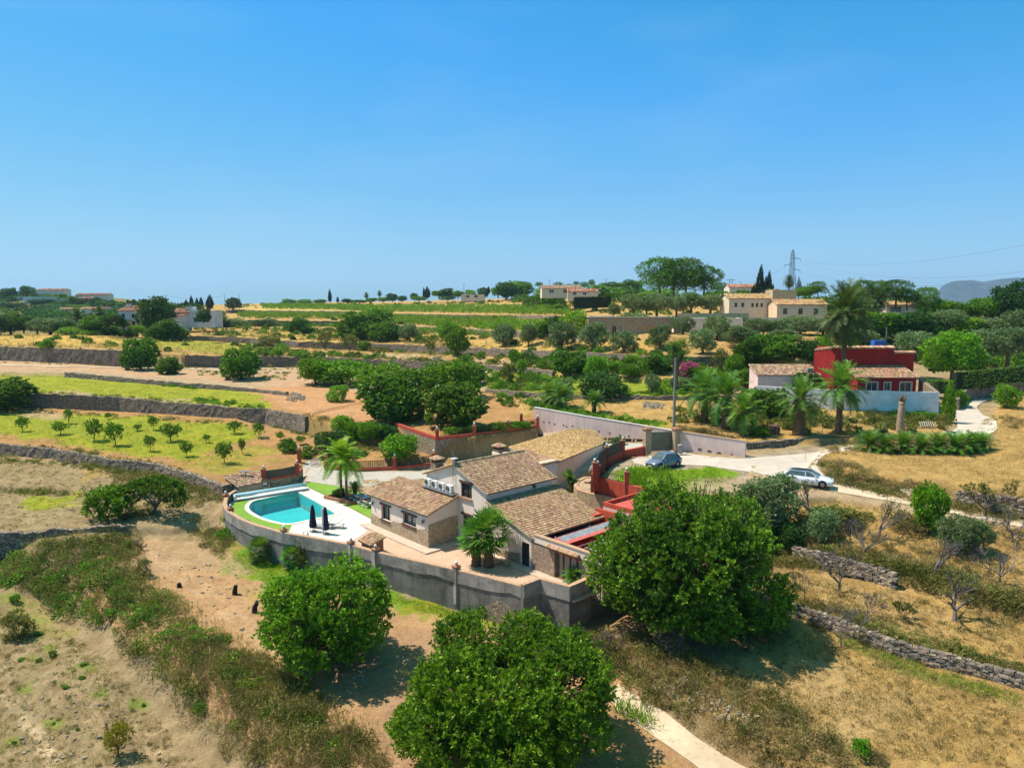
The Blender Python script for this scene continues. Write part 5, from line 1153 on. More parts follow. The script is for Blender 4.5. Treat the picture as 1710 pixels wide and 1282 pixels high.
# closed parasols
def parasol(x, y, label, col):
    q = P3(x, y, 0); t = thing('parasol', label, 'parasol', (q[0], q[1], .03), 'closed parasols by the pool'); L = Vector(t.location)
    m = MB(); m.box((q[0], q[1], .08), (.55, .55, .1), HA); m.build('base', m_grey, t)
    m = MB(); m.tube([(q[0], q[1], .05), (q[0], q[1], 2.65)], .03, 8); m.build('pole', m_whiteplastic, t)
    m = MB(); V = []; prof = [(.05, 2.6), (.13, 2.35), (.2, 1.9), (.22, 1.4), (.28, .95), (.32, .55), (.22, .42)]; n = 16
    for r, z in prof:
        for k in range(n): a_ = 2 * math.pi * k / n; rr = r * (1 + .16 * (-1) ** k); V.append((q[0] + rr * math.cos(a_), q[1] + rr * math.sin(a_), z))
    m.add(V, [(i * n + k, i * n + (k + 1) % n, (i + 1) * n + (k + 1) % n, (i + 1) * n + k) for i in range(len(prof) - 1) for k in range(n)] + [tuple(range(n - 1, -1, -1)), tuple(range((len(prof) - 1) * n, len(prof) * n))]); m.build('folded_canopy', col, t)
parasol(523, 888, 'closed navy blue parasol by the pool, left of the pair', M('navy_cloth', (.012, .014, .035), .9)); parasol(544, 892, 'closed purple black parasol with pale pole, right of the pair', M('purple_cloth', (.03, .018, .05), .9))
m = MB(); q = P3(540.5, 893, 0); m.tube([(q[0] - .05, q[1], 0.03), (q[0] - .05, q[1], 2.5)], .09, 10); setp(m.build('shower_column', m_whiteplastic), 'white pool shower column between the two closed parasols', 'pool shower')
# ================= FOLIAGE =================
def leaves_mesh(name, C, D, n, L, W, mat, seed=0, spread=.8, tint=None, droop=0.0, jit=.12):
    """C cluster centres (k,3), D outward directions (k,3); n leaves per cluster"""
    r = np.random.default_rng(seed); k = len(C)
    Ls = L if np.ndim(L) else np.full(k, L)
    d = np.repeat(D, n, 0) + r.normal(0, spread, (k * n, 3)); d[:, 2] -= droop; d /= np.linalg.norm(d, axis=1)[:, None]
    c = np.repeat(C, n, 0) + r.normal(0, jit, (k * n, 3)) * np.repeat(Ls, n)[:, None]
    ll = np.repeat(Ls, n) * r.uniform(.65, 1.25, k * n)
    s = np.cross(d, r.normal(0, 1, (k * n, 3))); s /= np.linalg.norm(s, axis=1)[:, None] + 1e-9
    w_ = s * (ll * W)[:, None] * .5; q = d * ll[:, None]
    V = np.stack([c, c + q * .55 + w_, c + q, c + q * .55 - w_], 1).reshape(-1, 3)
    Fq = np.arange(k * n * 4).reshape(-1, 4)
    t = (tint if tint is not None else np.full(k, .5)); t = np.repeat(t, n) + r.normal(0, .16, k * n); t = np.repeat(np.clip(t, 0, 1), 4)
    me = npmesh(name, V, Fq, mat)
    at = me.attributes.new('tint', 'FLOAT', 'POINT'); at.data.foreach_set('value', t.astype(np.float32)); return me
def crown_pts(lobes, k, seed=0, low=-1.0, inner=.22, rag=.12, bot=.8):
    """points on a set of ellipsoid lobes (cx,cy,cz,rx,ry,rz)"""
    r = np.random.default_rng(seed); Lb = A(lobes, dtype=float); ar = (Lb[:, 3] * Lb[:, 4] + Lb[:, 3] * Lb[:, 5] + Lb[:, 4] * Lb[:, 5]); pr = ar / ar.sum()
    P = []; D = []; need = k
    while need > 0:
        m_ = need * 3 + 50; i = r.choice(len(Lb), m_, p=pr); v = r.normal(0, 1, (m_, 3)); v /= np.linalg.norm(v, axis=1)[:, None]
        keep = (v[:, 2] > low) & ((v[:, 2] > -.2) | (r.random(m_) < bot)); i, v = i[keep], v[keep]; m_ = len(i)
        rad = np.where(r.random(m_) < inner, r.uniform(.5, .9, m_), 1 + r.normal(0, rag, m_)); p = Lb[i, :3] + v * Lb[i, 3:] * rad[:, None]
        ins = np.zeros(m_, bool)
        for j in range(len(Lb)):
            e = (((p - Lb[j, :3]) / Lb[j, 3:]) ** 2).sum(1); ins |= (e < .55) & (i != j)
        p, v, i = p[~ins], v[~ins], i[~ins]; nrm = v / Lb[i, 3:]; nrm /= np.linalg.norm(nrm, axis=1)[:, None]
        P.append(p[:need]); D.append(nrm[:need]); need -= len(p)
    return np.vstack(P)[:k], np.vstack(D)[:k]
def lump_lobes(seed, n=9, R=1.0, zc=1.05, rz=.85, sub=.5, flat=1.0):
    r = random.Random(seed); L = [(0, 0, zc, R * .68, R * .68, rz * .8)]
    for i in range(n):
        a = 2 * math.pi * i / n + r.uniform(-.3, .3); e = r.uniform(-.8, .9); c = math.sqrt(max(0, 1 - e * e * .8)); s = sub * r.uniform(.72, 1.12)
        L.append((math.cos(a) * c * R * (1 - s * .75), math.sin(a) * c * R * (1 - s * .75), zc + e * rz * (1 - s * .6), s * R, s * R, s * rz * flat))
    return L
def trunk_mb(h, r0, lean=0, n=3, seed=0, rad=.6, zs=.3):
    """stem and limbs reaching into the crown, as one mesh"""
    rr = random.Random(seed); m = MB(); zf = h * zs
    m.tube([(0, 0, -.25 * h), (lean * .3, 0, zf * .5), (lean * .5, 0, zf)], [r0 * 1.3, r0, r0 * .9], 7)
    for i in range(n):
        a = 2 * math.pi * i / n + rr.uniform(-.4, .4); x, y = math.cos(a) * rad, math.sin(a) * rad
        m.tube([(lean * .5, 0, zf * .85), (lean * .5 + x * .35, y * .35, zf + (h - zf) * .35), (x * .75, y * .75, h * rr.uniform(.65, .8)), (x, y, h * rr.uniform(.8, .95))], [r0 * .75, r0 * .5, r0 * .3, r0 * .1], 5)
        for k in range(2):
            b = a + rr.uniform(-.8, .8); m.tube([(lean * .5 + x * .35, y * .35, zf + (h - zf) * .35), (math.cos(b) * rad * .8, math.sin(b) * rad * .8, h * rr.uniform(.6, .85))], [r0 * .35, r0 * .08], 4)
    return m
def mb_mesh(m, name, mat):
    me = bpy.data.meshes.new(name); me.from_pydata(m.v, [], m.f); me.materials.append(mat); me.polygons.foreach_set('use_smooth', [True] * len(me.polygons)); return me
KIND = {}
def kind(name, crowns, barks, hw=1.0): KIND[name] = (crowns, barks)
def rt(seed): return np.random.default_rng(seed)
def mk_crown(nm, lobes, k, n, L, W, mat, seed, spread=.75, up=.5, **kw):
    C, D = crown_pts(lobes, k, seed, **kw); D = D + A((0, 0, up)); D /= np.linalg.norm(D, axis=1)[:, None]
    r = rt(seed + 1); tint = np.clip(.25 + .3 * (C[:, 2] - C[:, 2].min()) / np.ptp(C[:, 2]) * 0 + .45 * (fbm(C[:, 0] * 2.6 + 11, C[:, 1] * 2.6 + C[:, 2] * 2.1, seed, 2) + .5) + r.normal(0, .12, k), 0, 1)
    return leaves_mesh(nm, C, D, n, L, W, mat, seed, spread, tint)
# unit trees: radius 1, height 2, base at z=0
for v in range(2):
    kind('fig%d' % v, mk_crown('fig_crown', lump_lobes(10 + v, 16, 1, 1.0, .98, .38), 1250, 9, .12, .62, lf_fig, 30 + v, bot=.7), mb_mesh(trunk_mb(1.5, .07, 0, 5, v), 'trunk', m_bark))
    kind('dark%d' % v, mk_crown('dark_crown', lump_lobes(20 + v, 13, 1, 1.0, .98, .42), 1150, 8, .12, .55, lf_dark, 40 + v, bot=.8), mb_mesh(trunk_mb(1.5, .07, 0, 4, v + 5), 'trunk', m_bark))
    kind('bright%d' % v, mk_crown('bright_crown', lump_lobes(25 + v, 13, 1, 1.0, .98, .42), 1050, 8, .12, .5, lf_bright, 45 + v, bot=.7), mb_mesh(trunk_mb(1.5, .06, 0, 4, v + 8), 'trunk', m_bark))
    kind('olive%d' % v, mk_crown('olive_crown', lump_lobes(35 + v, 14, 1, 1.1, .9, .4), 1500, 9, .115, .32, lf_olive, 50 + v, spread=.9, bot=.7, rag=.16), mb_mesh(trunk_mb(1.5, .10, .1, 4, v + 12, .6, .25), 'trunk', m_bark))
    kind('tree%d' % v, mk_crown('tree_crown', lump_lobes(55 + v, 14, 1, 1.08, .92, .4), 1150, 9, .12, .5, lf_carob, 60 + v, bot=.8, rag=.16), mb_mesh(trunk_mb(1.6, .07, .05, 4, v + 18, .6, .3), 'trunk', m_bark))
    kind('sapling%d' % v, mk_crown('sapling_crown', lump_lobes(65 + v, 8, .95, 1.25, .75, .36), 190, 7, .22, .42, lf_carob2, 70 + v, bot=.5, rag=.25, inner=.4), mb_mesh(trunk_mb(1.7, .05, .1, 5, v + 22, .6, .42), 'trunk', m_bark))
    kind('thin%d' % v, mk_crown('thin_crown', lump_lobes(75 + v, 7, .95, 1.25, .72, .40), 330, 6, .15, .35, lf_scrub, 80 + v, bot=.5, rag=.3, inner=.5), mb_mesh(trunk_mb(1.8, .035, 0, 6, v + 28, .7, .2), 'trunk', m_grey_bark))
    kind('shrub%d' % v, mk_crown('shrub_crown', lump_lobes(85 + v, 9, 1, .8, 1.05, .5), 650, 8, .16, .45, lf_carob, 90 + v, bot=.3, rag=.18, low=-.5), mb_mesh(trunk_mb(1.2, .05, 0, 4, v + 32, .6, .1), 'trunk', m_bark))
    kind('scrub%d' % v, mk_crown('scrub_crown', lump_lobes(95 + v, 9, 1, .75, 1.1, .45), 500, 8, .2, .3, lf_scrub, 95 + v, bot=.3, rag=.25, low=-.5), mb_mesh(trunk_mb(1.2, .04, 0, 4, v + 36, .6, .1), 'trunk', m_bark))
    kind('dry%d' % v, mk_crown('dry_crown', lump_lobes(97 + v, 9, 1, .7, 1.1, .45), 420, 8, .24, .16, lf_dryscrub, 98 + v, bot=.3, rag=.25, low=-.5), mb_mesh(trunk_mb(1.2, .04, 0, 4, v + 36, .6, .1), 'trunk', m_grey_bark))
    pl_ = [(0, 0, 1.55, .6, .6, .42), (.2, .2, .95, .5, .5, .35)] + [(math.cos(a) * .58, math.sin(a) * .58, 1.12 + .4 * math.sin(a * 2.3 + v), .42, .42, .34) for a in np.linspace(0, 2 * math.pi, 8)[:-1]] + [(math.cos(a) * .4, math.sin(a) * .4, 1.72, .3, .3, .22) for a in (0.5, 2.4, 4.4)] + [(.5, -.2, 1.0, .3, .3, .2), (-.45, .3, .95, .3, .3, .2)]
    kind('pine%d' % v, mk_crown('pine_crown', pl_, 1500, 9, .09, .25, lf_pine, 110 + v, spread=.9, bot=.8), mb_mesh(trunk_mb(1.6, .05, .1, 6, v + 42, .6, .45), 'trunk', m_bark))
cl = [(0, 0, z, .95 * (1 - ((z - .5) / 1.6) ** 2) if z > .5 else .85, .95 * (1 - ((z - .5) / 1.6) ** 2) if z > .5 else .85, .28) for z in np.linspace(.25, 1.85, 9)]
kind('cypress0', mk_crown('cypress_crown', cl, 900, 7, .2, .25, lf_cyp, 130, spread=.35, up=2.5), mb_mesh(trunk_mb(1.2, .08, 0, 3, 5, .2, .2), 'trunk', m_bark))
kind('conifer0', mk_crown('conifer_crown', cl, 1000, 8, .2, .3, lf_carob, 131, spread=.5, up=1.5), mb_mesh(trunk_mb(1.2, .08, 0, 3, 5, .2, .2), 'trunk', m_bark))
cl = [(0, 0, z, max(.12, 1.0 * (2.02 - z) / 1.8), max(.12, 1.0 * (2.02 - z) / 1.8), .07) for z in np.linspace(.35, 1.95, 8)]
kind('norfolk0', mk_crown('norfolk_crown', cl, 600, 7, .14, .25, lf_cyp, 132, spread=.5, up=.2), mb_mesh(trunk_mb(2, .05, 0, 3, 5, .1, .6), 'trunk', m_bark))
tree_n = [0]
CAT = dict(fig='tree', dark='tree', bright='tree', olive='olive tree', tree='tree', sapling='sapling', thin='tree', shrub='shrub', scrub='shrub', dry='shrub', pine='pine tree', cypress='cypress', conifer='conifer', norfolk='conifer')
NAME = dict(fig='fig_tree', dark='evergreen_tree', bright='garden_tree', olive='olive_tree', tree='carob_tree', sapling='fruit_sapling', thin='sparse_tree', shrub='shrub', scrub='shrub', dry='dry_shrub', pine='pine_tree', cypress='cypress', conifer='conifer', norfolk='norfolk_pine')
def plant(kd, px, py, wpx, hpx, label, group=None, D=None, cat=None, name=None, lean=0, base=None):
    q = base if base is not None else (G(px, py) if D is None else PD(px, py, D)); sc0 = q[1] / F * 1.0
    tree_n[0] += 1; v = tree_n[0] % 2; key = kd + str(v) if kd + str(v) in KIND else kd + '0'
    cr, tk = KIND[key]; t = thing(name or NAME[kd], label, cat or CAT[kd], (float(q[0]), float(q[1]), float(q[2]) - .03), group, random.uniform(0, 6.28))
    ws = wpx * sc0 / 2 / 1.0; hs2 = hpx * sc0 / 2 * 1.02; jx = random.uniform(.9, 1.12); t.scale = (ws * jx, ws * (2.02 - jx), hs2 * random.uniform(.94, 1.06)); t.rotation_euler[0] = random.uniform(-.06, .06); t.rotation_euler[1] = random.uniform(-.06, .06)
    link('crown', cr, t); link('trunk', tk, t); return t
ORD = ['first', 'second', 'third', 'fourth', 'fifth', 'sixth', 'seventh', 'eighth', 'ninth', 'tenth', 'eleventh', 'twelfth', 'thirteenth', 'fourteenth', 'fifteenth', 'sixteenth', 'seventeenth', 'eighteenth', 'nineteenth', 'twentieth'] + ['%dth' % k if k % 10 not in (1, 2, 3) else '%d%s' % (k, {1: 'st', 2: 'nd', 3: 'rd'}[k % 10]) for k in range(21, 60)]

# ---- the three big near carob trees (own crowns) ----
def big_tree(px, py, z, R, Hh_, seed, label, nclus, D=None, lobes=None, mat=None, L=.42, low=.12):
    q = P3(px, py, z); t = thing('carob_tree', label, 'carob tree', (float(q[0]), float(q[1]), float(Hh(q[0], q[1])) - .1))
    lb = lobes or (lump_lobes(seed, 18, R, Hh_ * .52, Hh_ * .48, .36) + lump_lobes(seed + 50, 26, R * 1.04, Hh_ * .53, Hh_ * .5, .22)[1:])
    C, Dd = crown_pts(lb, nclus, seed, inner=.14, rag=.15, bot=.9); k = C[:, 2] > low; C, Dd = C[k], Dd[k]; Dd = Dd + A((0, 0, .6)); Dd /= np.linalg.norm(Dd, axis=1)[:, None]
    th_ = fbm(C[:, 0] * .8 + 9, C[:, 1] * .8 + C[:, 2] * .9, seed + 3, 2); k_ = th_ > -.27; C, Dd = C[k_], Dd[k_]
    r = rt(seed); tint = np.clip(.28 + .5 * (fbm(C[:, 0] * .55 + 3, C[:, 1] * .55 + C[:, 2] * .5, seed, 3)) + r.normal(.08, .15, len(C)), 0, 1)
    # second order: each cluster = sprig with leaves spread along it
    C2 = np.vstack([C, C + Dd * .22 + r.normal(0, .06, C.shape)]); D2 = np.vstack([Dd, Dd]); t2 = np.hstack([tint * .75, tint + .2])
    link('crown', leaves_mesh('crown', C2, D2, 9, L * .5, .42, mat or lf_carob, seed, .7, np.clip(t2, 0, 1)), t)
    rr = random.Random(seed); m = MB(); m.tube([(0, 0, -.3), (.1, 0, .8), (.15, .05, 1.7)], [R * .085, R * .065, R * .055], 9)
    for i in range(8):
        a = 2 * math.pi * i / 8 + rr.uniform(-.3, .3); rad = R * rr.uniform(.55, .8); e = rr.uniform(.45, .85)
        m.tube([(.12, 0, 1.3), (math.cos(a) * rad * .3, math.sin(a) * rad * .3, Hh_ * .33), (math.cos(a) * rad * .7, math.sin(a) * rad * .7, Hh_ * (.25 + e * .4)), (math.cos(a) * rad, math.sin(a) * rad, Hh_ * e)], [R * .04, R * .028, R * .016, R * .005], 6)
        for k in range(4):
            b = a + rr.uniform(-.7, .7); m.tube([(math.cos(a) * rad * .45, math.sin(a) * rad * .45, Hh_ * .42), (math.cos(b) * rad * 1.05, math.sin(b) * rad * 1.05, Hh_ * rr.uniform(.3, .85))], [R * .014, R * .003], 4)
    for i in range(int(R * 14)):
        v = Vector((rr.gauss(0, 1), rr.gauss(0, 1), rr.gauss(.2, .8))).normalized(); p0 = Vector((v.x * R * .72, v.y * R * .72, Hh_ * .52 + v.z * Hh_ * .36)); p1 = p0 + v * R * .26 + Vector((rr.uniform(-.3, .3), rr.uniform(-.3, .3), rr.uniform(-.2, .4)))
        m.tube([Vector((.12, 0, 1.3)), p0.lerp(Vector((0, 0, 1.5)), .4), p0, p0.lerp(p1, .5) + Vector((rr.uniform(-.12, .12), rr.uniform(-.12, .12), rr.uniform(-.1, .1))), p1], [.06, .05, .035, .022, .01], 4)
    link('trunk', mb_mesh(m, 'trunk', m_bark), t); return t
big_tree(547, 1108, -2.7, 3.75, 6.5, 3, 'round bright green carob tree with a full shadow, standing before the grey retaining wall', 4600)
big_tree(838, 1268, -3.3, 5.35, 6.9, 5, 'very large bright green carob tree at the bottom centre beside the white dirt path', 9500)
lob = lump_lobes(8, 18, 5.1, 4.7, 4.6, .36) + lump_lobes(58, 26, 5.3, 4.8, 4.7, .22)[1:] + [(4.2, -1.4, 2.6, 2.0, 2.0, 1.9), (-4.6, .5, 4.2, 2.0, 2.0, 2.0), (-1.6, 1, 8.2, 1.8, 1.6, 1.4), (5.0, -.5, 2.0, 1.5, 1.5, 1.1)]
big_tree(1146, 1062, -1.9, 6.3, 10.2, 8, 'tallest dark green carob tree, hiding the right end of the farmhouse terrace', 9500, lobes=lob, mat=lf_carob2, L=.48)
# spreading tree on the left bank
q = G(258, 858); t = thing('fig_tree', 'low spreading dark fig tree with visible trunk on the dry bank left of the pool', 'fig tree', tuple(q))
lb = [(-2.2, 0, 2.1, 1.3, 1.3, .9), (0, 0, 2.9, 2.0, 1.5, .8), (1.8, -.3, 2.5, 1.3, 1.4, .9), (2.6, -.6, 1.8, .9, .9, .7), (-3.0, -.4, 1.3, .8, .9, .7)]
C, Dd = crown_pts(lb, 900, 12, inner=.2, rag=.1, bot=.3); link('crown', leaves_mesh('crown', C, Dd + A((0, 0, .8)), 9, .26, .6, lf_fig, 5, .7, np.full(900, .4)), t)
link('trunk', mb_mesh(trunk_mb(2.8, .17, .3, 6, 3, 2.2, .3), 'trunk', m_grey_bark), t)

# ---- palms ----
def frond(L, W, curve, n=22, leaf=.5, lw=.035, vee=.5, seed=0, wid=None):
    """feather frond along +x, returns V, tint"""
    r = np.random.default_rng(seed); V = []; T = []
    def pt(s): return A((L * (s - .18 * s * s * curve), 0, L * (.42 * s * (1 - curve * .3) - curve * .62 * s * s)))
    for i in range(n):
        s = .14 + .86 * (i + .5) / n; p = pt(s); tg = pt(min(s + .02, 1.02)) - pt(s - .02); tg /= np.linalg.norm(tg); up = np.cross(tg, A((0, 1., 0))); up = -up if up[2] < 0 else up
        ll = leaf * math.sin(math.pi * min(1, .18 + .82 * s) ** .8) ** .6 * L
        ll = leaf * L * (1 - abs(s - .45) ** 1.6 * 1.1)
        for sd in (-1, 1):
            d = A((0, sd, 0)) * .75 + tg * .65 + up * (vee * r.uniform(.3, 1)) - A((0, 0, .25)) * r.uniform(0, 1); d /= np.linalg.norm(d); w_ = tg * lw * L * .5
            V += [p - w_, p + w_, p + d * ll + w_ * .2, p + d * ll - w_ * .2]; T += [.5 + r.normal(0, .15)] * 4
    for i in range(6):
        a, b = pt(i / 6), pt((i + 1) / 6); w_ = A((0, .012 * L, 0)); V += [a - w_, a + w_, b + w_ * .7, b - w_ * .7]; T += [.95] * 4
    return A(V), A(T)
def palm_crown(name, nf, L, mat, seed=0, elev=(-35, 80), curve=(.5, 1.1), n=20, leaf=.24, lw=.022, vee=.4, thick=0.0, dead=0):
    r = random.Random(seed); VV = []; TT = []
    base = [frond(1, 0, c, n, leaf, lw, vee, seed + i) for i, c in enumerate(np.linspace(curve[0], curve[1], 6))]
    for i in range(nf):
        f = (i + .5) / nf; el = R_(elev[1] + (elev[0] - elev[1]) * f ** .8 + r.uniform(-6, 6)); az = i * 2.39996 + r.uniform(-.2, .2); ci = min(5, int(f * 6))
        V, T = base[ci]; V = V * L * r.uniform(.85, 1.08); ce, se = math.cos(el), math.sin(el)
        X = V[:, 0] * ce - V[:, 2] * se; Z = V[:, 0] * se + V[:, 2] * ce; ca, sa = math.cos(az), math.sin(az)
        VV.append(np.stack([X * ca - V[:, 1] * sa, X * sa + V[:, 1] * ca, Z], 1)); TT.append(np.clip(T + .2 * (1 - f) - .15, 0, 1))
    V = np.vstack(VV); me = npmesh(name, V, np.arange(len(V)).reshape(-1, 4), mat)
    at = me.attributes.new('tint', 'FLOAT', 'POINT'); at.data.foreach_set('value', np.hstack(TT).astype(np.float32)); return me
def fan_crown(name, nf, L, mat, seed=0, elev=(-50, 80)):
    r = random.Random(seed); V = []; T = []
    for i in range(nf):
        f = (i + .5) / nf; el = R_(elev[1] + (elev[0] - elev[1]) * f + r.uniform(-6, 6)); az = i * 2.39996
        d = A((math.cos(el) * math.cos(az), math.cos(el) * math.sin(az), math.sin(el))); s = np.cross(d, (0, 0, 1.)); s /= np.linalg.norm(s); u = np.cross(s, d)
        pl = L * r.uniform(.45, .6); c = d * pl; w_ = s * .012 * L; V += [w_, -w_, c - w_, c + w_]; T += [.9] * 4; R2 = L * r.uniform(.45, .55)
        tb = .25 + .5 * (1 - f)
        for k in range(15):
            a = R_(-100 + 200 * k / 14); e = d * math.cos(a) + s * math.sin(a); e = e + u * (.18 * abs(math.sin(a))) + A((0, 0, -.3)) * r.uniform(-.3, 1); e /= np.linalg.norm(e)
            t_ = np.cross(e, u); ww = t_ * R2 * .065; V += [c, c + e * R2 * .55 + ww, c + e * R2, c + e * R2 * .55 - ww]; T += [tb + r.uniform(-.15, .2)] * 4
    V = A(V); me = npmesh(name, V, np.arange(len(V)).reshape(-1, 4), mat)
    at = me.attributes.new('tint', 'FLOAT', 'POINT'); at.data.foreach_set('value', np.clip(A(T), 0, 1).astype(np.float32)); return me
def scar_trunk(pts, rad, n=10, rings=26, seed=0, rough=.16):
    """trunk with diamond leaf-base scars"""
    r = random.Random(seed); m = MB(); P = [Vector(p) for p in pts]; out = []; rr = []
    for i in range(rings + 1):
        f = i / rings * (len(P) - 1); k = min(int(f), len(P) - 2); g = f - k; out.append(P[k].lerp(P[k + 1], g)); q = rad[k] * (1 - g) + rad[k + 1] * g; rr.append(q * (1 + rough * (.5 if i % 2 else -.5)))
    m.tube(out, rr, n); 
    for j, p in enumerate(m.v): m.v[j] = (p[0] + r.uniform(-.06, .06) * rad[0], p[1] + r.uniform(-.06, .06) * rad[0], p[2])
    return m
PC = {}
PC['date'] = palm_crown('crown', 90, 1.0, lf_dpalm, 1, (-55, 80), (.6, 1.15), 15, .22, .04)
PC['green'] = palm_crown('crown', 44, 1.0, lf_palm, 2, (-30, 80), (.6, 1.15), 15, .26, .045)
PC['low'] = palm_crown('crown', 46, 1.0, lf_palm, 3, (0, 72), (.5, 1.1), 13, .26, .05)
PC['queen'] = palm_crown('crown', 26, 1.0, lf_palmy, 4, (-10, 78), (.8, 1.4), 26, .27, .035, .2)
def palm(px, py, wpx, crown_y, label, kd='green', tr=.35, group=None, name='date_palm', D=None, base=None, lean=(0, 0), sz=None, zs=1.0):
    q = base if base is not None else G(px, py); s0 = q[1] / F; cz = (py - crown_y) * s0; R2 = wpx * s0 / 2
    t = thing(name, label, 'palm tree', (float(q[0]), float(q[1]), float(q[2]) - .05), group)
    if cz > .4: link('trunk', mb_mesh(scar_trunk([(0, 0, -.3), (lean[0] * .4, lean[1] * .4, cz * .5), (lean[0], lean[1], cz)], [tr * 1.15, tr * .9, tr * .95], rings=max(6, int(cz / .22))), 'trunk', m_palmbark), t)
    m = MB(); m.lathe((lean[0], lean[1], cz - .5), [(tr * .8, 0), (tr * 1.25, .3), (tr * 1.1, .6), (tr * .3, .9)], 8)
    c = link('crown', PC[kd], t); c.location = (lean[0], lean[1], cz); c.scale = (R2 * 1.3, R2 * 1.3, R2 * 1.3 * zs); c.rotation_euler = (0, 0, random.uniform(0, 6))
    link('crown_shaft', mb_mesh(m, 'crown_shaft', m_palmbark), t); return t
# ================= OTHER BUILDINGS =================
def block(t, base, ang, w, d, h, wall, roof='gable', pal=PAL_RED, fops=(), rops=(), lops=(), rise=None, over=.3, pitch=.35, surround=None, frame=None, z0=-1.2, lift=0, cap=None):
    """base = front-left corner xyz; ang = direction of the front; d goes to the back (left normal)"""
    u = A((math.cos(ang), math.sin(ang))); v = A((-u[1], u[0])); B = A(base[:2], dtype=float); z = float(base[2]) + lift
    Q = lambda a, b, zz=0: (float(B[0] + u[0] * a + v[0] * b), float(B[1] + u[1] * a + v[1] * b), z + zz)
    rise = rise if rise is not None else d * .16
    m = MB(); fz = [(s0, s1, a + z, b + z) for s0, s1, a, b in fops]; rz = [(s0, s1, a + z, b + z) for s0, s1, a, b in rops]
    hb = h + (rise if roof == 'mono' else 0)
    side = {'gable': [(0, z + h), (.5, z + h + rise), (1, z + h)], 'mono': [(0, z + h), (1, z + hb)], 'flat': [(0, z + h), (1, z + h)]}[roof]
    Pf = wall_panel(m, Q(0, 0), Q(w, 0), z + z0, [(0, z + h), (1, z + h)], fz)
    Pr = wall_panel(m, Q(w, 0), Q(w, d), z + z0, side, rz)
    wall_panel(m, Q(w, d), Q(0, d), z + z0, [(0, z + hb), (1, z + hb)])
    wall_panel(m, Q(0, d), Q(0, 0), z + z0, [(1 - k, q) for k, q in side][::-1])
    if roof == 'flat': m.quad(Q(0, 0, h - .15), Q(w, 0, h - .15), Q(w, d, h - .15), Q(0, d, h - .15))
    m.build('wall', wall, t)
    for o in fz: window(t, Pf, o, .15, frame=frame or m_wframe, surround=surround, glass=m_glass)
    for o in rz: window(t, Pr, o, .15, frame=frame or m_wframe, surround=surround, glass=m_glass)
    o_ = over
    if roof == 'gable':
        k = rise / (d / 2)
        tile_roof('roof', bilin(Q(-o_, d / 2, h + rise + .05), Q(w + o_, d / 2, h + rise + .05), Q(-o_, -o_, h - k * o_ + .05), Q(w + o_, -o_, h - k * o_ + .05)), w + 2 * o_, d / 2 + o_, pitch, pitch * 1.6, pal, t, int(w * 7))
        tile_roof('roof', bilin(Q(w + o_, d / 2, h + rise + .05), Q(-o_, d / 2, h + rise + .05), Q(w + o_, d + o_, h - k * o_ + .05), Q(-o_, d + o_, h - k * o_ + .05)), w + 2 * o_, d / 2 + o_, pitch, pitch * 1.6, pal, t, int(w * 9))
    elif roof == 'mono':
        tile_roof('roof', bilin(Q(-o_, d + .1, hb + .05), Q(w + o_, d + .1, hb + .05), Q(-o_, -o_, h - rise / d * o_ + .05), Q(w + o_, -o_, h - rise / d * o_ + .05)), w + 2 * o_, d + o_, pitch, pitch * 1.6, pal, t, int(w * 5))
    elif cap:
        c = MB()
        for p_, q_ in ((Q(0, 0, h), Q(w, 0, h)), (Q(w, 0, h), Q(w, d, h)), (Q(w, d, h), Q(0, d, h)), (Q(0, d, h), Q(0, 0, h))): c.beam(p_, q_, .45, .14)
        c.build('coping', cap, t)
    return Q
def villa(label, px, py, w, d, h, ang, wall, D=None, name='villa', **k):
    q = G(px, py) if D is None else PD(px, py, D); t = thing(name, label, 'house', (float(q[0]), float(q[1]), float(q[2]))); Q = block(t, q, ang, w, d, h, wall, **k); return t, Q, q
def W(n, s0, step, w_, za, zb): return [(s0 + i * step, s0 + i * step + w_, za, zb) for i in range(n)]
# red house
rb = PD(1430, 683, 106.0); rb[2] = 6.7
t = thing('red_house', 'dark red house with white framed windows and stepped walls behind the white wall at right', 'house', tuple(rb))
Qa = block(t, rb, R_(1.5), 8.9, 4.2, 3.45, m_redh, 'mono', PAL_PINK + PAL_RED[:2], [(1.35, 3.0, 1.2, 2.65), (4.05, 4.95, 1.45, 2.65), (6.45, 8.15, 1.2, 2.65)], rise=1.35, over=.35, pitch=.3, surround=M('cream_trim', (.72, .62, .42), .7))
rb2 = A(Qa(-1.6, 4.25)); block(t, rb2, R_(1.5), 9.2, 6, 7.55, m_redh, 'flat', cap=None)
rb3 = A(Qa(7.62, 4.6)); block(t, rb3, R_(1.5), 3.5, 5, 6.75, m_redh, 'flat')
def tile_cap(t, p, q, n, pal, wd=.5):
    m = MB(); p = A(p, dtype=float); q = A(q, dtype=float); d = (q - p) / np.linalg.norm(q - p); nn = A((d[1], -d[0], 0))
    for i in range(n):
        c = p + (q - p) * (i + .5) / n; m.tube([c - nn * wd * .6 + (0, 0, .22), c + nn * wd + (0, 0, -.02)], [.13, .17], 6, random.choice(pal))
    m.beam(p + (0, 0, .05), q + (0, 0, .05), wd * 1.2, .14, (.5, .36, .24)); m.build('tile_capping', m_tilemat, t)
tile_cap(t, Qa(-1.6, 4.2, 7.6), Qa(7.6, 4.2, 7.6), 34, PAL_PINK); tile_cap(t, Qa(7.65, 4.5, 6.8), Qa(11.2, 4.5, 6.8), 12, PAL_PINK)
tile_cap(t, Qa(-1.65, 10.2, 6.9), Qa(-1.65, 4.2, 7.6), 22, PAL_PINK)
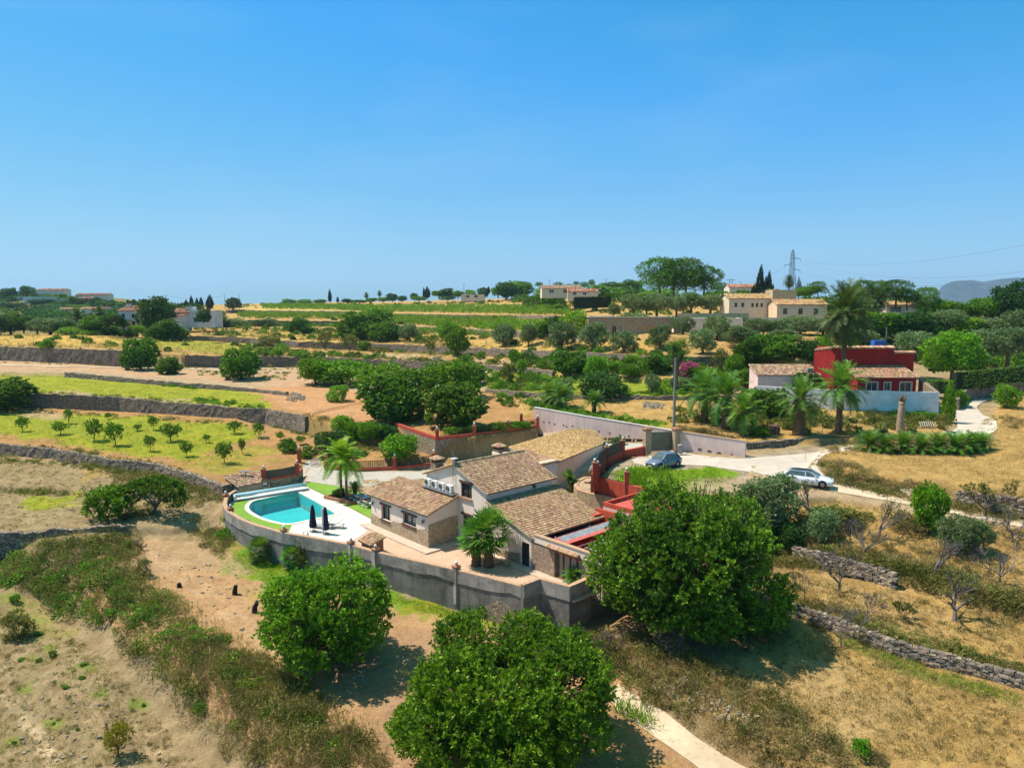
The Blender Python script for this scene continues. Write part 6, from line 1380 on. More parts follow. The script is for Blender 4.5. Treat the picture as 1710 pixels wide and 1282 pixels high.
m = MB(); wall_panel(m, Qa(-3.6, 7)[:2], Qa(-1.6, 4.4)[:2], 5, [(0, 13.5), (1, 14.1)]); m.build('wall', m_redh, t)
m = MB(); m.box(tuple(A(Qa(7.2, 8, 8.0))), (1.9, 1.2, 1.1)); m.build('water_tank', M('tank_blue', (.03, .16, .5), .4), t)
m = MB(); m.tube([Qa(8.4, 8, 6.5), Qa(8.4, 8, 10.6)], .06, 6); m.build('mast', m_metalg, t)
# low tiled annex left of the red house
q = PD(1265, 650, 112); t, Q, _ = villa('low building with pinkish striped tile roof and lilac wall left of the red house', 1265, 650, 9.7, 4.6, 2.3, R_(-2), m_pink, D=112, name='annex', roof='mono', pal=PAL_PINK, rise=1.25, pitch=.32, over=.2)
m = MB(); m.box(tuple(A(Q(8.4, 1.2, 2.85))), (.9, .9, .9)); m.build('chimney', m_grey, t)
m = MB(); wall_panel(m, PD(1372, 640, 113)[:2], PD(1396, 640, 112)[:2], 6, [(0, 10.9), (1, 10.9)]); setp(m.build('link_wall', m_redh), 'short dark red wall joining the low annex to the red house', 'wall')
# white garden wall of the red house
wa, wb_, wc = P3(1258, 677, 5.7), P3(1400, 686, 5.5), P3(1567, 690, 5.4)
m_bw = M('white_garden_wall', (.86, .85, .83), .9, (.72, .71, .70), .7, .2, 20, stain=.25)
t = plain_wall('long white garden wall in front of the red house', [wa, wb_, wc], (PD(1258, 644, wa[1])[2], PD(1567, 655, wc[1])[2]), (4.5, 4.5), m_bw)
wd_ = PD(1540, 633, 112.5); m = MB(); wall_mesh(m, [(wc[0], wc[1], 8.45), (wd_[0], wd_[1], wd_[2])], [4.5, 5], .5, 1); m.build('stone_side', m_pstone, t)
# large villa group upper right
tv, Qv, q = villa('long cream villa with orange shuttered windows at upper right, behind the tall date palm', 1297, 531, 13, 8, 3.6, R_(-3), M('warm_ochre_render', (.74, .56, .38), .9, (.66, .5, .34), .8, streak=.2), D=190, roof='gable', pal=PAL_GOLD + PAL_RED[:2], fops=W(3, 1.6, 4.0, 1.1, 1.0, 2.6), pitch=.45, frame=M('shutter_orange', (.42, .2, .06), .6))
tv, Qv, q = villa('pale villa with small dark windows below the cypresses at upper right', 1217, 526, 13.5, 8, 4.6, R_(2), m_yel, D=198, roof='gable', pal=PAL_GOLD, fops=W(2, 1.5, 1.9, .8, 2.2, 3.4) + W(3, 6.2, 1.3, .7, 2.2, 3.3), pitch=.45, frame=m_wood)
m = MB(); m.box(tuple(PD(1303, 494, 200)), (6.5, 6, 3.2)); m.box(tuple(PD(1296, 489, 200.5)), (1.2, 1.2, 2.2)); m.build('tower', M('ochre_render', (.55, .42, .25), .9), tv)
plain_wall('long ochre garden wall below the pale villa, above the olive rows', [PD(1132, 531, 186), PD(1250, 534, 184)], (PD(1132, 523, 186)[2], PD(1250, 523, 184)[2]), (12, 12), M('ochre_wall', (.56, .43, .27), .9))
plain_wall('low cream terrace wall with white coping in front of the right villa', [PD(1248, 537, 184), PD(1372, 538, 184)], (PD(1248, 530, 184)[2], PD(1372, 532, 184)[2]), (12, 12), m_cream, cope=m_white)
q = PD(982, 562, 168); t = thing('stone_building', 'long low flat roofed stone building behind the row of olive trees', 'building', tuple(q))
Q = block(t, q, R_(-4), 19.5, 8, 4.6, m_ashlar, 'flat', fops=[(1.2, 2.3, 2.2, 3.2), (5.6, 6.6, 0, 2.6), (7.4, 7.9, 0, 2.6)], cap=m_white)
m = MB(); m.box(tuple(A(Q(14.6, -.1, 1.3))), (1.4, .2, 2.6)); m.build('door', M('orange_door', (.5, .22, .06), .6), t)
t, Q, q = villa('cream stone annex with tall doors at the left end of the flat roofed building', 1128, 556, 16, 7, 3.6, R_(-2), m_cream, D=172, name='annex', roof='flat', fops=W(3, 2, 4.5, 1.4, .3, 2.4)); t['label'] = 'low cream flat roofed annex half hidden by olives right of the long stone building'
villa('small low house among the ridge trees, right of the long cream villa', 1480, 528, 8, 6, 3.3, R_(-8), m_white, D=205, roof='gable', pal=PAL_GOLD, fops=[(1, 4, 1.2, 2.8)], pitch=.45)
villa('distant cream house with flat pinkish roofs on the ridge, above the cut dark hedge', 905, 493, 17, 8, 2.9, R_(3), m_yel, D=300, roof='gable', pal=PAL_PINK, fops=W(2, 3, 6, 2, 1, 2.4), pitch=.7)
villa('low distant house with reddish roof on the ridge, right of the flat pinkish one', 948, 497, 12, 7, 2.4, R_(-3), m_yel, D=285, roof='gable', pal=PAL_RED, fops=W(2, 2, 4, 1.5, 1, 2.2), pitch=.7)
villa('distant house with orange roof showing behind the tall pair of cypresses', 1218, 490, 12, 8, 2.6, R_(0), m_cream, D=300, roof='gable', pal=PAL_RED, pitch=.7)
# left houses
t, Q, q = villa('white two storey house with red roof and pergola, left of the big dark tree', 199, 547, 8.5, 9, 5.6, R_(-12), m_white, D=235, roof='gable', pal=PAL_RED, fops=[(1.3, 2.4, 3.1, 4.6), (5, 6, 3.2, 4.5), (5, 6.2, .4, 2.2)], pitch=.5, frame=m_wood)
m = MB(); m.prism([Q(-5, -3.6)[:2], Q(5, -3.6)[:2], Q(5, 0)[:2], Q(-5, 0)[:2]], q[2] + 2.3, q[2] + 2.5)
for a_ in (-4.8, 0, 4.8): m.box(A(Q(a_, -3.4, 1.0)), (.3, .3, 3.2))
m.build('pergola', m_wood, t); m = MB(); m.box(tuple(A(Q(1.6, 3, 6.8))), (1.2, 1, 2)); m.build('chimney', m_white, t)
block(t, A(Q(8.6, 1)), R_(-12), 12, 8, 3.4, m_white, 'mono', PAL_RED, [(2, 4, .6, 2.3), (6, 7, 1, 2.2)], rise=1.2, pitch=.5)
t, Q, q = villa('white flat roofed house with orange roofed end, right of the big dark tree', 288, 541, 6, 8, 3.8, R_(0), m_white, D=238, roof='gable', pal=PAL_RED, fops=[(1, 2.2, 1, 2.4)], pitch=.5)
block(t, A(Q(6, 0)), 0, 8, 7, 4.4, m_white, 'flat', fops=[(1, 6.5, .6, 2.2)]); block(t, A(Q(4, 1)), 0, 2.5, 3, 5.8, m_white, 'flat')
for k, (x, y, w_, d_, h_, D_, wl_, pl__, lab) in enumerate([(14, 501, 26, 9, 4, 640, m_white, None, 'white long block at the left end of the far hillside'), (40, 505, 30, 9, 6, 620, m_white, None, 'wide white terraced house on the far left hill, below the pink one'),
      (62, 496, 26, 9, 7, 650, m_cream, PAL_RED, 'pinkish far hill house with red roof under the rounded dark tree'), (100, 507, 22, 8, 5, 615, m_white, None, 'low white far house right of the pink hill house'),
      (126, 500, 30, 9, 5, 640, m_cream, PAL_RED, 'cream far house at the end of the hill with pale roof'), (130, 506, 14, 8, 5, 700, m_redp, PAL_RED, 'small red roofed far house half way down the hill'),
      (100, 524, 28, 9, 5, 560, m_white, PAL_GOLD, 'pale far house in the trees of the left valley, left of two'), (134, 523, 26, 9, 5, 560, m_white, PAL_RED, 'white far house in the trees of the left valley, right of two'), (182, 521, 18, 9, 4, 540, m_white, None, 'tiny white far house above the left valley, just left of the red roofed white house')]):
    D_ = G(x, y + 2)[1]; f_ = D_ / 640; w_, d_, h_ = w_ * f_, d_ * f_, h_ * f_
    villa('' + lab, x, y + 2, w_, d_, h_, R_(random.uniform(-15, 15)), wl_, D=D_, roof='gable' if pl__ else 'flat', pal=pl__ or PAL_RED, fops=W(3, 3, w_ / 4, 2, 1.5, 3.2), pitch=1.2)
m = MB(); q = PD(742, 500, 440)
villa('distant low white house among trees on the middle skyline', 770, 500, 14, 8, 3, 0, m_yel, D=430, roof='flat', fops=W(2, 3, 5, 2, 1, 2.6))

# ================= VEHICLES =================
def car(label, loc, rot, L, Wd, Hc, paint, roofm, hatch=True):
    t = thing('parked_car', label, 'car', loc, None, rot)
    def bl(mb, name, mat, smooth=False, par=None):
        me = bpy.data.meshes.new(name); me.from_pydata(mb.v, [], mb.f); me.materials.append(mat)
        if smooth: me.polygons.foreach_set('use_smooth', [True] * len(me.polygons))
        return link(name, me, par or t)
    hw = Wd / 2; S = [(-.5, .38, .78, .80), (-.485, .25, .92 if hatch else .88, .9), (-.42, .2, .98 if hatch else .95, .97), (-.25, .18, .97, 1), (0, .18, .95, 1), (.17, .18, .95, .99), (.3, .18, .88, .98), (.42, .2, .78, .94), (.485, .22, .66, .84), (.5, .32, .55, .72)]
    m = MB(); V = []
    for x, zl, zt, k in S:
        h_ = [(0, zl), (hw * k * .88, zl), (hw * k, zl + .12), (hw * k * 1.0, (zl + zt) / 2 + .05), (hw * k * .95, zt - .07), (hw * k * .8, zt), (0, zt + .03)]
        V += [(x * L, y, z) for y, z in h_] + [(x * L, -y, z) for y, z in h_[-2:0:-1]]
    n = 12; Fs = [(i * n + k, i * n + (k + 1) % n, (i + 1) * n + (k + 1) % n, (i + 1) * n + k) for i in range(len(S) - 1) for k in range(n)] + [tuple(range(n)), tuple(range((len(S) - 1) * n, len(S) * n))[::-1]]
    m.add(V, Fs); bm = bl(m, 'body', paint, True)
    m = MB(); G_ = [(-.45 if hatch else -.40, .96, .86), (-.36 if hatch else -.30, Hc - .08, .68), (-.2, Hc, .70), (0, Hc, .72), (.06, Hc - .02, .72), (.24, .95, .86)]
    V = []
    for x, z, k in G_: V += [(x * L, hw * .87, .9), (x * L, hw * k if z > 1 else hw * .86, z), (x * L, -hw * k if z > 1 else -hw * .86, z), (x * L, -hw * .87, .9)]
    m.add(V, [(i * 4 + k, (i + 1) * 4 + k, (i + 1) * 4 + k + 1, i * 4 + k + 1) for i in range(len(G_) - 1) for k in range(3)]); bl(m, 'windows', m_glassg)
    m = MB(); R4 = [(-.37 if hatch else -.3, Hc - .06, .66), (-.2, Hc + .02, .69), (0, Hc + .02, .71), (.07, Hc - .01, .7)]
    V = []
    for x, z, k in R4: V += [(x * L, hw * k, z - .02), (x * L, hw * k * .7, z + .015), (x * L, -hw * k * .7, z + .015), (x * L, -hw * k, z - .02)]
    m.add(V, [(i * 4 + k, i * 4 + k + 1, (i + 1) * 4 + k + 1, (i + 1) * 4 + k) for i in range(3) for k in range(3)]); bl(m, 'roof', roofm, True)
    m = MB()
    for s in (-1, 1):
        m.beam((.24 * L, s * hw * .86, .95), (.065 * L, s * hw * .72, Hc - .01), .07, .05); m.beam((.0 * L, s * hw * .87, .94), (-.02 * L, s * hw * .72, Hc - .01), .07, .05)
        m.beam((-.42 * L, s * hw * .86, .95), (-.34 * L, s * hw * .69, Hc - .08), .16, .05); m.beam((.07 * L, s * hw * .71, Hc - .01), (-.34 * L, s * hw * .69, Hc - .04), .06, .05)
        m.box((.17 * L, s * (hw + .08), 1.0), (.14, .2, .13))
    bl(m, 'pillars_and_mirrors', paint)
    for x in (.31, -.31):
        for s in (-1, 1):
            m = MB(); c = A((x * L, s * (hw - .1), .33)); m.tube([c - (0, .11, 0), c + (0, .11, 0)], .33, 16); wv = bl(m, 'wheel', m_black, False)
            m = MB(); m.tube([c - (0, .12, 0), c + (0, .12, 0)], .2, 10); bl(m, 'rim', m_metalg, par=wv)
            m = MB(); m.tube([c + (0, s * .085, .02), c + (0, s * .095, .02)], .385, 18); bl(m, 'wheel_arch', m_black)
    for s in (-1, 1):
        m = MB(); m.box((.475 * L, s * hw * .62, .62), (.12, .38, .13), -s * .35); bl(m, 'headlight', m_whiteplastic); m = MB(); m.box((-.488 * L, s * hw * .68, .8), (.08, .3, .18)); bl(m, 'tail_light', M('tail_red', (.4, .01, .01), .3))
    m = MB(); m.box((.495 * L, 0, .42), (.06, Wd * .5, .16)); bl(m, 'grille', m_black); m = MB(); m.box((.508 * L, 0, .36), (.03, .5, .11)); bl(m, 'number_plate', m_whiteplastic)
    return t
def cpaint(n, c): 
    m = M(n, c, .25, c, 1, metal=.0, spec=.6); m.node_tree.nodes['Principled BSDF'].inputs['Coat Weight'].default_value = .7; return m
pgrey = cpaint('blue_grey_paint', (.13, .16, .24)); pwhite = cpaint('white_paint', (.72, .74, .8))
q = P3(1108, 776, 4.03); car('blue grey hatchback parked in front of the green gate', (q[0], q[1], float(Hh(q[0], q[1])) + .05), R_(213), 4.0, 1.72, 1.5, pgrey, pgrey)
q = P3(1347, 803, 4.0); car('white car with dark glass roof, parked at the start of the dirt track', (q[0], q[1], float(Hh(q[0], q[1])) + .06), R_(-28), 4.75, 1.85, 1.42, pwhite, m_glass, False)
q = PD(1172, 527, 188); q[2] = Hh(q[0], q[1]); car('silver car parked far off beneath the villa beside the top olive trees', tuple(q + (0, 0, 1.6)), R_(180), 4.5, 1.8, 1.5, pwhite, pwhite)
q = PD(1567, 552, 176); m = MB(); m.box((q[0], q[1], q[2] + 1.4), (6.0, 2.3, 2.4)); setp(m.build('caravan', m_whiteplastic, bevel=.3), 'white caravan roof showing between the trees at upper right', 'caravan')

# ================= POLES, PYLON, WIRES =================
def pole(px, py, topy, label, D=None, r=.14, arm=True, mat=m_concrete, name='utility_pole', base=None):
    q = base if base is not None else (G(px, py) if D is None else PD(px, py, D)); h = PD(px, topy, q[1])[2] - q[2]
    t = thing(name, label, 'utility pole', tuple(q)); m = MB(); m.tube([q - (0, 0, .3), q + (0, 0, h)], [r, r * .65], 8); m.build('post', mat, t)
    if arm: m = MB(); m.beam(q + (-.8, 0, h - .4), q + (.8, 0, h - .4), .1, .1); m.build('crossarm', m_metalg, t)
    return q + (0, 0, h)
m_pole = M('pole_grey', (.22, .22, .21), .8)
polet = pole(1125, 720, 597, 'tall grey concrete utility pole standing behind the pink wall by the gate', r=.2, arm=False, mat=m_pole, base=P3(1125, 722, 4.9))
for x, y, ty, D_, lab in [(278, 512, 492, 420, 'thin utility pole on the left skyline beside the big dark tree'), (376, 515, 492, 430, 'thin skyline pole at left, right of the cypress row'), (400, 515, 491, 430, 'thin skyline pole next to the bushy tree left of the vine rows'),
      (775, 500, 473, 420, 'skyline pole with crossarm above the middle of the vine rows'), (917, 487, 467, 380, 'thin pole on the ridge above the distant cream house'), (1012, 480, 465, 380, 'thin pole on the ridge left of the big pines'),
      (1236, 490, 470, 330, 'thin pole on the ridge left of the pair of cypresses'), (1348, 490, 472, 330, 'thin dark pole on the skyline between the pylon and the date palm')]: pole(x, y, ty, lab, D_, r=.16, mat=m_pole)
q = PD(1220, 492, 330); t = thing('lattice_mast', 'short lattice mast with a flat top on the ridge right of the pines', 'mast', tuple(q)); m = MB()
for sx in (-1, 1): m.beam(q + (sx * 1.0, 0, -2), q + (sx * .6, 0, 7), .18, .18)
for k in range(6): z = k * 1.4 - 1; m.beam(q + (-.9, 0, z), q + (.9, 0, z + 1.4), .1, .1)
m.beam(q + (-2, 0, 6.8), q + (2, 0, 6.8), .2, .2); m.build('frame', m_metalg, t)
py_ = PD(1321, 492, 420); t = thing('electricity_pylon', 'steel lattice electricity pylon on the skyline at right', 'pylon', tuple(py_)); m = MB(); hp = PD(1321, 417, 420)[2] - py_[2]
zs_ = np.linspace(-2, hp, 15); hwf = lambda z: np.interp(z, [0, hp * .5, hp * .9, hp], [2.4, 1.2, .8, .15])
m_py = M('pylon_steel', (.16, .19, .26), .5, metal=.3)
for z0_, z1_ in zip(zs_[:-1], zs_[1:]):
    a0, a1 = hwf(z0_), hwf(z1_)
    for sx, sy in ((-1, -1), (1, -1), (1, 1), (-1, 1)):
        m.beam(py_ + (sx * a0, sy * a0, z0_), py_ + (sx * a1, sy * a1, z1_), .2, .2)
    for sy in (-1, 1): m.beam(py_ + (-a0, sy * a0, z0_), py_ + (a1, sy * a1, z1_), .12, .12); m.beam(py_ + (a0, sy * a0, z0_), py_ + (-a1, sy * a1, z1_), .12, .12)
m.build('tower', m_py, t); arms = []
m = MB()
for z_, sd, ln_ in ((hp * .80, 1, 4.6), (hp * .66, -1, 4.6), (hp * .55, 1, 4.6)):
    for dz in (0, .9): m.beam(py_ + (0, 0, z_ + dz), py_ + (sd * ln_, 0, z_), .16, .16)
    e = py_ + (sd * ln_, 0, z_ - 1.4); m.beam(py_ + (sd * ln_, 0, z_), e, .14, .14); arms.append(e)
m.build('arms', m_py, t)
def wire(p, q, sag, label, r=.045, n=24):
    m = MB(); p, q = A(p, dtype=float), A(q, dtype=float); m.tube([p + (q - p) * i / n - A((0, 0, sag * 4 * (i / n) * (1 - i / n))) for i in range(n + 1)], r, 4, cap=False); setp(m.build('power_line', m_py), label, 'power line', 'overhead wires')
wire(arms[0], PD(1760, 398, 260), 5, 'uppermost thin wire from the pylon to the right edge of the sky'); wire(arms[0] + A((0, 0, -1)), PD(1760, 447, 280), 6, 'middle thin wire from the pylon to the right edge of the sky'); wire(arms[2], PD(1760, 465, 280), 5, 'lowest thin wire from the pylon to the right edge, above the far mountain')
wire(arms[1], PD(1150, 492, 500), 5, 'thin wire descending left from the pylon behind the pines'); wire(PD(278, 493, 420), PD(376, 493, 430), 2, 'wire between two thin poles on the left skyline', .05); wire(PD(278, 493, 420), PD(170, 513, 500), 2, 'wire running down left from the skyline pole by the big dark tree', .05)
# wire fence posts below the date palms
for k, (x, y) in enumerate([(1240, 728), (1297, 727), (1335, 727), (1373, 726), (1405, 724), (1480, 722)]):
    q = G(x, y); m = MB(); m.tube([q - (0, 0, .2), q + (0, 0, 1.5)], .035, 6); setp(m.build('fence_post', m_metalg), '%s thin metal fence post from the left, below the date palms' % ORD[k], 'fence post', 'thin posts of the wire fence under the palms')

# ================= PLANTS =================
P_ = plant
P_('fig', 235, 617, 56, 46, 'round green tree beside the footpath at left, larger of a pair')
P_('fig', 283, 624, 38, 28, 'smaller round bushy tree right of the larger round tree beside the left footpath')
P_('fig', 403, 633, 62, 47, 'round spreading tree alone on the pale earth left of the clearing')
P_('shrub', 79, 587, 24, 20, 'small bush growing out of the tall stone wall at far left')
P_('dark', 259, 549, 56, 55, 'tall dark evergreen tree between the two white houses at left', D=232)
P_('fig', 280, 568, 56, 32, 'wide green bushy tree in front of the dark evergreen at left')
P_('fig', 12, 684, 84, 48, 'large glossy bush cut by the left edge of the photo')
sp = [(38, 721, 22, 27), (101, 725, 24, 22), (114, 707, 14, 26), (157, 736, 30, 38), (194, 744, 32, 42), (230, 719, 14, 12), (257, 718, 16, 24), (285, 737, 34, 30), (252, 753, 20, 26), (312, 762, 20, 25), (345, 739, 12, 14), (375, 773, 28, 38), (391, 724, 24, 22), (405, 759, 12, 28), (432, 731, 22, 26), (468, 735, 14, 16), (503, 742, 16, 16), (181, 700, 10, 12)]
for k, (x, y, w_, h_) in enumerate(sp): plant('sapling', x, y, w_, h_, '%s young fruit tree counting from the left edge in the yellow green field' % ORD[sorted(s[0] for s in sp).index(x)], 'young fruit trees in the field')
P_('shrub', 181, 868, 64, 58, 'leafy green shrub on the dry bank, left of the low spreading dark tree')
P_('olive', 357, 543, 38, 24, 'olive tree in front of the cypress row at left'); P_('olive', 388, 546, 44, 14, 'low olive clump below the upper left skyline, left of two'); P_('olive', 442, 549, 44, 17, 'low grey olive clump below the vine rows, right of two')
for k, (x, y, w_, h_) in enumerate([(304, 516, 6, 10), (311, 516, 7, 14), (321, 515, 7, 18), (329, 515, 6, 15), (336, 515, 7, 17), (350, 516, 12, 20)]): plant('cypress', x, y, w_, h_, '%s dark cypress from the left in the short row on the left skyline' % ORD[k], 'cypress row on the left skyline', D=420)
P_('dark', 390, 516, 26, 20, 'bushy tree on the left skyline beside two thin poles', D=430)
vl = [('fig', 18, 556, 50, 32), ('dark', 40, 552, 34, 24), ('olive', 62, 556, 34, 20), ('olive', 84, 558, 54, 26), ('dark', 108, 554, 30, 18), ('olive', 150, 553, 34, 20), ('fig', 165, 556, 50, 28), ('fig', 190, 565, 30, 22), ('dark', 217, 567, 24, 18), ('tree', 5, 545, 30, 22), ('tree', 230, 558, 24, 16), ('fig', 205, 546, 20, 14), ('dark', 340, 535, 26, 20), ('dark', 186, 540, 30, 16), ('olive', 250, 566, 20, 12)]
for k, (kd, x, y, w_, h_) in enumerate(vl): plant(kd, x, y, w_, h_, '%s tree from the left in the valley band of trees before the white houses' % ORD[sorted(v[1] for v in vl).index(x)], 'trees in the left valley', D=222 - k)
m = plant('bright', 125, 563, 50, 16, 'long bright clipped hedge in the left valley, left half', D=215, cat='hedge', name='hedge'); plant('bright', 158, 566, 50, 16, 'long bright clipped hedge in the left valley, right half', D=214, cat='hedge', name='hedge')
palm(131, 553, 34, 531, 'date palm in the left valley behind the bright hedge', 'date', .4, D=225); palm(-2, 560, 36, 536, 'date palm cut by the left edge of the photo', 'date', .4, D=220); palm(168, 548, 22, 522, 'small palm in the left valley near the red roofed house', 'date', .3, D=240)
# far hill vegetation
hl = [(12, 497, 24, 16), (20, 494, 16, 14), (30, 499, 6, 8), (48, 495, 26, 18), (56, 498, 14, 10), (72, 500, 18, 10), (84, 502, 16, 10), (94, 500, 12, 9), (104, 503, 14, 14), (112, 505, 16, 10), (122, 507, 14, 14), (135, 509, 16, 10), (150, 512, 14, 9), (160, 511, 20, 16), (168, 513, 16, 12), (186, 513, 12, 8), (200, 514, 14, 9), (216, 514, 8, 14), (223, 514, 8, 15), (241, 514, 20, 8), (232, 512, 22, 10), (3, 500, 16, 10), (66, 506, 30, 8), (20, 512, 40, 8), (130, 518, 40, 10), (80, 516, 40, 9), (180, 523, 30, 10)]
for k, (x, y, w_, h_) in enumerate(hl): plant(random.choice(['dark', 'tree', 'dark']), x, y, w_, h_, '%s small dark tree from the left on the far left hillside' % ORD[sorted(range(len(hl)), key=lambda i: hl[i][0]).index(k)], 'dark trees on the far left hillside', base=G(x, y + 1))
# centre trees
P_('thin', 525, 641, 30, 30, 'pale thin tree behind the two round trees at the top of the clearing'); P_('tree', 527, 642, 54, 46, 'bushy tree at the left of the pair at the top of the earth clearing'); P_('tree', 570, 643, 84, 46, 'wide bushy tree right of the pair at the top of the earth clearing')
P_('bright', 563, 670, 36, 28, 'small light green tree alone in the middle of the earth clearing')
P_('tree', 648, 668, 100, 66, 'large tree behind the left dark dome tree above the red railing wall'); P_('tree', 748, 668, 104, 64, 'large tree behind the right dark dome tree above the red railing wall'); P_('tree', 792, 642, 44, 38, 'medium tree at the right end of the big tree cluster, near a small vehicle track')
P_('fig', 660, 700, 108, 82, 'big dark glossy dome tree, left of two above the red railing wall'); P_('fig', 759, 714, 104, 72, 'big glossy dome tree, right of two above the red railing wall')
P_('fig', 602, 567, 66, 44, 'broad bright bush in the mid hillside cluster, left part'); P_('bright', 622, 563, 70, 46, 'brightest tall bush at the centre of the mid hillside cluster'); P_('fig', 645, 570, 52, 34, 'dark green bush at the right of the mid hillside cluster'); P_('olive', 682, 570, 36, 28, 'grey green tree right of the mid hillside bush cluster')
P_('fig', 501, 557, 42, 24, 'dark round bush left of the mid hillside cluster'); P_('thin', 543, 589, 26, 34, 'thin pale tree below the mid hillside cluster, left of two'); P_('thin', 584, 591, 32, 34, 'dry thin tree below the mid hillside cluster, right of two'); P_('shrub', 609, 586, 20, 16, 'small green bush against the terrace wall below the mid hillside cluster')
P_('thin', 718, 599, 22, 36, 'slim pale tree alone on the mid terrace'); P_('tree', 748, 568, 36, 30, 'dark tree upper left of a pair in the mid right of the hillside'); P_('tree', 765, 594, 36, 44, 'dark upright tree at the lower right of the mid hillside pair'); P_('olive', 843, 580, 32, 34, 'grey green olive left of the olive row')
P_('shrub', 463, 596, 22, 14, 'small dark bush on the wall line above the left footpath'); P_('scrub', 452, 578, 34, 16, 'dark scrubby bush on the terrace above the footpath wall'); P_('dark', 857, 602, 16, 20, 'small dark tree by the wall at mid right of the terraces'); P_('scrub', 848, 641, 26, 34, 'spiky thin shrub near the end of the farm track'); P_('scrub', 640, 586, 40, 10, 'low brown scrub along the terrace under the mid cluster')
P_('shrub', 861, 608, 18, 24, 'small dark green tree just right of the farm track'); P_('bright', 870, 625, 20, 24, 'small yellow flowering bush near the farm track')
sk = [('cypress', 551, 504, 6, 18), ('cypress', 564, 505, 4, 9), ('dark', 655, 502, 18, 12), ('dark', 672, 503, 16, 9), ('dark', 692, 500, 13, 11), ('cypress', 708, 497, 4, 16), ('cypress', 714, 497, 9, 16), ('tree', 733, 496, 22, 10), ('dark', 745, 494, 24, 12), ('bright', 748, 501, 28, 9), ('tree', 765, 497, 20, 12), ('bright', 787, 499, 20, 15), ('dark', 807, 496, 20, 15), ('cypress', 816, 490, 5, 10), ('tree', 832, 495, 24, 16), ('dark', 845, 497, 34, 26), ('tree', 600, 506, 26, 6), ('tree', 620, 505, 20, 7), ('bright', 485, 512, 30, 12), ('tree', 510, 508, 22, 8), ('tree', 535, 507, 20, 7), ('dark', 580, 506, 18, 7), ('tree', 470, 514, 24, 8), ('tree', 640, 504, 18, 8), ('tree', 700, 502, 22, 8)]
for k, (kd, x, y, w_, h_) in enumerate(sk): plant(kd, x, y, w_, h_, '%s small %s from the left along the middle skyline' % (ORD[sorted(range(len(sk)), key=lambda i: sk[i][1]).index(k)], 'cypress' if kd == 'cypress' else 'tree or bush'), 'small trees along the middle skyline', D=float(np.interp(x, [460, 860], [500, 425])))
for x, h_, l_ in ((634, 14, 'tiny feather palm on the middle skyline, left of two'), (612, 11, 'tiny palm on the middle skyline near the bushes')): palm(x, 503, 9, 503 - h_, l_, 'date', .3, D=470)
# garden behind the driveway
P_('dark', 554, 757, 52, 40, 'dark dense rounded bush by the garden gate'); P_('bright', 573, 724, 36, 34, 'light green tree by the foot of the stone bank'); P_('tree', 594, 740, 40, 38, 'small tree with visible trunk behind the dark bush by the gate'); P_('tree', 617, 736, 36, 32, 'small tree in the middle of the garden row behind the driveway'); P_('dark', 640, 734, 42, 28, 'dark small tree at the right of the garden row behind the driveway'); P_('tree', 667, 770, 62, 46, 'bright round citrus tree between the red posts behind the driveway')
# terrace above the red railing
for k, x in enumerate((752, 770, 788, 806, 822, 838, 856, 874)): plant('shrub', x, 729 - k * 1.3 + 2, 24, 15, '%s low bush from the left behind the red railing' % ORD[k], 'low bushes behind the red railing', base=P3(x, 727 - k * 1.6, 4.0))
# olives
row = [(840, 578, 30, 34), (882, 578, 30, 32), (937, 585, 48, 44), (990, 587, 46, 44), (1043, 589, 44, 36), (1102, 582, 38, 36), (1174, 590, 44, 42), (1238, 582, 52, 38)]
for k, (x, y, w_, h_) in enumerate(row): plant('olive', x, y, w_, h_, '%s olive tree from the left in the front row below the stone building' % ORD[k], 'front row of olive trees')
row = [(1057, 556, 50, 34), (1110, 556, 38, 27), (1140, 558, 36, 28), (1170, 552, 32, 22), (1198, 568, 42, 38), (1232, 554, 42, 26), (1264, 562, 44, 28), (1298, 562, 46, 28), (1336, 558, 50, 30), (1375, 560, 44, 28)]
for k, (x, y, w_, h_) in enumerate(row): plant('olive', x, y, w_, h_, '%s olive tree from the left in the row touching the building and villa walls' % ORD[k], 'second row of olive trees')
row = [(1024, 527, 22, 20), (1059, 523, 46, 28), (1080, 521, 30, 24), (1097, 524, 38, 30), (1130, 523, 34, 28), (1154, 520, 46, 32), (1186, 520, 36, 28)]
for k, (x, y, w_, h_) in enumerate(row): plant('olive', x, y, w_, h_, '%s grey tree from the left in the top row beneath the pines' % ORD[k], 'top row of olive trees', D=205)
P_('bright', 960, 558, 44, 40, 'bright yellow green round tree left of the long stone building'); P_('dark', 928, 553, 36, 26, 'dark bush behind the bright round tree left of the stone building'); P_('fig', 906, 566, 30, 26, 'dark green bush left of the front olive row near the vines')
P_('bright', 918, 510, 46, 32, 'large bright bush on the ridge left of the clipped dark hedge'); P_('bright', 1003, 503, 56, 26, 'bright spreading tree behind the clipped dark hedge'); P_('bright', 1049, 496, 54, 24, 'green tree left below the pines'); P_('tree', 860, 499, 50, 28, 'green tree mass on the ridge left of the pale rock'); P_('pine', 874, 492, 34, 26, 'small pine on the ridge, left of the distant cream house'); P_('bright', 1100, 500, 60, 16, 'low bright bush under the pines')
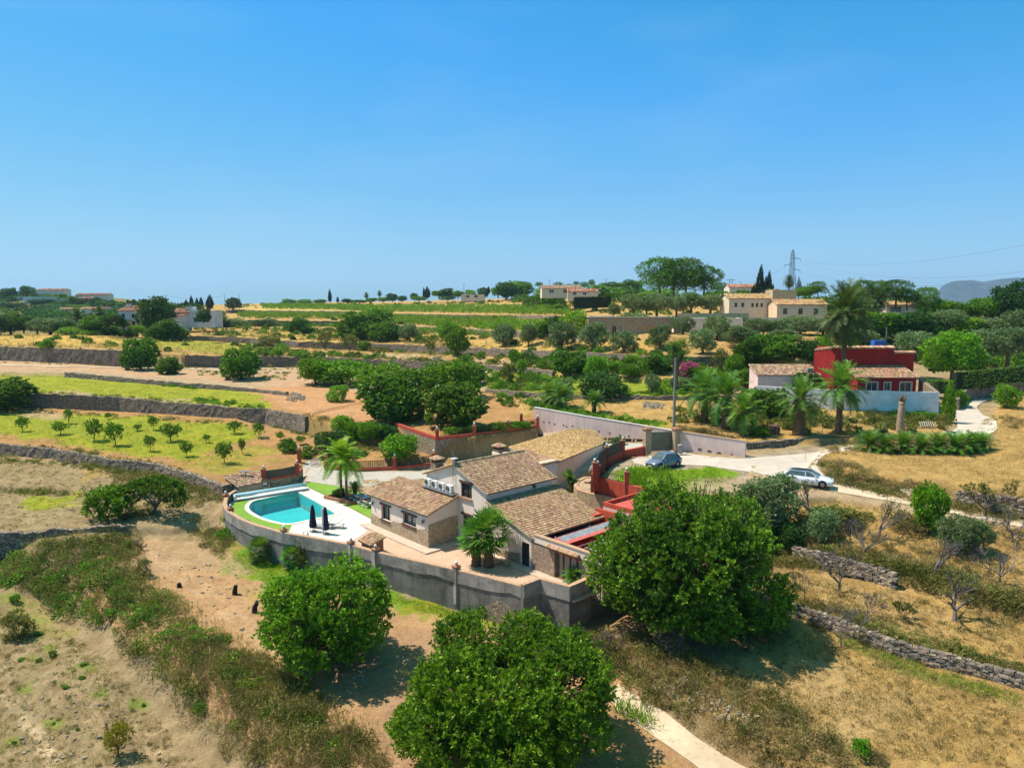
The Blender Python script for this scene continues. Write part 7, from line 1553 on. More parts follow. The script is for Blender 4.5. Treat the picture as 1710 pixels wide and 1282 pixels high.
def hedge(pts, h, wd, label, mat=lf_dark, dens=26, name='hedge', z0=None):
    p = refine(pts, .5); rs = rt(int(pts[0][0] * 10) % 999); C = []; Dd = []
    for i in range(len(p) - 1):
        a, b = p[i], p[i + 1]; e = (b - a)[:2]; L_ = np.linalg.norm(e); e = e / L_; nn = A((e[1], -e[0])); k = int(dens * L_ * (2 * h + wd))
        s = rs.random(k)[:, None]; f = rs.random(k) * (2 * h + wd); c = a[:2] * (1 - s) + b[:2] * s; z = np.empty(k); o = np.empty(k); d = np.zeros((k, 3))
        m1 = f < h; m2 = (f >= h) & (f < h + wd); m3 = f >= h + wd
        z[m1] = f[m1]; o[m1] = wd / 2; d[m1, :2] = nn; z[m2] = h; o[m2] = wd / 2 - (f[m2] - h); d[m2, 2] = 1; z[m3] = f[m3] - h - wd; o[m3] = -wd / 2; d[m3, :2] = -nn
        zb = a[2] * (1 - s[:, 0]) + b[2] * s[:, 0]; C.append(np.c_[c + nn * (o + rs.normal(0, .04, k))[:, None], zb + z]); Dd.append(d)
    C = np.vstack(C); Dd = np.vstack(Dd); me = leaves_mesh(name, C, Dd, 5, .16, .5, mat, 3, .8, np.clip(.45 + rs.normal(0, .2, len(C)), 0, 1))
    t = thing(name, label, 'hedge', tuple(pts[0])); o = link('foliage', me, t); o.location = -A(t.location)
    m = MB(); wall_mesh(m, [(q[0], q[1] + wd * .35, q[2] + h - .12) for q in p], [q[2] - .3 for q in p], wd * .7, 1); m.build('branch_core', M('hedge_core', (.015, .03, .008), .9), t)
hedge([PD(958, 513, 225), PD(1020, 512, 222)], 3.2, 1.6, 'dark clipped hedge on the ridge below the bright bushes', lf_cyp, 10)
hedge([P3(1600, 650, 7.6), P3(1650, 645, 7.8), P3(1720, 637, 8.2), P3(1800, 630, 8.4)], 2.7, 1.3, 'long tall clipped hedge along the lane at the right edge', lf_fig, 14)
hedge([P3(1558, 652, 7.0), P3(1572, 655, 7.0), P3(1592, 656, 7.0)], 1.8, 2.6, 'bright clipped hedge block beside the corner of the white wall', lf_bright, 12)
hedge([PD(1560, 618, 128), PD(1650, 615, 132)], 1.4, 1.4, 'low bright clipped hedge in the garden behind the tall hedge', lf_bright, 10)
for k, (x, y, w_, h_) in enumerate([(1101, 498, 78, 66), (1124, 496, 60, 58), (1144, 498, 76, 66), (1174, 498, 62, 54)]): plant('pine', x, y, w_, h_, '%s big umbrella pine from the left in the clump on the ridge' % ORD[k], 'big pine clump on the ridge', D=228 + k)
rp = [(932, 484, 18, 12), (950, 485, 16, 10), (975, 482, 18, 10), (988, 480, 12, 12), (1008, 482, 20, 10), (1022, 483, 22, 12), (1036, 482, 18, 10), (1050, 481, 20, 14), (1064, 484, 18, 14), (1204, 492, 30, 20), (1220, 494, 24, 16), (900, 480, 14, 9), (1240, 495, 18, 8), (962, 478, 10, 8)]
for k, (x, y, w_, h_) in enumerate(rp): plant('pine', x, y, w_, h_, '%s distant pine from the left along the ridge behind the houses' % ORD[sorted(v[0] for v in rp).index(x)], 'distant pines on the ridge', D=340 + k)
cy = [(1267, 493, 11, 42, 'tallest dark cypress of the group left of the pylon'), (1276, 493, 6, 30, 'thinnest cypress in the middle of the group left of the pylon'), (1283, 493, 9, 37, 'second tallest cypress, right of the group left of the pylon'), (1258, 493, 8, 15, 'short cypress left of the tall group by the pylon'), (1290, 493, 5, 16, 'small cypress right of the tall group by the pylon')]
for x, y, w_, h_, l_ in cy: plant('cypress', x, y, w_, h_, l_, 'cypresses left of the pylon', D=232)
palm(1317, 494, 20, 464, 'fan shaped palm on the skyline under the pylon', 'date', .3, D=232); P_('norfolk', 1334, 490, 13, 27, 'small tiered conifer on the skyline right of the pylon', D=235); P_('pine', 1366, 496, 30, 26, 'pine on the ridge behind the tall date palm, left side', D=215); P_('tree', 1345, 497, 34, 18, 'bushy green tree behind the long cream villa', D=216)
rr_ = [('pine', 1440, 504, 40, 34), ('pine', 1468, 505, 46, 36), ('pine', 1496, 508, 54, 38), ('pine', 1515, 512, 40, 28), ('pine', 1546, 524, 50, 42), ('tree', 1572, 528, 34, 26), ('tree', 1595, 530, 44, 26), ('tree', 1618, 532, 36, 22), ('tree', 1645, 532, 50, 36), ('dark', 1674, 540, 50, 58), ('dark', 1703, 545, 56, 72), ('pine', 1425, 508, 36, 26)]
for k, (kd, x, y, w_, h_) in enumerate(rr_): plant(kd, x, y, w_, h_, '%s tall tree from the left on the wooded ridge above the red house' % ORD[sorted(v[1] for v in rr_).index(x)], 'trees on the right ridge', D=200 - k)
rr_ = [('olive', 1410, 566, 46, 36), ('dark', 1445, 560, 44, 32), ('tree', 1472, 556, 56, 34), ('dark', 1500, 556, 50, 32), ('dark', 1530, 556, 50, 34), ('dark', 1556, 560, 40, 30), ('olive', 1585, 545, 46, 26), ('bright', 1612, 556, 60, 26), ('olive', 1645, 565, 58, 34), ('olive', 1676, 575, 40, 30), ('olive', 1700, 560, 50, 40), ('olive', 1440, 575, 40, 24)]
for k, (kd, x, y, w_, h_) in enumerate(rr_): plant(kd, x, y, w_, h_, '%s tree from the left in the dense band between the villas and the red house' % ORD[sorted(v[1] for v in rr_).index(x)], 'dense band of trees behind the red house', D=165 - k * .5)
palm(1465, 535, 38, 502, 'date palm on the wooded ridge right of the tall one', 'date', .4, D=178); palm(1285, 540, 42, 506, 'date palm in front of the cream villa between its two halves', 'date', .45, D=178, name='date_palm'); palm(1468, 588, 62, 565, 'short date palm right behind the red house roof', 'date', .5, D=128)
P_('olive', 1528, 596, 58, 44, 'grey olive right behind the blue tank of the red house', D=130); P_('bright', 1590, 622, 84, 66, 'big loose bright green tree right of the red house', D=124); P_('bright', 1560, 614, 36, 40, 'narrow light green tree touching the right wall of the red house', D=122); P_('olive', 1682, 604, 60, 54, 'round grey green tree at the right edge above the tall hedge', D=138); P_('olive', 1640, 596, 50, 44, 'grey olive left of the round one above the tall hedge', D=140)
P_('bright', 1377, 602, 38, 42, 'bright green tree behind the low annex, next to the tall palm trunk', D=128); P_('dark', 1350, 604, 38, 38, 'dark narrow tree behind the low annex', D=127); P_('fig', 1290, 604, 76, 44, 'wide dark dense tree behind the low annex, right', D=128); P_('fig', 1252, 604, 50, 42, 'dark dense tree behind the low annex, left', D=128); P_('olive', 1306, 578, 56, 28, 'grey olive behind the wide dark tree at right', D=140); P_('olive', 1260, 582, 50, 26, 'grey olive left of the one behind the wide dark tree', D=141)
palm(1407, 688, 92, 520, 'very tall date palm rising in front of the red house', 'date', .34, base=PD(1404, 690, 103), zs=1.1)
# garden shrubs right of centre
gs = [('fig', 952, 626, 58, 40, 'rounded dark green tree in the garden left of the yucca'), ('bright', 993, 628, 36, 32, 'bright green garden bush right of the rounded tree'), ('dark', 1008, 662, 74, 40, 'wide dark low bush in the vegetable garden'), ('bright', 1058, 612, 28, 20, 'yellowish garden bush left of the yucca'), ('bright', 1005, 612, 20, 14, 'small yellow garden bush behind the bright one'), ('fig', 1097, 620, 40, 30, 'green bush at the foot of the yucca, left side'), ('olive', 1089, 657, 24, 30, 'small olive in the vegetable garden left of the utility pole'), ('olive', 1136, 652, 36, 22, 'grey green low bush at the utility pole'),
      ('bright', 1172, 642, 50, 32, 'yellow green bush right of the magenta flowers'), ('thin', 1202, 624, 30, 46, 'open tree with pale leaves right of the magenta flowers'), ('tree', 1224, 630, 32, 40, 'tree with dark trunk left of the annex'), ('tree', 1250, 648, 40, 32, 'layered green bush touching the left wall of the annex'), ('bright', 1253, 612, 32, 18, 'yellowish bush behind the left end of the annex roof'), ('tree', 1050, 632, 30, 26, 'green bush at the centre of the vegetable garden'), ('tree', 1030, 622, 26, 20, 'small green bush in the vegetable garden, near the row of vegetables'),
      ('fig', 1285, 694, 60, 46, 'bushy oleander left below the white wall'), ('fig', 1250, 690, 40, 40, 'dark bush behind the trio of palms'), ('dark', 1345, 662, 44, 44, 'dark bushy shrub rising above the white wall by the tall trunk'), ('olive', 1418, 684, 20, 28, 'small olive against the white wall, right of the short palm'), ('shrub', 1384, 682, 12, 10, 'tiny plant at the foot of the white wall'), ('shrub', 1268, 728, 36, 16, 'low leafy plant between the palm trunks and the cut stump'),
      ('scrub', 1480, 706, 40, 12, 'low weeds below the white wall, near the upright dead trunk'), ('shrub', 1540, 700, 40, 14, 'green weeds below the right end of the white wall'), ('conifer', 1583, 705, 20, 62, 'slender bright conifer at the right end of the white wall'), ('scrub', 1575, 716, 22, 24, 'dry shrub at the foot of the slender conifer'), ('shrub', 1602, 680, 22, 30, 'shrub between the slender conifer and the lane'), ('bright', 1681, 681, 38, 38, 'round yellow green bush alone in the dry field by the lane')]
for kd, x, y, w_, h_, l_ in gs: plant(kd, x, y, w_, h_, l_)
q = G(1150, 632); t = thing('bougainvillea', 'magenta flowering bougainvillea behind the utility pole', 'flowering shrub', tuple(q)); C, Dd = crown_pts(lump_lobes(5, 8, 1.8, 1.4, 1.3, .5), 700, 4); link('flowers', leaves_mesh('flowers', C, Dd, 7, .25, .6, lf_flower, 2), t)
C, Dd = crown_pts(lump_lobes(6, 8, 1.9, 1.1, 1.1, .5), 300, 5); link('foliage', leaves_mesh('foliage', C, Dd, 7, .25, .5, lf_fig, 3), t)
# yucca
q = PD(1128, 640, 112); t = thing('yucca_tree', 'tall yucca like tree with dark mop of sword leaves behind the utility pole', 'yucca', tuple(q)); rr = rt(5); C = []; Dd = []
for k in range(16):
    a = rr.uniform(0, 6.28); rd = rr.uniform(0, 1.7); c = A((math.cos(a) * rd, math.sin(a) * rd, 5.6 + rr.uniform(-1.6, 1.0) - rd * .2))
    C.append(np.repeat(c[None], 60, 0)); d = rr.normal(0, 1, (60, 3)); d[:, 2] = d[:, 2] * .7 + .2; Dd.append(d / np.linalg.norm(d, axis=1)[:, None])
C = np.vstack(C); Dd = np.vstack(Dd); link('crown', leaves_mesh('crown', C, Dd, 1, 1.15, .09, lf_fig, 4, .1, np.full(len(C), .5)), t)
m = MB()
for k in range(5): a = k * 1.25; m.tube([(0, 0, -.2), (math.cos(a) * .3, math.sin(a) * .3, 2.4), (math.cos(a) * 1.1, math.sin(a) * 1.1, 5.2)], [.3, .22, .14], 7)
link('trunk', mb_mesh(m, 'trunk', m_bark), t)
# near palms row by the road
palm(1176, 705, 78, 655, 'date palm at the left of the trio behind the short pink wall', 'green', .5, sz=1); palm(1212, 716, 84, 662, 'middle and tallest date palm of the trio behind the short pink wall', 'green', .55); palm(1243, 727, 64, 688, 'smaller date palm at the right of the trio behind the short pink wall', 'green', .45)
palm(1334, 726, 76, 668, 'stout leaning crown palm with a thick trunk left of the slender one', 'green', .72); palm(1400, 724, 84, 646, 'palm with arching fronds and slender trunk in front of the white wall', 'green', .4)
q = G(1503, 722); t = thing('dead_palm_trunk', 'pale upright dead palm trunk with a stubby top in front of the white wall', 'palm trunk', tuple(q)); m = scar_trunk([(0, 0, -.2), (0, 0, 1.9), (.05, 0, 3.9)], [.52, .44, .36], rings=22, rough=.05); link('trunk', mb_mesh(m, 'trunk', M('dead_trunk', (.38, .27, .18), .9, (.28, .2, .13), 3, .4)), t)
m = MB()
for k in range(12): a = k * .52; m.beam((.05, 0, 3.8), (.05 + math.cos(a) * .45, math.sin(a) * .45, 4.2 + .3 * (k % 3)), .14, .1)
link('frond_stubs', mb_mesh(m, 'frond_stubs', m_palmbark), t)
q = G(1293, 724); m = scar_trunk([(q[0], q[1], q[2] - .2), (q[0], q[1], q[2] + 1.1)], [.62, .7], rings=8, rough=.2); setp(m.build('palm_stump', m_palmbark), 'short thick dark palm stump between the trio of palms and the thick trunked palm', 'stump')
q = G(1545, 714); m = MB(); 
for i in range(7): m.beam(q + (-.8 + i * .28, -.4, .25), q + (-.5 + i * .28, .5, .75), .1, .04)
m.beam(q + (-.9, -.3, .22), q + (1.0, -.3, .22), .1, .08); m.beam(q + (-.6, .4, .62), q + (1.3, .4, .62), .1, .08); setp(m.build('wooden_pallet', M('old_wood', (.42, .36, .28), .9)), 'old pale wooden pallet lying below the right end of the white wall', 'pallet')
for k, (x, y, w_) in enumerate([(1452, 752, 58), (1478, 756, 54), (1508, 754, 58), (1538, 756, 56), (1566, 755, 58), (1596, 756, 62), (1622, 754, 58), (1640, 750, 46)]): palm(x, y, w_ * .88, y - 8, '%s low bushy palm from the left in the planted row beside the dry field' % ORD[k], 'low', .3, 'low palms planted in a row beside the field')
palm(918, 674, 46, 660, 'low palm left of the pair above the long pink wall', 'low', .35); palm(938, 680, 48, 664, 'low palm right of the pair above the long pink wall', 'low', .35); palm(992, 690, 40, 672, 'single bright low palm above the middle of the long pink wall', 'low', .35)
P_('olive', 945, 652, 20, 20, 'blue grey agave like shrub behind the low palms', cat='shrub', name='agave')
# pool palm bed
for k, (x, y, cy_, w_, l_) in enumerate([(570, 832, 762, 92, 'tall yellow green drooping palm on the lawn, left stem of the bed'), (579, 834, 770, 84, 'yellow green drooping palm on the lawn, right stem of the bed')]): palm(x, y, w_ * .78, cy_, l_, 'queen', .15, 'yellow green palms on the lawn', name='feather_palm', base=P3(x, y, .05), zs=1.1)
palm(593, 832, 30, 818, 'small dark green cycad at the right of the palm bed', 'low', .2, base=P3(593, 832, .05), name='cycad'); P_('dark', 566, 829, 22, 16, 'dark clump of leaves at the left of the palm bed', base=P3(566, 830, .05))
m = MB(); q = P3(578, 833, .05); 
for dx, dy, wx, wy in ((-2.1, 0, .25, 2.2), (2.1, 0, .25, 2.2), (0, -1.1, 4.4, .25), (0, 1.1, 4.4, .25)): m.box((q[0] + dx * math.cos(-.6) - dy * math.sin(-.6), q[1] + dx * math.sin(-.6) + dy * math.cos(-.6), .18), (wx, wy, .3), -.6)
setp(m.build('bed_edging', m_terra), 'low brick edging round the palm bed on the lawn', 'edging'); m = MB(); m.box((q[0], q[1], .12), (4.1, 2.0, .16), -.6); setp(m.build('bed_soil', m_soil), 'dark soil of the palm bed on the lawn', 'soil')
# courtyard fan palms
fc = fan_crown('crown', 46, 1.75, lf_palm, 3)
fc2 = fan_crown('crown', 40, 1.35, lf_palm, 6)
for (x, y, h_, cr, sc_, lab) in [(816, 946, 2.9, fc, 1.25, 'taller fan palm of the pair growing in the courtyard paving'), (795, 944, 2.3, fc, 1.05, 'shorter left fan palm of the pair growing in the courtyard paving')]:
    q = P3(x, y, 0); t = thing('fan_palm', lab, 'palm tree', tuple(q)); link('trunk', mb_mesh(scar_trunk([(0, 0, -.1), (.03, 0, h_ * .5), (.05, 0, h_)], [.42, .34, .3], rings=16, rough=.2), 'trunk', m_palmbark), t); c = link('crown', cr, t); c.location = (.05, 0, h_); c.scale = (sc_,) * 3
for (x, y, w_, lab) in [(434, 938, 1.0, 'young fan palm at the foot of the retaining wall, left of two'), (490, 950, .95, 'young fan palm at the foot of the retaining wall, right of two')]:
    q = G(x, y); t = thing('fan_palm', lab, 'palm tree', tuple(q)); link('trunk', mb_mesh(scar_trunk([(0, 0, -.1), (0, 0, 1.1)], [.2, .17], rings=8, rough=.2), 'trunk', m_palmbark), t); c = link('crown', fc2, t); c.location = (0, 0, 1.1); c.scale = (w_,) * 3
P_('scrub', 507, 950, 28, 60, 'dark shrub against the retaining wall right of the young fan palms')
# banana
q = P3(953, 822, .9); t = thing('banana_plant', 'banana plant with broad upright leaves against the garage wall', 'banana plant', tuple(q)); V = []; T = []; r = random.Random(4)
for k in range(16):
    az = k * 2.4; el = R_(r.uniform(35, 80)); L_ = r.uniform(1.3, 1.9); z0_ = r.uniform(.6, 1.7); dx, dy = math.cos(az), math.sin(az)
    for i in range(5):
        for s_, g_ in ((i / 5, 0), ((i + 1) / 5, 1)): pass
        a, b = i / 5, (i + 1) / 5; pt = lambda s: A((dx * L_ * s * math.cos(el), dy * L_ * s * math.cos(el), z0_ + L_ * s * math.sin(el) - .8 * s * s)); wf = lambda s: .34 * math.sin(math.pi * min(.97, s * .85 + .12)); sd = A((-dy, dx, 0))
        for sg in (-1, 1): V += [pt(a), pt(b), pt(b) + sd * sg * wf(b) + A((0, 0, .1)), pt(a) + sd * sg * wf(a) + A((0, 0, .1))]; T += [.5 + sg * .15 + r.uniform(-.1, .1)] * 4
me = npmesh('leaves', A(V), np.arange(len(V)).reshape(-1, 4), lf_palm); at = me.attributes.new('tint', 'FLOAT', 'POINT'); at.data.foreach_set('value', A(T, dtype=np.float32)); link('leaves', me, t)
m = MB(); 
for k in range(4): m.tube([(math.cos(k * 1.6) * .2, math.sin(k * 1.6) * .2, -.1), (math.cos(k * 1.6) * .1, math.sin(k * 1.6) * .1, 1.6)], [.13, .09], 7)
link('stem', mb_mesh(m, 'stem', M('banana_stem', (.16, .2, .07), .8)), t)
P_('olive', 1032, 737, 22, 20, 'silvery shrub inside the gate by the slatted red wall', base=P3(1032, 748, 3.0)); P_('dark', 1018, 741, 20, 12, 'dark purple leaved plant behind the garage roof', base=P3(1015, 748, 2.6))
q = P3(958, 973, .3); t = palm(958, 974, 40, 966, 'small spiky palm in the corner of the courtyard wall', 'low', .15, base=P3(958, 972, .2)); palm(975, 968, 30, 960, 'second spiky plant by the corner of the courtyard wall', 'low', .12, base=P3(976, 966, .4))

# bare almond trees
def bare(px, py, wpx, hpx, label, seed=0, mat=m_grey_bark, tw=1.0, leaf=0, name='almond_tree', base=None, lean=.2):
    q = base if base is not None else G(px, py); s0 = q[1] / F; h = hpx * s0; wr = wpx * s0 / 2; rr = random.Random(seed * 13 + 7); m = MB(); tips = []
    def br(p, d, L_, r, dep):
        pts = [p]; dd = Vector(d)
        for i in range(3): dd = (dd + Vector((rr.uniform(-.28, .28), rr.uniform(-.28, .28), rr.uniform(-.1, .22)))).normalized(); pts.append(pts[-1] + dd * L_ / 3)
        r = max(r, .014); m.tube(pts, [r, r * .85, r * .65, r * .45], 6 if dep < 2 else 4 if dep < 3 else 3, cap=False)
        if dep >= 5: tips.append(pts[-1]); return
        nk = rr.choice([2, 3, 3]) if dep < 3 else rr.choice([2, 3])
        for k in range(nk):
            nd = (dd + Vector((rr.uniform(-1, 1) * wr / h * 1.1, rr.uniform(-1, 1) * wr / h * 1.1, rr.uniform(-.35, .5)))).normalized(); br(pts[rr.choice([2, 3, 3])], nd, L_ * rr.uniform(.62, .88), r * .58, dep + 1)
    br(Vector((0, 0, -.15)), Vector((lean * rr.uniform(-1, 1), 0, 1)), h * .34, h * .035 * tw, 0)
    for k in range(2): br(Vector((0, 0, h * .22)), Vector((rr.choice([-1, 1]) * .9, rr.uniform(-.5, .5), .6)).normalized(), h * .33, h * .022 * tw, 1)
    t = thing(name, label, 'bare tree', tuple(q)); link('branches', mb_mesh(m, 'branches', mat), t)
    if leaf: C = A([tuple(x) for x in tips]); link('leaves', leaves_mesh('leaves', C, np.tile(A((0, 0, 1.)), (len(C), 1)), leaf, .16, .4, lf_scrub, seed, 1.0), t)
    return t
m_purp = M('purple_grey_bark', (.22, .17, .17), .9, (.13, .10, .10), 5, .3, 20)
bare(1400, 988, 76, 74, 'bare grey almond tree with dark forked trunk, nearest the right side of the big carob', 1); bare(1443, 928, 56, 54, 'bare leaning almond tree up on the terrace edge, left of the spreading one', 2, tw=1.3); bare(1562, 960, 66, 66, 'bare almond tree with wide crooked arms in the scrub', 3, tw=1.2); bare(1594, 1036, 84, 88, 'largest bare almond tree with few leaves, leaning right on the lower terrace', 4, tw=1.3, leaf=4)
bare(1672, 975, 84, 64, 'bare twiggy almond tree at the right edge of the scrub bank', 5, m_purp); bare(1448, 1032, 48, 44, 'small dead shrub with fine grey twigs on top of the long stone wall', 6, m_purp, .7); bare(1467, 899, 50, 62, 'dense twiggy purple grey tree below the dirt track', 7, m_purp, 1.2, 2); bare(1355, 868, 64, 68, 'dark bare tree right behind the large grey olive', 8, m_purp, 1.2, 3)
bare(1643, 862, 76, 66, 'half bare tree with sparse green leaves above the track at right', 9, m_bark, 1.1, 12); bare(1310, 1040, 70, 40, 'tangle of dead branches at the right foot of the tallest carob', 10, m_grey_bark, .8)
bare(1405, 1080, 60, 70, 'pale leafless bush in front of the long stone wall, near its left end', 21, m_grey_bark, .7); bare(1345, 1000, 50, 50, 'leafless grey shrub at the left end of the long stone wall', 22, m_purp, .7); bare(1690, 905, 60, 60, 'bare tree at the right edge just below the track', 23, m_purp, 1.1, 3); bare(1505, 1035, 34, 30, 'small reddish dry bush on top of the long stone wall', 24, m_bark, .6, 3); bare(1420, 905, 36, 40, 'small bare shrub between the small olive and the twiggy tree', 25, m_purp, .8)
bare(1120, 1095, 70, 40, 'fallen dry branches in the shade below the tallest carob', 31, m_grey_bark, .7); bare(1015, 1100, 40, 50, 'thin grey dead sapling on the scrubby bank left of the tallest carob', 32, m_grey_bark, .8)
bare(235, 917, 26, 18, 'small uprooted dead stump with dark roots on the earth plot', 11, m_bark, 2.5, name='dead_root'); bare(1620, 935, 50, 30, 'low twiggy dead shrub beside the pale olive', 12, m_purp, .7)
P_('olive', 1280, 876, 98, 82, 'large grey green olive tree left of the parked white car'); P_('olive', 1372, 902, 52, 56, 'small grey green olive below the start of the track'); P_('dark', 1322, 910, 46, 40, 'dark dense shrub in the shade behind the big carob'); P_('dark', 1270, 910, 60, 44, 'dark shrubs under the large grey olive'); P_('tree', 1552, 892, 50, 88, 'tall dark green ivy covered tree beside the dirt track'); P_('olive', 1600, 925, 60, 68, 'pale grey olive right of the ivy covered tree, left half'); P_('olive', 1632, 922, 46, 56, 'pale grey olive behind right of its twin near the track'); P_('scrub', 1400, 872, 70, 30, 'brown green bush bank along the lower side of the track, left part'); P_('dry', 1515, 888, 50, 34, 'brushy pile of dry twigs below the track'); P_('shrub', 1437, 1264, 32, 34, 'small bright bush at the bottom edge right of centre')
P_('dry', 1460, 1270, 30, 22, 'dry brown bush beside the small bright bush at the bottom edge')
P_('bright', 198, 1262, 46, 60, 'yellow leaved bush with dark stem in the dry field at bottom left', name='yellow_bush', cat='shrub').children[0].data = mk_crown('yellow_crown', lump_lobes(3, 9, .9, 1.2, .8, .42), 420, 8, .15, .4, lf_yellow, 77, bot=.5, rag=.25); P_('scrub', 30, 1064, 44, 48, 'scrawny green bush near the left edge in the dry field'); P_('dry', 240, 962, 24, 36, 'dry spiky brown bush on the earth plot'); P_('shrub', 215, 918, 10, 18, 'small green weed beside the dead stump on the earth plot')
for k, (x, y, h_, l_) in enumerate([(299, 980, .35, 'low burnt tree stump in a ring of dry grass on the earth plot'), (392, 992, .75, 'upright burnt stump on the earth plot, middle of three'), (425, 1022, .8, 'leaning burnt stump nearest the round carob tree')]):
    q = G(x, y); m = MB(); m.tube([q - A((0, 0, .1)), q + A((.03, 0, h_ * .5)), q + A((.12 * k, 0, h_))], [.22, .19, .15], 9); setp(m.build('burnt_stump', M('charred', (.02, .016, .014), .9)), l_, 'stump')
P_('shrub', 25, 1004, 16, 12, 'bright weed clump at the left edge of the dry field'); P_('shrub', 350, 1085, 0.1, .1, 'x') if False else None
for k, (x, y, w_, h_) in enumerate([(35, 1102, 14, 8), (65, 1104, 12, 12), (88, 1096, 16, 22), (137, 1132, 14, 10), (110, 1148, 12, 10), (240, 1178, 8, 10), (130, 1218, 9, 8), (90, 1208, 9, 6), (24, 1240, 9, 10), (62, 1060, 20, 12), (140, 1110, 14, 10)]): plant('shrub', x, y, w_ * .8, h_ * .55, '%s small green weed clump from the left in the dry field at bottom left' % ORD[sorted([35, 65, 88, 137, 110, 240, 130, 90, 24, 62, 140]).index(x)], 'weed clumps in the bottom left field', name='weed_clump', cat='weed')

# ================= STUFF: scrub banks, grass, vines =================
def scatter(polypx, n, seed, world=False):
    poly = [tuple(G(*p)[:2]) for p in polypx] if not world else [q[:2] for q in polypx]
    pa = A(poly); r = rt(seed); out = np.empty((0, 2))
    while len(out) < n:
        p = r.uniform(pa.min(0), pa.max(0), (n * 3, 2)); k = sdist(poly, p[:, 0], p[:, 1]) > 0; out = np.vstack([out, p[k]])
    return out[:n]
def scrub_bank(name, label_kind, polys, n, size, mats, seed, h=(.5, 1.3), per=34, leafL=.22, W_=.25, spread=.85, up=.5):
    """one object of many bushy clumps (stuff)"""
    Cs = []; Ds = []; T = []; r = rt(seed)
    for pi, poly in enumerate(polys):
        pts = scatter(poly, n[pi] if hasattr(n, '__len__') else n, seed + pi, len(poly[0]) == 3); z = Hh(pts[:, 0], pts[:, 1])
        for (x, y), zz in zip(pts, z):
            s = r.uniform(*size); hh = r.uniform(*h) * s; v = r.normal(0, 1, (per, 3)); v[:, 2] = np.abs(v[:, 2]); v /= np.linalg.norm(v, axis=1)[:, None]; k = r.uniform(.6, 1.05, per)[:, None]
            Cs.append(A((x, y, zz - .05)) + v * k * A((s, s, hh))); Ds.append(v + A((0, 0, up))); T.append(np.full(per, r.uniform(.05, .95)))
    C = np.vstack(Cs); D = np.vstack(Ds); D /= np.linalg.norm(D, axis=1)[:, None]
    o = link(name, leaves_mesh(name, C, D, 6, leafL, W_, mats, seed, spread, np.clip(np.hstack(T) + r.normal(0, .1, len(C)), 0, 1))); o['kind'] = 'stuff'; return o
bankL = [[(-40, 930), (0, 915), (110, 905), (210, 900), (225, 970), (330, 1040), (450, 1110), (560, 1195), (660, 1290), (560, 1330), (430, 1300), (350, 1230), (260, 1150), (150, 1050), (60, 1000), (-40, 985)]]
bankN = [[(-40, 935), (0, 920), (110, 908), (210, 900), (225, 965), (330, 1045), (450, 1115), (560, 1195), (650, 1290), (560, 1310), (430, 1270), (350, 1200), (260, 1130), (150, 1040), (60, 990), (-40, 975)]]
scrub_bank('scrub', '', bankN, [150], (.6, 1.25), lf_scrub, 1, (.7, 1.2), 90, .15, .3)
scrub_bank('scrub', '', bankN, [60], (.4, 1.0), lf_carob2, 41, (.7, 1.2), 80, .14, .4)
scrub_bank('scrub', '', bankN, [120], (.3, .8), lf_scrub, 42, (.9, 1.5), 50, .16, .2)
scrub_bank('dry_scrub', '', bankL + [[(300, 1050), (460, 1110), (660, 1290), (480, 1300), (330, 1130)], [(200, 890), (235, 900), (215, 980), (190, 960)], [(330, 860), (400, 895), (370, 930), (320, 900)]], [170, 150, 26, 30], (.4, 1.0), lf_dryscrub, 2, (.5, 1.0), 70, .18, .12)
bankC = [[(960, 1060), (1000, 1120), (1100, 1185), (1200, 1240), (1300, 1300), (1460, 1290), (1330, 1190), (1180, 1110), (1060, 1060)], [(940, 1060), (1040, 1060), (1040, 1110), (980, 1110)]]
scrub_bank('scrub', '', bankC + [[(1330, 925), (1480, 940), (1710, 1005), (1710, 1040), (1480, 965), (1340, 945)], [(1365, 775), (1480, 812), (1600, 835), (1710, 855), (1710, 872), (1480, 830), (1385, 805)], [(1310, 860), (1480, 862), (1560, 880), (1480, 870), (1320, 880)], [(1250, 900), (1330, 900), (1330, 990), (1270, 960)], [(1450, 690), (1560, 695), (1560, 708), (1450, 702)]], [70, 20, 80, 70, 30, 22, 16], (.4, 1.05), lf_scrub, 4, (.6, 1.1), 64, .18, .22)
scrub_bank('dry_scrub', '', bankC + [[(1330, 900), (1480, 925), (1710, 985), (1710, 1040), (1480, 965), (1340, 945)], [(1365, 765), (1480, 800), (1600, 825), (1710, 845), (1710, 872), (1480, 830), (1385, 805)], [(1380, 1000), (1500, 1050), (1480, 1070), (1370, 1030)], [(1390, 745), (1440, 740), (1420, 762), (1380, 760)], [(1240, 1060), (1330, 1030), (1300, 1080)], [(1640, 700), (1710, 700), (1710, 720), (1640, 712)], [(1600, 855), (1710, 875), (1710, 930), (1600, 900)]], [170, 30, 190, 190, 30, 25, 30, 30, 30], (.25, .75), lf_dryscrub, 5, (.6, 1.1), 34, .2, .12)
scrub_bank('bank_scrub', '', [[(450, 690), (560, 712), (655, 730), (640, 760), (560, 748), (480, 720)], [(120, 812), (230, 835), (330, 815), (370, 835), (300, 850), (200, 870)], [(100, 755), (370, 815), (370, 835), (200, 790), (100, 768)], [(0, 815), (60, 818), (130, 824), (60, 828)]], [110, 60, 70, 26], (.3, .9), lf_scrub, 6, (.5, .9), 26, .24, .2)
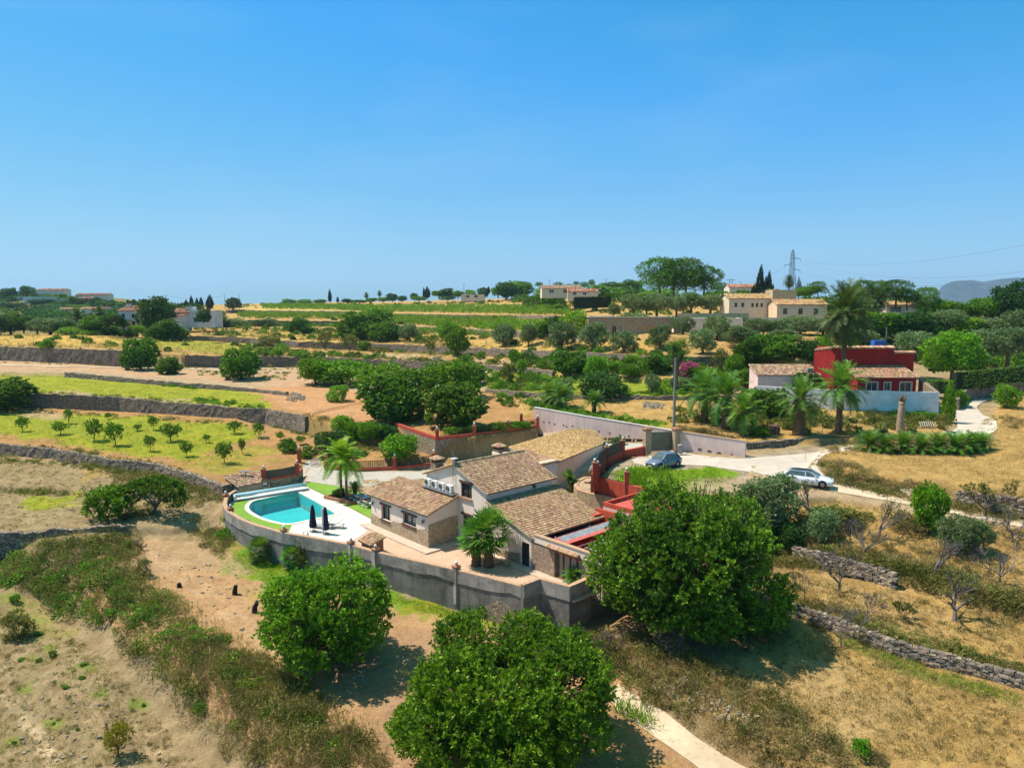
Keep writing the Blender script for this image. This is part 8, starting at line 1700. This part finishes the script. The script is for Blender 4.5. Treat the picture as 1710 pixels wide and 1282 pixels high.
scrub_bank('bank_scrub', '', [[(460, 688), (640, 725), (650, 755), (560, 745), (470, 712)], [(180, 780), (330, 800), (372, 830), (330, 850), (200, 820)], [(400, 590), (640, 596), (860, 607), (860, 612), (640, 602), (400, 597)], [(340, 556), (640, 568), (860, 578), (860, 583), (640, 573), (340, 562)], [(860, 632), (980, 655), (970, 662), (860, 650)], [(330, 540), (640, 545), (860, 556), (860, 562), (640, 551), (330, 546)], [(1000, 592), (1100, 592), (1100, 600), (1000, 600)], [(1130, 715), (1240, 735), (1240, 740), (1130, 722)], [(690, 600), (860, 608), (860, 620), (700, 612)]], [90, 70, 110, 110, 40, 90, 20, 40, 30], (.4, 1.0), lf_dryscrub, 7, (.4, .8), 22, .3, .14)
scrub_bank('weeds', '', [[(885, 670), (1000, 692), (1110, 708), (1110, 716), (1000, 705), (890, 688)], [(440, 680), (480, 676), (430, 690), (320, 672), (330, 664)], [(330, 620), (480, 628), (460, 634), (330, 628)], [(270, 636), (310, 645), (330, 650), (270, 645)], [(810, 636), (960, 652), (960, 664), (815, 652)], [(1480, 690), (1560, 700), (1550, 712), (1480, 710)], [(1040, 650), (1110, 655), (1110, 668), (1040, 668)]], [120, 40, 26, 20, 70, 26, 30], (.3, .8), lf_carob, 8, (.5, 1.0), 24, .26, .3)
# grass tufts
def tufts(name, polys, n, mat, seed, L=(.15, .35), blades=7, Wd=.10, tint=(.2, .9), up=1.2, clump=0):
    C = []; T = []; r = rt(seed); LL = []
    for pi, poly in enumerate(polys):
        k = n[pi]; p = scatter(poly, k, seed + pi)
        if clump: p = np.repeat(p, clump, 0) + r.normal(0, .3, (k * clump, 2))
        dn = fbm(p[:, 0] * .5, p[:, 1] * .5, 31, 3); p = p[dn + r.normal(0, .25, len(p)) > -.12]
        C.append(np.c_[p, Hh(p[:, 0], p[:, 1]) - .02]); 
    C = np.vstack(C); LL = r.uniform(*L, len(C)); t = r.uniform(*tint, len(C)); D = np.tile(A((0, 0, up)), (len(C), 1))
    o = link(name, leaves_mesh(name, C, D, blades, LL, Wd, mat, seed, .55, t, jit=.35)); o['kind'] = 'stuff'; return o
tufts('dry_grass', [[(1000, 1090), (1180, 1100), (1340, 1050), (1560, 1115), (1720, 1170), (1720, 1282), (1300, 1282)], [(1310, 955), (1450, 980), (1720, 1045), (1720, 1125), (1500, 1072), (1310, 1003)], [(1330, 845), (1560, 868), (1720, 890), (1720, 1000), (1500, 940), (1330, 905)], [(1400, 750), (1640, 735), (1720, 650), (1720, 838), (1500, 790)], [(1250, 700), (1560, 695), (1560, 725), (1250, 735)]], [9000, 4500, 4500, 5500, 1200], lf_straw, 11, (.10, .30), 6, .10)
tufts('dry_grass', [[(-40, 1000), (120, 1060), (300, 1240), (350, 1290), (-40, 1290)], [(-40, 770), (170, 780), (360, 830), (340, 880), (-40, 890)], [(190, 895), (370, 895), (440, 1000), (420, 1100), (330, 1040), (220, 970)], [(640, 1050), (1000, 1100), (1060, 1280), (660, 1280)]], [3500, 3600, 700, 600], lf_straw, 12, (.08, .25), 6, .10)
tufts('dry_scrub_grass', [[(190, 895), (245, 960), (350, 1035), (470, 1110), (660, 1250), (640, 1300), (400, 1170), (230, 1030)], [(260, 1090), (470, 1130), (660, 1290), (400, 1290)], [(0, 925), (220, 905), (300, 1040), (100, 990)]], [800, 900, 300], lf_straw, 13, (.3, .6), 12, .07)
tufts('yellow_grass', [[(-150, 562), (205, 565), (330, 575), (640, 588), (860, 598), (860, 612), (640, 600), (320, 592), (-150, 577)], [(330, 549), (640, 551), (860, 566), (1090, 570), (1090, 592), (860, 582), (600, 572), (330, 561)], [(400, 512), (860, 508), (860, 524), (600, 520)], [(790, 604), (1090, 606), (1090, 630), (860, 615)]], [2600, 2800, 1200, 700], lf_straw, 14, (.4, .9), 7, .12)
tufts('green_weeds', [[(385, 930), (430, 895), (520, 935), (680, 1000), (840, 1030), (800, 1045), (660, 1010), (540, 985), (440, 975)], [(1040, 783), (1110, 785), (1180, 780), (1250, 790), (1200, 810), (1110, 825), (1040, 815), (1005, 808), (1015, 790)], [(355, 880), (390, 910), (370, 940), (340, 900)], [(1400, 1060), (1520, 1100), (1700, 1162), (1700, 1178), (1520, 1125), (1400, 1075)], [(1640, 700), (1650, 720), (1640, 740), (1625, 730)]], [3200, 3800, 400, 900, 200], lf_grass, 15, (.10, .26), 8, .10)
tufts('meadow_grass', [[(-150, 690), (200, 695), (400, 706), (440, 735), (370, 790), (250, 770), (120, 745), (0, 735), (-150, 730)], [(-150, 638), (110, 634), (300, 648), (460, 665), (440, 680), (300, 670), (120, 658), (-150, 652)]], [5200, 2200], leaf_mat('meadow', (.10, .15, .01), (.25, .31, .02), (.42, .42, .06), .3, .9), 16, (.12, .32), 6, .14)
tufts('tall_weeds', [[(1045, 790), (1110, 790), (1130, 810), (1050, 812)], [(1040, 1180), (1100, 1215), (1090, 1225), (1030, 1190)]], [420, 60], lf_grass, 17, (.5, .9), 9, .07)
# vine rows
def rows(name, front, back, n, step, h, seed):
    """n rows interpolated between two world polylines"""
    r = rt(seed); C = []; T = []
    for k in range(n):
        f = (k + .5) / n; pl_ = [A(a) * (1 - f) + A(b) * f for a, b in zip(front, back)]; p = refine(pl_, step)
        for q in p: 
            if r.random() < .9: z = float(Hh(q[0], q[1])); m_ = 26; v = r.normal(0, 1, (m_, 3)); v[:, 2] = np.abs(v[:, 2]); v /= np.linalg.norm(v, axis=1)[:, None]; s = r.uniform(.7, 1.1); C.append(A((q[0] + r.normal(0, .2), q[1] + r.normal(0, .2), z)) + v * A((.9, .7, h)) * s); T.append(np.full(m_, r.uniform(.3, .9)))
    C = np.vstack(C); o = link(name, leaves_mesh(name, C, np.tile(A((0, 0, 1.)), (len(C), 1)), 4, .42, .6, lf_bright, seed, .9, np.hstack(T))); o['kind'] = 'stuff'
def bk(reg, pxs): return [G(*q) for q in pxs]
rows('vine_rows', [G(x, y) for x, y in [(400, 532), (570, 534), (700, 543), (860, 551)]], [G(x, y) for x, y in [(400, 524), (570, 525), (700, 528), (860, 533)]], 7, 1.4, 1.8, 1)
rows('vine_rows', [G(x, y) for x, y in [(440, 516), (570, 518), (700, 522), (860, 525), (950, 526)]], [G(x, y) for x, y in [(440, 510), (570, 511), (700, 512), (860, 513), (950, 514)]], 7, 1.6, 1.9, 2)
rows('vine_rows', [G(x, y) for x, y in [(800, 551), (860, 553), (930, 556)]], [G(x, y) for x, y in [(800, 540), (860, 538), (930, 538)]], 5, 1.3, 1.7, 3)
rows('vine_rows', [G(x, y) for x, y in [(400, 545), (570, 547), (700, 556), (860, 563)]], [G(x, y) for x, y in [(400, 541), (570, 542), (700, 550), (860, 557)]], 2, 2.2, 1.5, 5)
rows('vegetable_rows', [G(x, y) for x, y in [(1040, 622), (1090, 626)]], [G(x, y) for x, y in [(1040, 616), (1090, 618)]], 2, .8, .7, 4)
scrub_bank('woodland', '', [[(-60, 512), (60, 508), (200, 512), (330, 516), (340, 528), (200, 540), (0, 540), (-60, 540)], [(-60, 499), (60, 496), (180, 506), (300, 513), (180, 515), (0, 512)]], [170, 60], (2.5, 6), lf_dark, 21, (.5, .9), 70, 1.1, .6)
scrub_bank('woodland', '', [[(1390, 560), (1560, 556), (1720, 560), (1720, 600), (1560, 605), (1400, 598)], [(1240, 598), (1380, 598), (1380, 612), (1240, 612)], [(1540, 600), (1720, 600), (1720, 618), (1560, 618)], [(1380, 520), (1720, 520), (1720, 555), (1400, 545)]], [70, 14, 24, 70], (1.6, 3.2), lf_fig, 22, (.8, 1.2), 110, .5, .6)
wp = lambda L: [tuple(PD(*q)[:2]) + (0,) for q in L]
scrub_bank('woodland', '', [wp([(860, 500, 330), (1075, 500, 300), (1075, 500, 390), (860, 500, 420)]), wp([(1180, 500, 250), (1262, 500, 245), (1262, 500, 300), (1180, 500, 310)]), wp([(1340, 500, 215), (1560, 500, 215), (1560, 500, 260), (1340, 500, 255)])], [60, 24, 50], (2, 4), lf_fig, 25, (.7, 1.1), 110, .7, .6)
scrub_bank('hillside_shrubs', '', [[(330, 549), (640, 551), (860, 566), (1090, 570), (1090, 590), (860, 582), (600, 572), (330, 561)], [(390, 577), (860, 597), (860, 611), (640, 600), (420, 594)], [(860, 598), (1100, 603), (1100, 628), (980, 624), (860, 612)], [(390, 545), (860, 560), (860, 566), (390, 550)], [(870, 512), (1200, 505), (1200, 530), (870, 522)], [(400, 524), (860, 531), (860, 552), (570, 536), (400, 534)], [(-50, 566), (330, 562), (330, 592), (200, 582), (-50, 576)], [(400, 506), (860, 502), (860, 511), (400, 514)]], [60, 36, 40, 24, 50, 40, 14, 60], (.7, 2.0), lf_fig, 26, (.7, 1.1), 90, .4, .6)
scrub_bank('hillside_brush', '', [[(330, 549), (640, 551), (860, 566), (1090, 570), (1090, 590), (860, 582), (600, 572), (330, 561)], [(390, 577), (860, 597), (860, 611), (640, 600), (420, 594)], [(860, 598), (1100, 603), (1100, 628), (980, 624), (860, 612)], [(400, 506), (860, 502), (860, 511), (400, 514)], [(1250, 700), (1560, 695), (1560, 722), (1250, 730)], [(1120, 680), (1400, 690), (1400, 715), (1120, 705)]], [110, 80, 60, 90, 60, 60], (.4, 1.2), lf_scrub, 27, (.6, 1.0), 50, .35, .3)
scrub_bank('dry_scrub', '', [[(1340, 1005), (1420, 1030), (1520, 1070), (1720, 1120), (1720, 1150), (1520, 1105), (1340, 1045)], [(1380, 880), (1500, 905), (1720, 950), (1720, 975), (1500, 935), (1360, 905)], [(1240, 1000), (1330, 1010), (1320, 1070), (1240, 1080)]], [80, 80, 30], (.2, .6), lf_dryscrub, 28, (.6, 1.2), 34, .2, .12)
scrub_bank('bank_shrubs', '', [[(-40, 925), (0, 915), (100, 925), (200, 960), (260, 1050), (150, 1040), (60, 1000), (-40, 985)], [(200, 1000), (330, 1060), (420, 1140), (330, 1170), (240, 1080)], [(380, 880), (420, 880), (420, 900), (370, 900)]], [60, 12, 10], (.4, 1.1), lf_fig, 23, (.6, 1.1), 60, .2, .4)
scrub_bank('garden_plants', '', [[(1040, 600), (1250, 605), (1250, 650), (1130, 665), (1040, 640)], [(870, 628), (960, 640), (960, 652), (870, 640)], [(690, 645), (790, 650), (780, 662), (690, 660)]], [60, 14, 10], (.6, 1.5), lf_carob, 24, (.7, 1.2), 80, .3, .5)
scrub_bank('field_stubble', '', [[(-40, 1000), (120, 1060), (300, 1240), (350, 1290), (-40, 1290)], [(-40, 770), (170, 780), (360, 830), (340, 880), (-40, 890)], [(1000, 1100), (1340, 1060), (1720, 1180), (1720, 1282), (1300, 1282)], [(1310, 955), (1720, 1045), (1720, 1120), (1500, 1070), (1310, 1003)]], [420, 260, 420, 240], (.10, .32), lf_dryscrub, 31, (.4, .9), 14, .14, .12)
scrub_bank('wall_growth', '', [[(-100, 684), (60, 684), (200, 693), (400, 706), (440, 712), (400, 712), (200, 698), (60, 690), (-100, 690)], [(-100, 654), (60, 655), (200, 662), (400, 679), (440, 681), (440, 685), (200, 667), (-100, 658)], [(-100, 760), (90, 770), (260, 800), (360, 835), (350, 842), (250, 808), (90, 778), (-100, 768)], [(-100, 574), (200, 582), (320, 590), (320, 594), (200, 587), (-100, 580)], [(-100, 604), (200, 606), (380, 613), (640, 616), (860, 628), (860, 631), (640, 619), (200, 610), (-100, 608)], [(-100, 738), (90, 746), (260, 772), (350, 802), (350, 806), (90, 751), (-100, 742)]], [90, 70, 90, 60, 90, 70], (.2, .65), lf_scrub, 33, (.5, 1.1), 26, .2, .2)
scrub_bank('wall_growth', '', [[(1320, 1000), (1420, 1028), (1520, 1066), (1720, 1118), (1720, 1138), (1520, 1086), (1320, 1020)], [(1360, 905), (1500, 940), (1720, 1000), (1720, 1030), (1500, 970), (1350, 930)], [(800, 612), (960, 622), (960, 655), (880, 690), (800, 660)], [(430, 618), (640, 628), (640, 640), (430, 632)]], [70, 70, 60, 30], (.25, .75), lf_scrub, 34, (.6, 1.1), 50, .18, .25)
scrub_bank('wall_growth', '', [[(800, 612), (960, 622), (960, 655), (880, 690), (800, 660)], [(640, 575), (1000, 584), (1000, 590), (640, 582)], [(430, 735), (560, 750), (640, 762), (560, 772), (470, 762)]], [36, 40, 14], (.5, 1.3), lf_fig, 35, (.6, 1.1), 90, .3, .5)
# loose stones
def stones(name, polys, n, seed, size=(.06, .2), label=None):
    r = random.Random(seed); mb = MB()
    for poly, k in zip(polys, n):
        for x, y in scatter(poly, k, seed):
            s = r.uniform(*size); c = r.uniform(.7, 1.2); b = len(mb.v); mb.box((x, y, float(Hh(x, y)) + s * .2), (s * 1.5, s, s * .7), r.uniform(0, 3), tuple(q * c for q in (.36, .29, .21)), r.uniform(.5, .8))
            for q in range(b, len(mb.v)): p = mb.v[q]; mb.v[q] = tuple(v + r.uniform(-.15, .15) * s for v in p)
    o = mb.build(name, MATS['loose_stones']); o['kind'] = 'stuff'
stones('loose_rocks', [[(1050, 1130), (1150, 1180), (1280, 1230), (1260, 1190), (1150, 1130)], [(930, 1040), (1010, 1060), (1000, 1110), (950, 1090)], [(1340, 930), (1500, 950), (1500, 980), (1340, 950)], [(200, 895), (440, 960), (640, 1150), (400, 1080), (220, 960)], [(1150, 800), (1240, 800), (1240, 840), (1150, 845)], [(0, 1150), (200, 1180), (330, 1282), (0, 1282)], [(1560, 860), (1710, 885), (1710, 905), (1560, 875)]], [200, 60, 70, 130, 60, 60, 70], 3)
stones('stone_heap', [[(480, 660), (510, 660), (508, 670), (478, 668)], [(1075, 672), (1110, 674), (1105, 682), (1075, 682)]], [130, 120], 5, (.15, .4))

# ================= FAR LAND =================
def mountain():
    r = rt(3); nx, ny = 160, 40; xs = np.linspace(PD(1545, 505, 5200)[0], PD(2100, 505, 5200)[0], nx); u = np.linspace(0, 1, ny)
    prof_px = [(1545, 506), (1556, 494), (1562, 478), (1580, 470), (1610, 468), (1630, 471), (1660, 466), (1690, 464), (1720, 465), (1800, 462), (1900, 470), (2000, 480), (2100, 490)]
    X = np.repeat(xs[None], ny, 0); Y = 5200 + u[:, None] * 1500 + 0 * X; pxs = 855 + F * X / (5200 * 1.0) * 1.0
    top = np.interp(855 + F * xs / 5200 / 1.0 * .995, [p[0] for p in prof_px], [(508 - p[1]) * 6025 / F + CZ for p in prof_px])
    uu = np.minimum(1, u / .55); sh = np.where(uu < .62, uu / .62 * .5, .5 + (uu - .62) / .38 * .5) ; sh = np.where(u > .8, sh - (u - .8) * 2, sh)
    X = X * Y / 5200
    Z = sh[:, None] * (top[None] + 60) - 60 + (fbm(X * .012, Y * .006, 3, 4)) * 40 * (1 - np.abs(u[:, None] - .5)) * np.clip(u[:, None] * 3, 0, 1) * (u[:, None] < .5)
    idx = np.arange(nx * ny).reshape(ny, nx); Fq = np.stack([idx[:-1, :-1], idx[:-1, 1:], idx[1:, 1:], idx[1:, :-1]], -1).reshape(-1, 4)
    m, t, p = nodes('mountain_rock'); v = wcoords(t); c = mix(t, ramp(t, noise(t, .012, 8, v, .7), [(.42, 0.), (.58, 1.)]), (.05, .055, .075), (.012, .02, .025)); t.links.new(c, p.inputs['Base Color']); p.inputs['Roughness'].default_value = 1
    o = link('mountain', npmesh('mountain', np.stack([X, Y, Z], -1).reshape(-1, 3), Fq, m, True)); o['kind'] = 'structure'
mountain()
m, t_, p_ = nodes('sea'); p_.inputs['Base Color'].default_value = (.02, .12, .2, 1); p_.inputs['Roughness'].default_value = .35; bump(t_, p_, noise(t_, .02, 5, wcoords(t_)), .3, 2)
mb = MB(); mb.quad((-19000, 900, -62), (19000, 900, -62), (19000, 17000, -62), (-19000, 17000, -62)); o = mb.build('sea', m); o['kind'] = 'structure'
# haze
hz = bpy.data.materials.new('haze'); hz.use_nodes = True; t = hz.node_tree; t.nodes.remove(t.nodes['Principled BSDF']); pv = t.nodes.new('ShaderNodeVolumePrincipled')
pv.inputs['Color'].default_value = (.50, .77, 1.0, 1); pv.inputs['Density'].default_value = .000085; pv.inputs['Anisotropy'].default_value = .2
t.links.new(pv.outputs[0], t.nodes['Material Output'].inputs['Volume'])
mb = MB(); mb.box((0, 8500, 101), (40000, 17800, 356)); o = mb.build('haze', hz); o['kind'] = 'stuff'
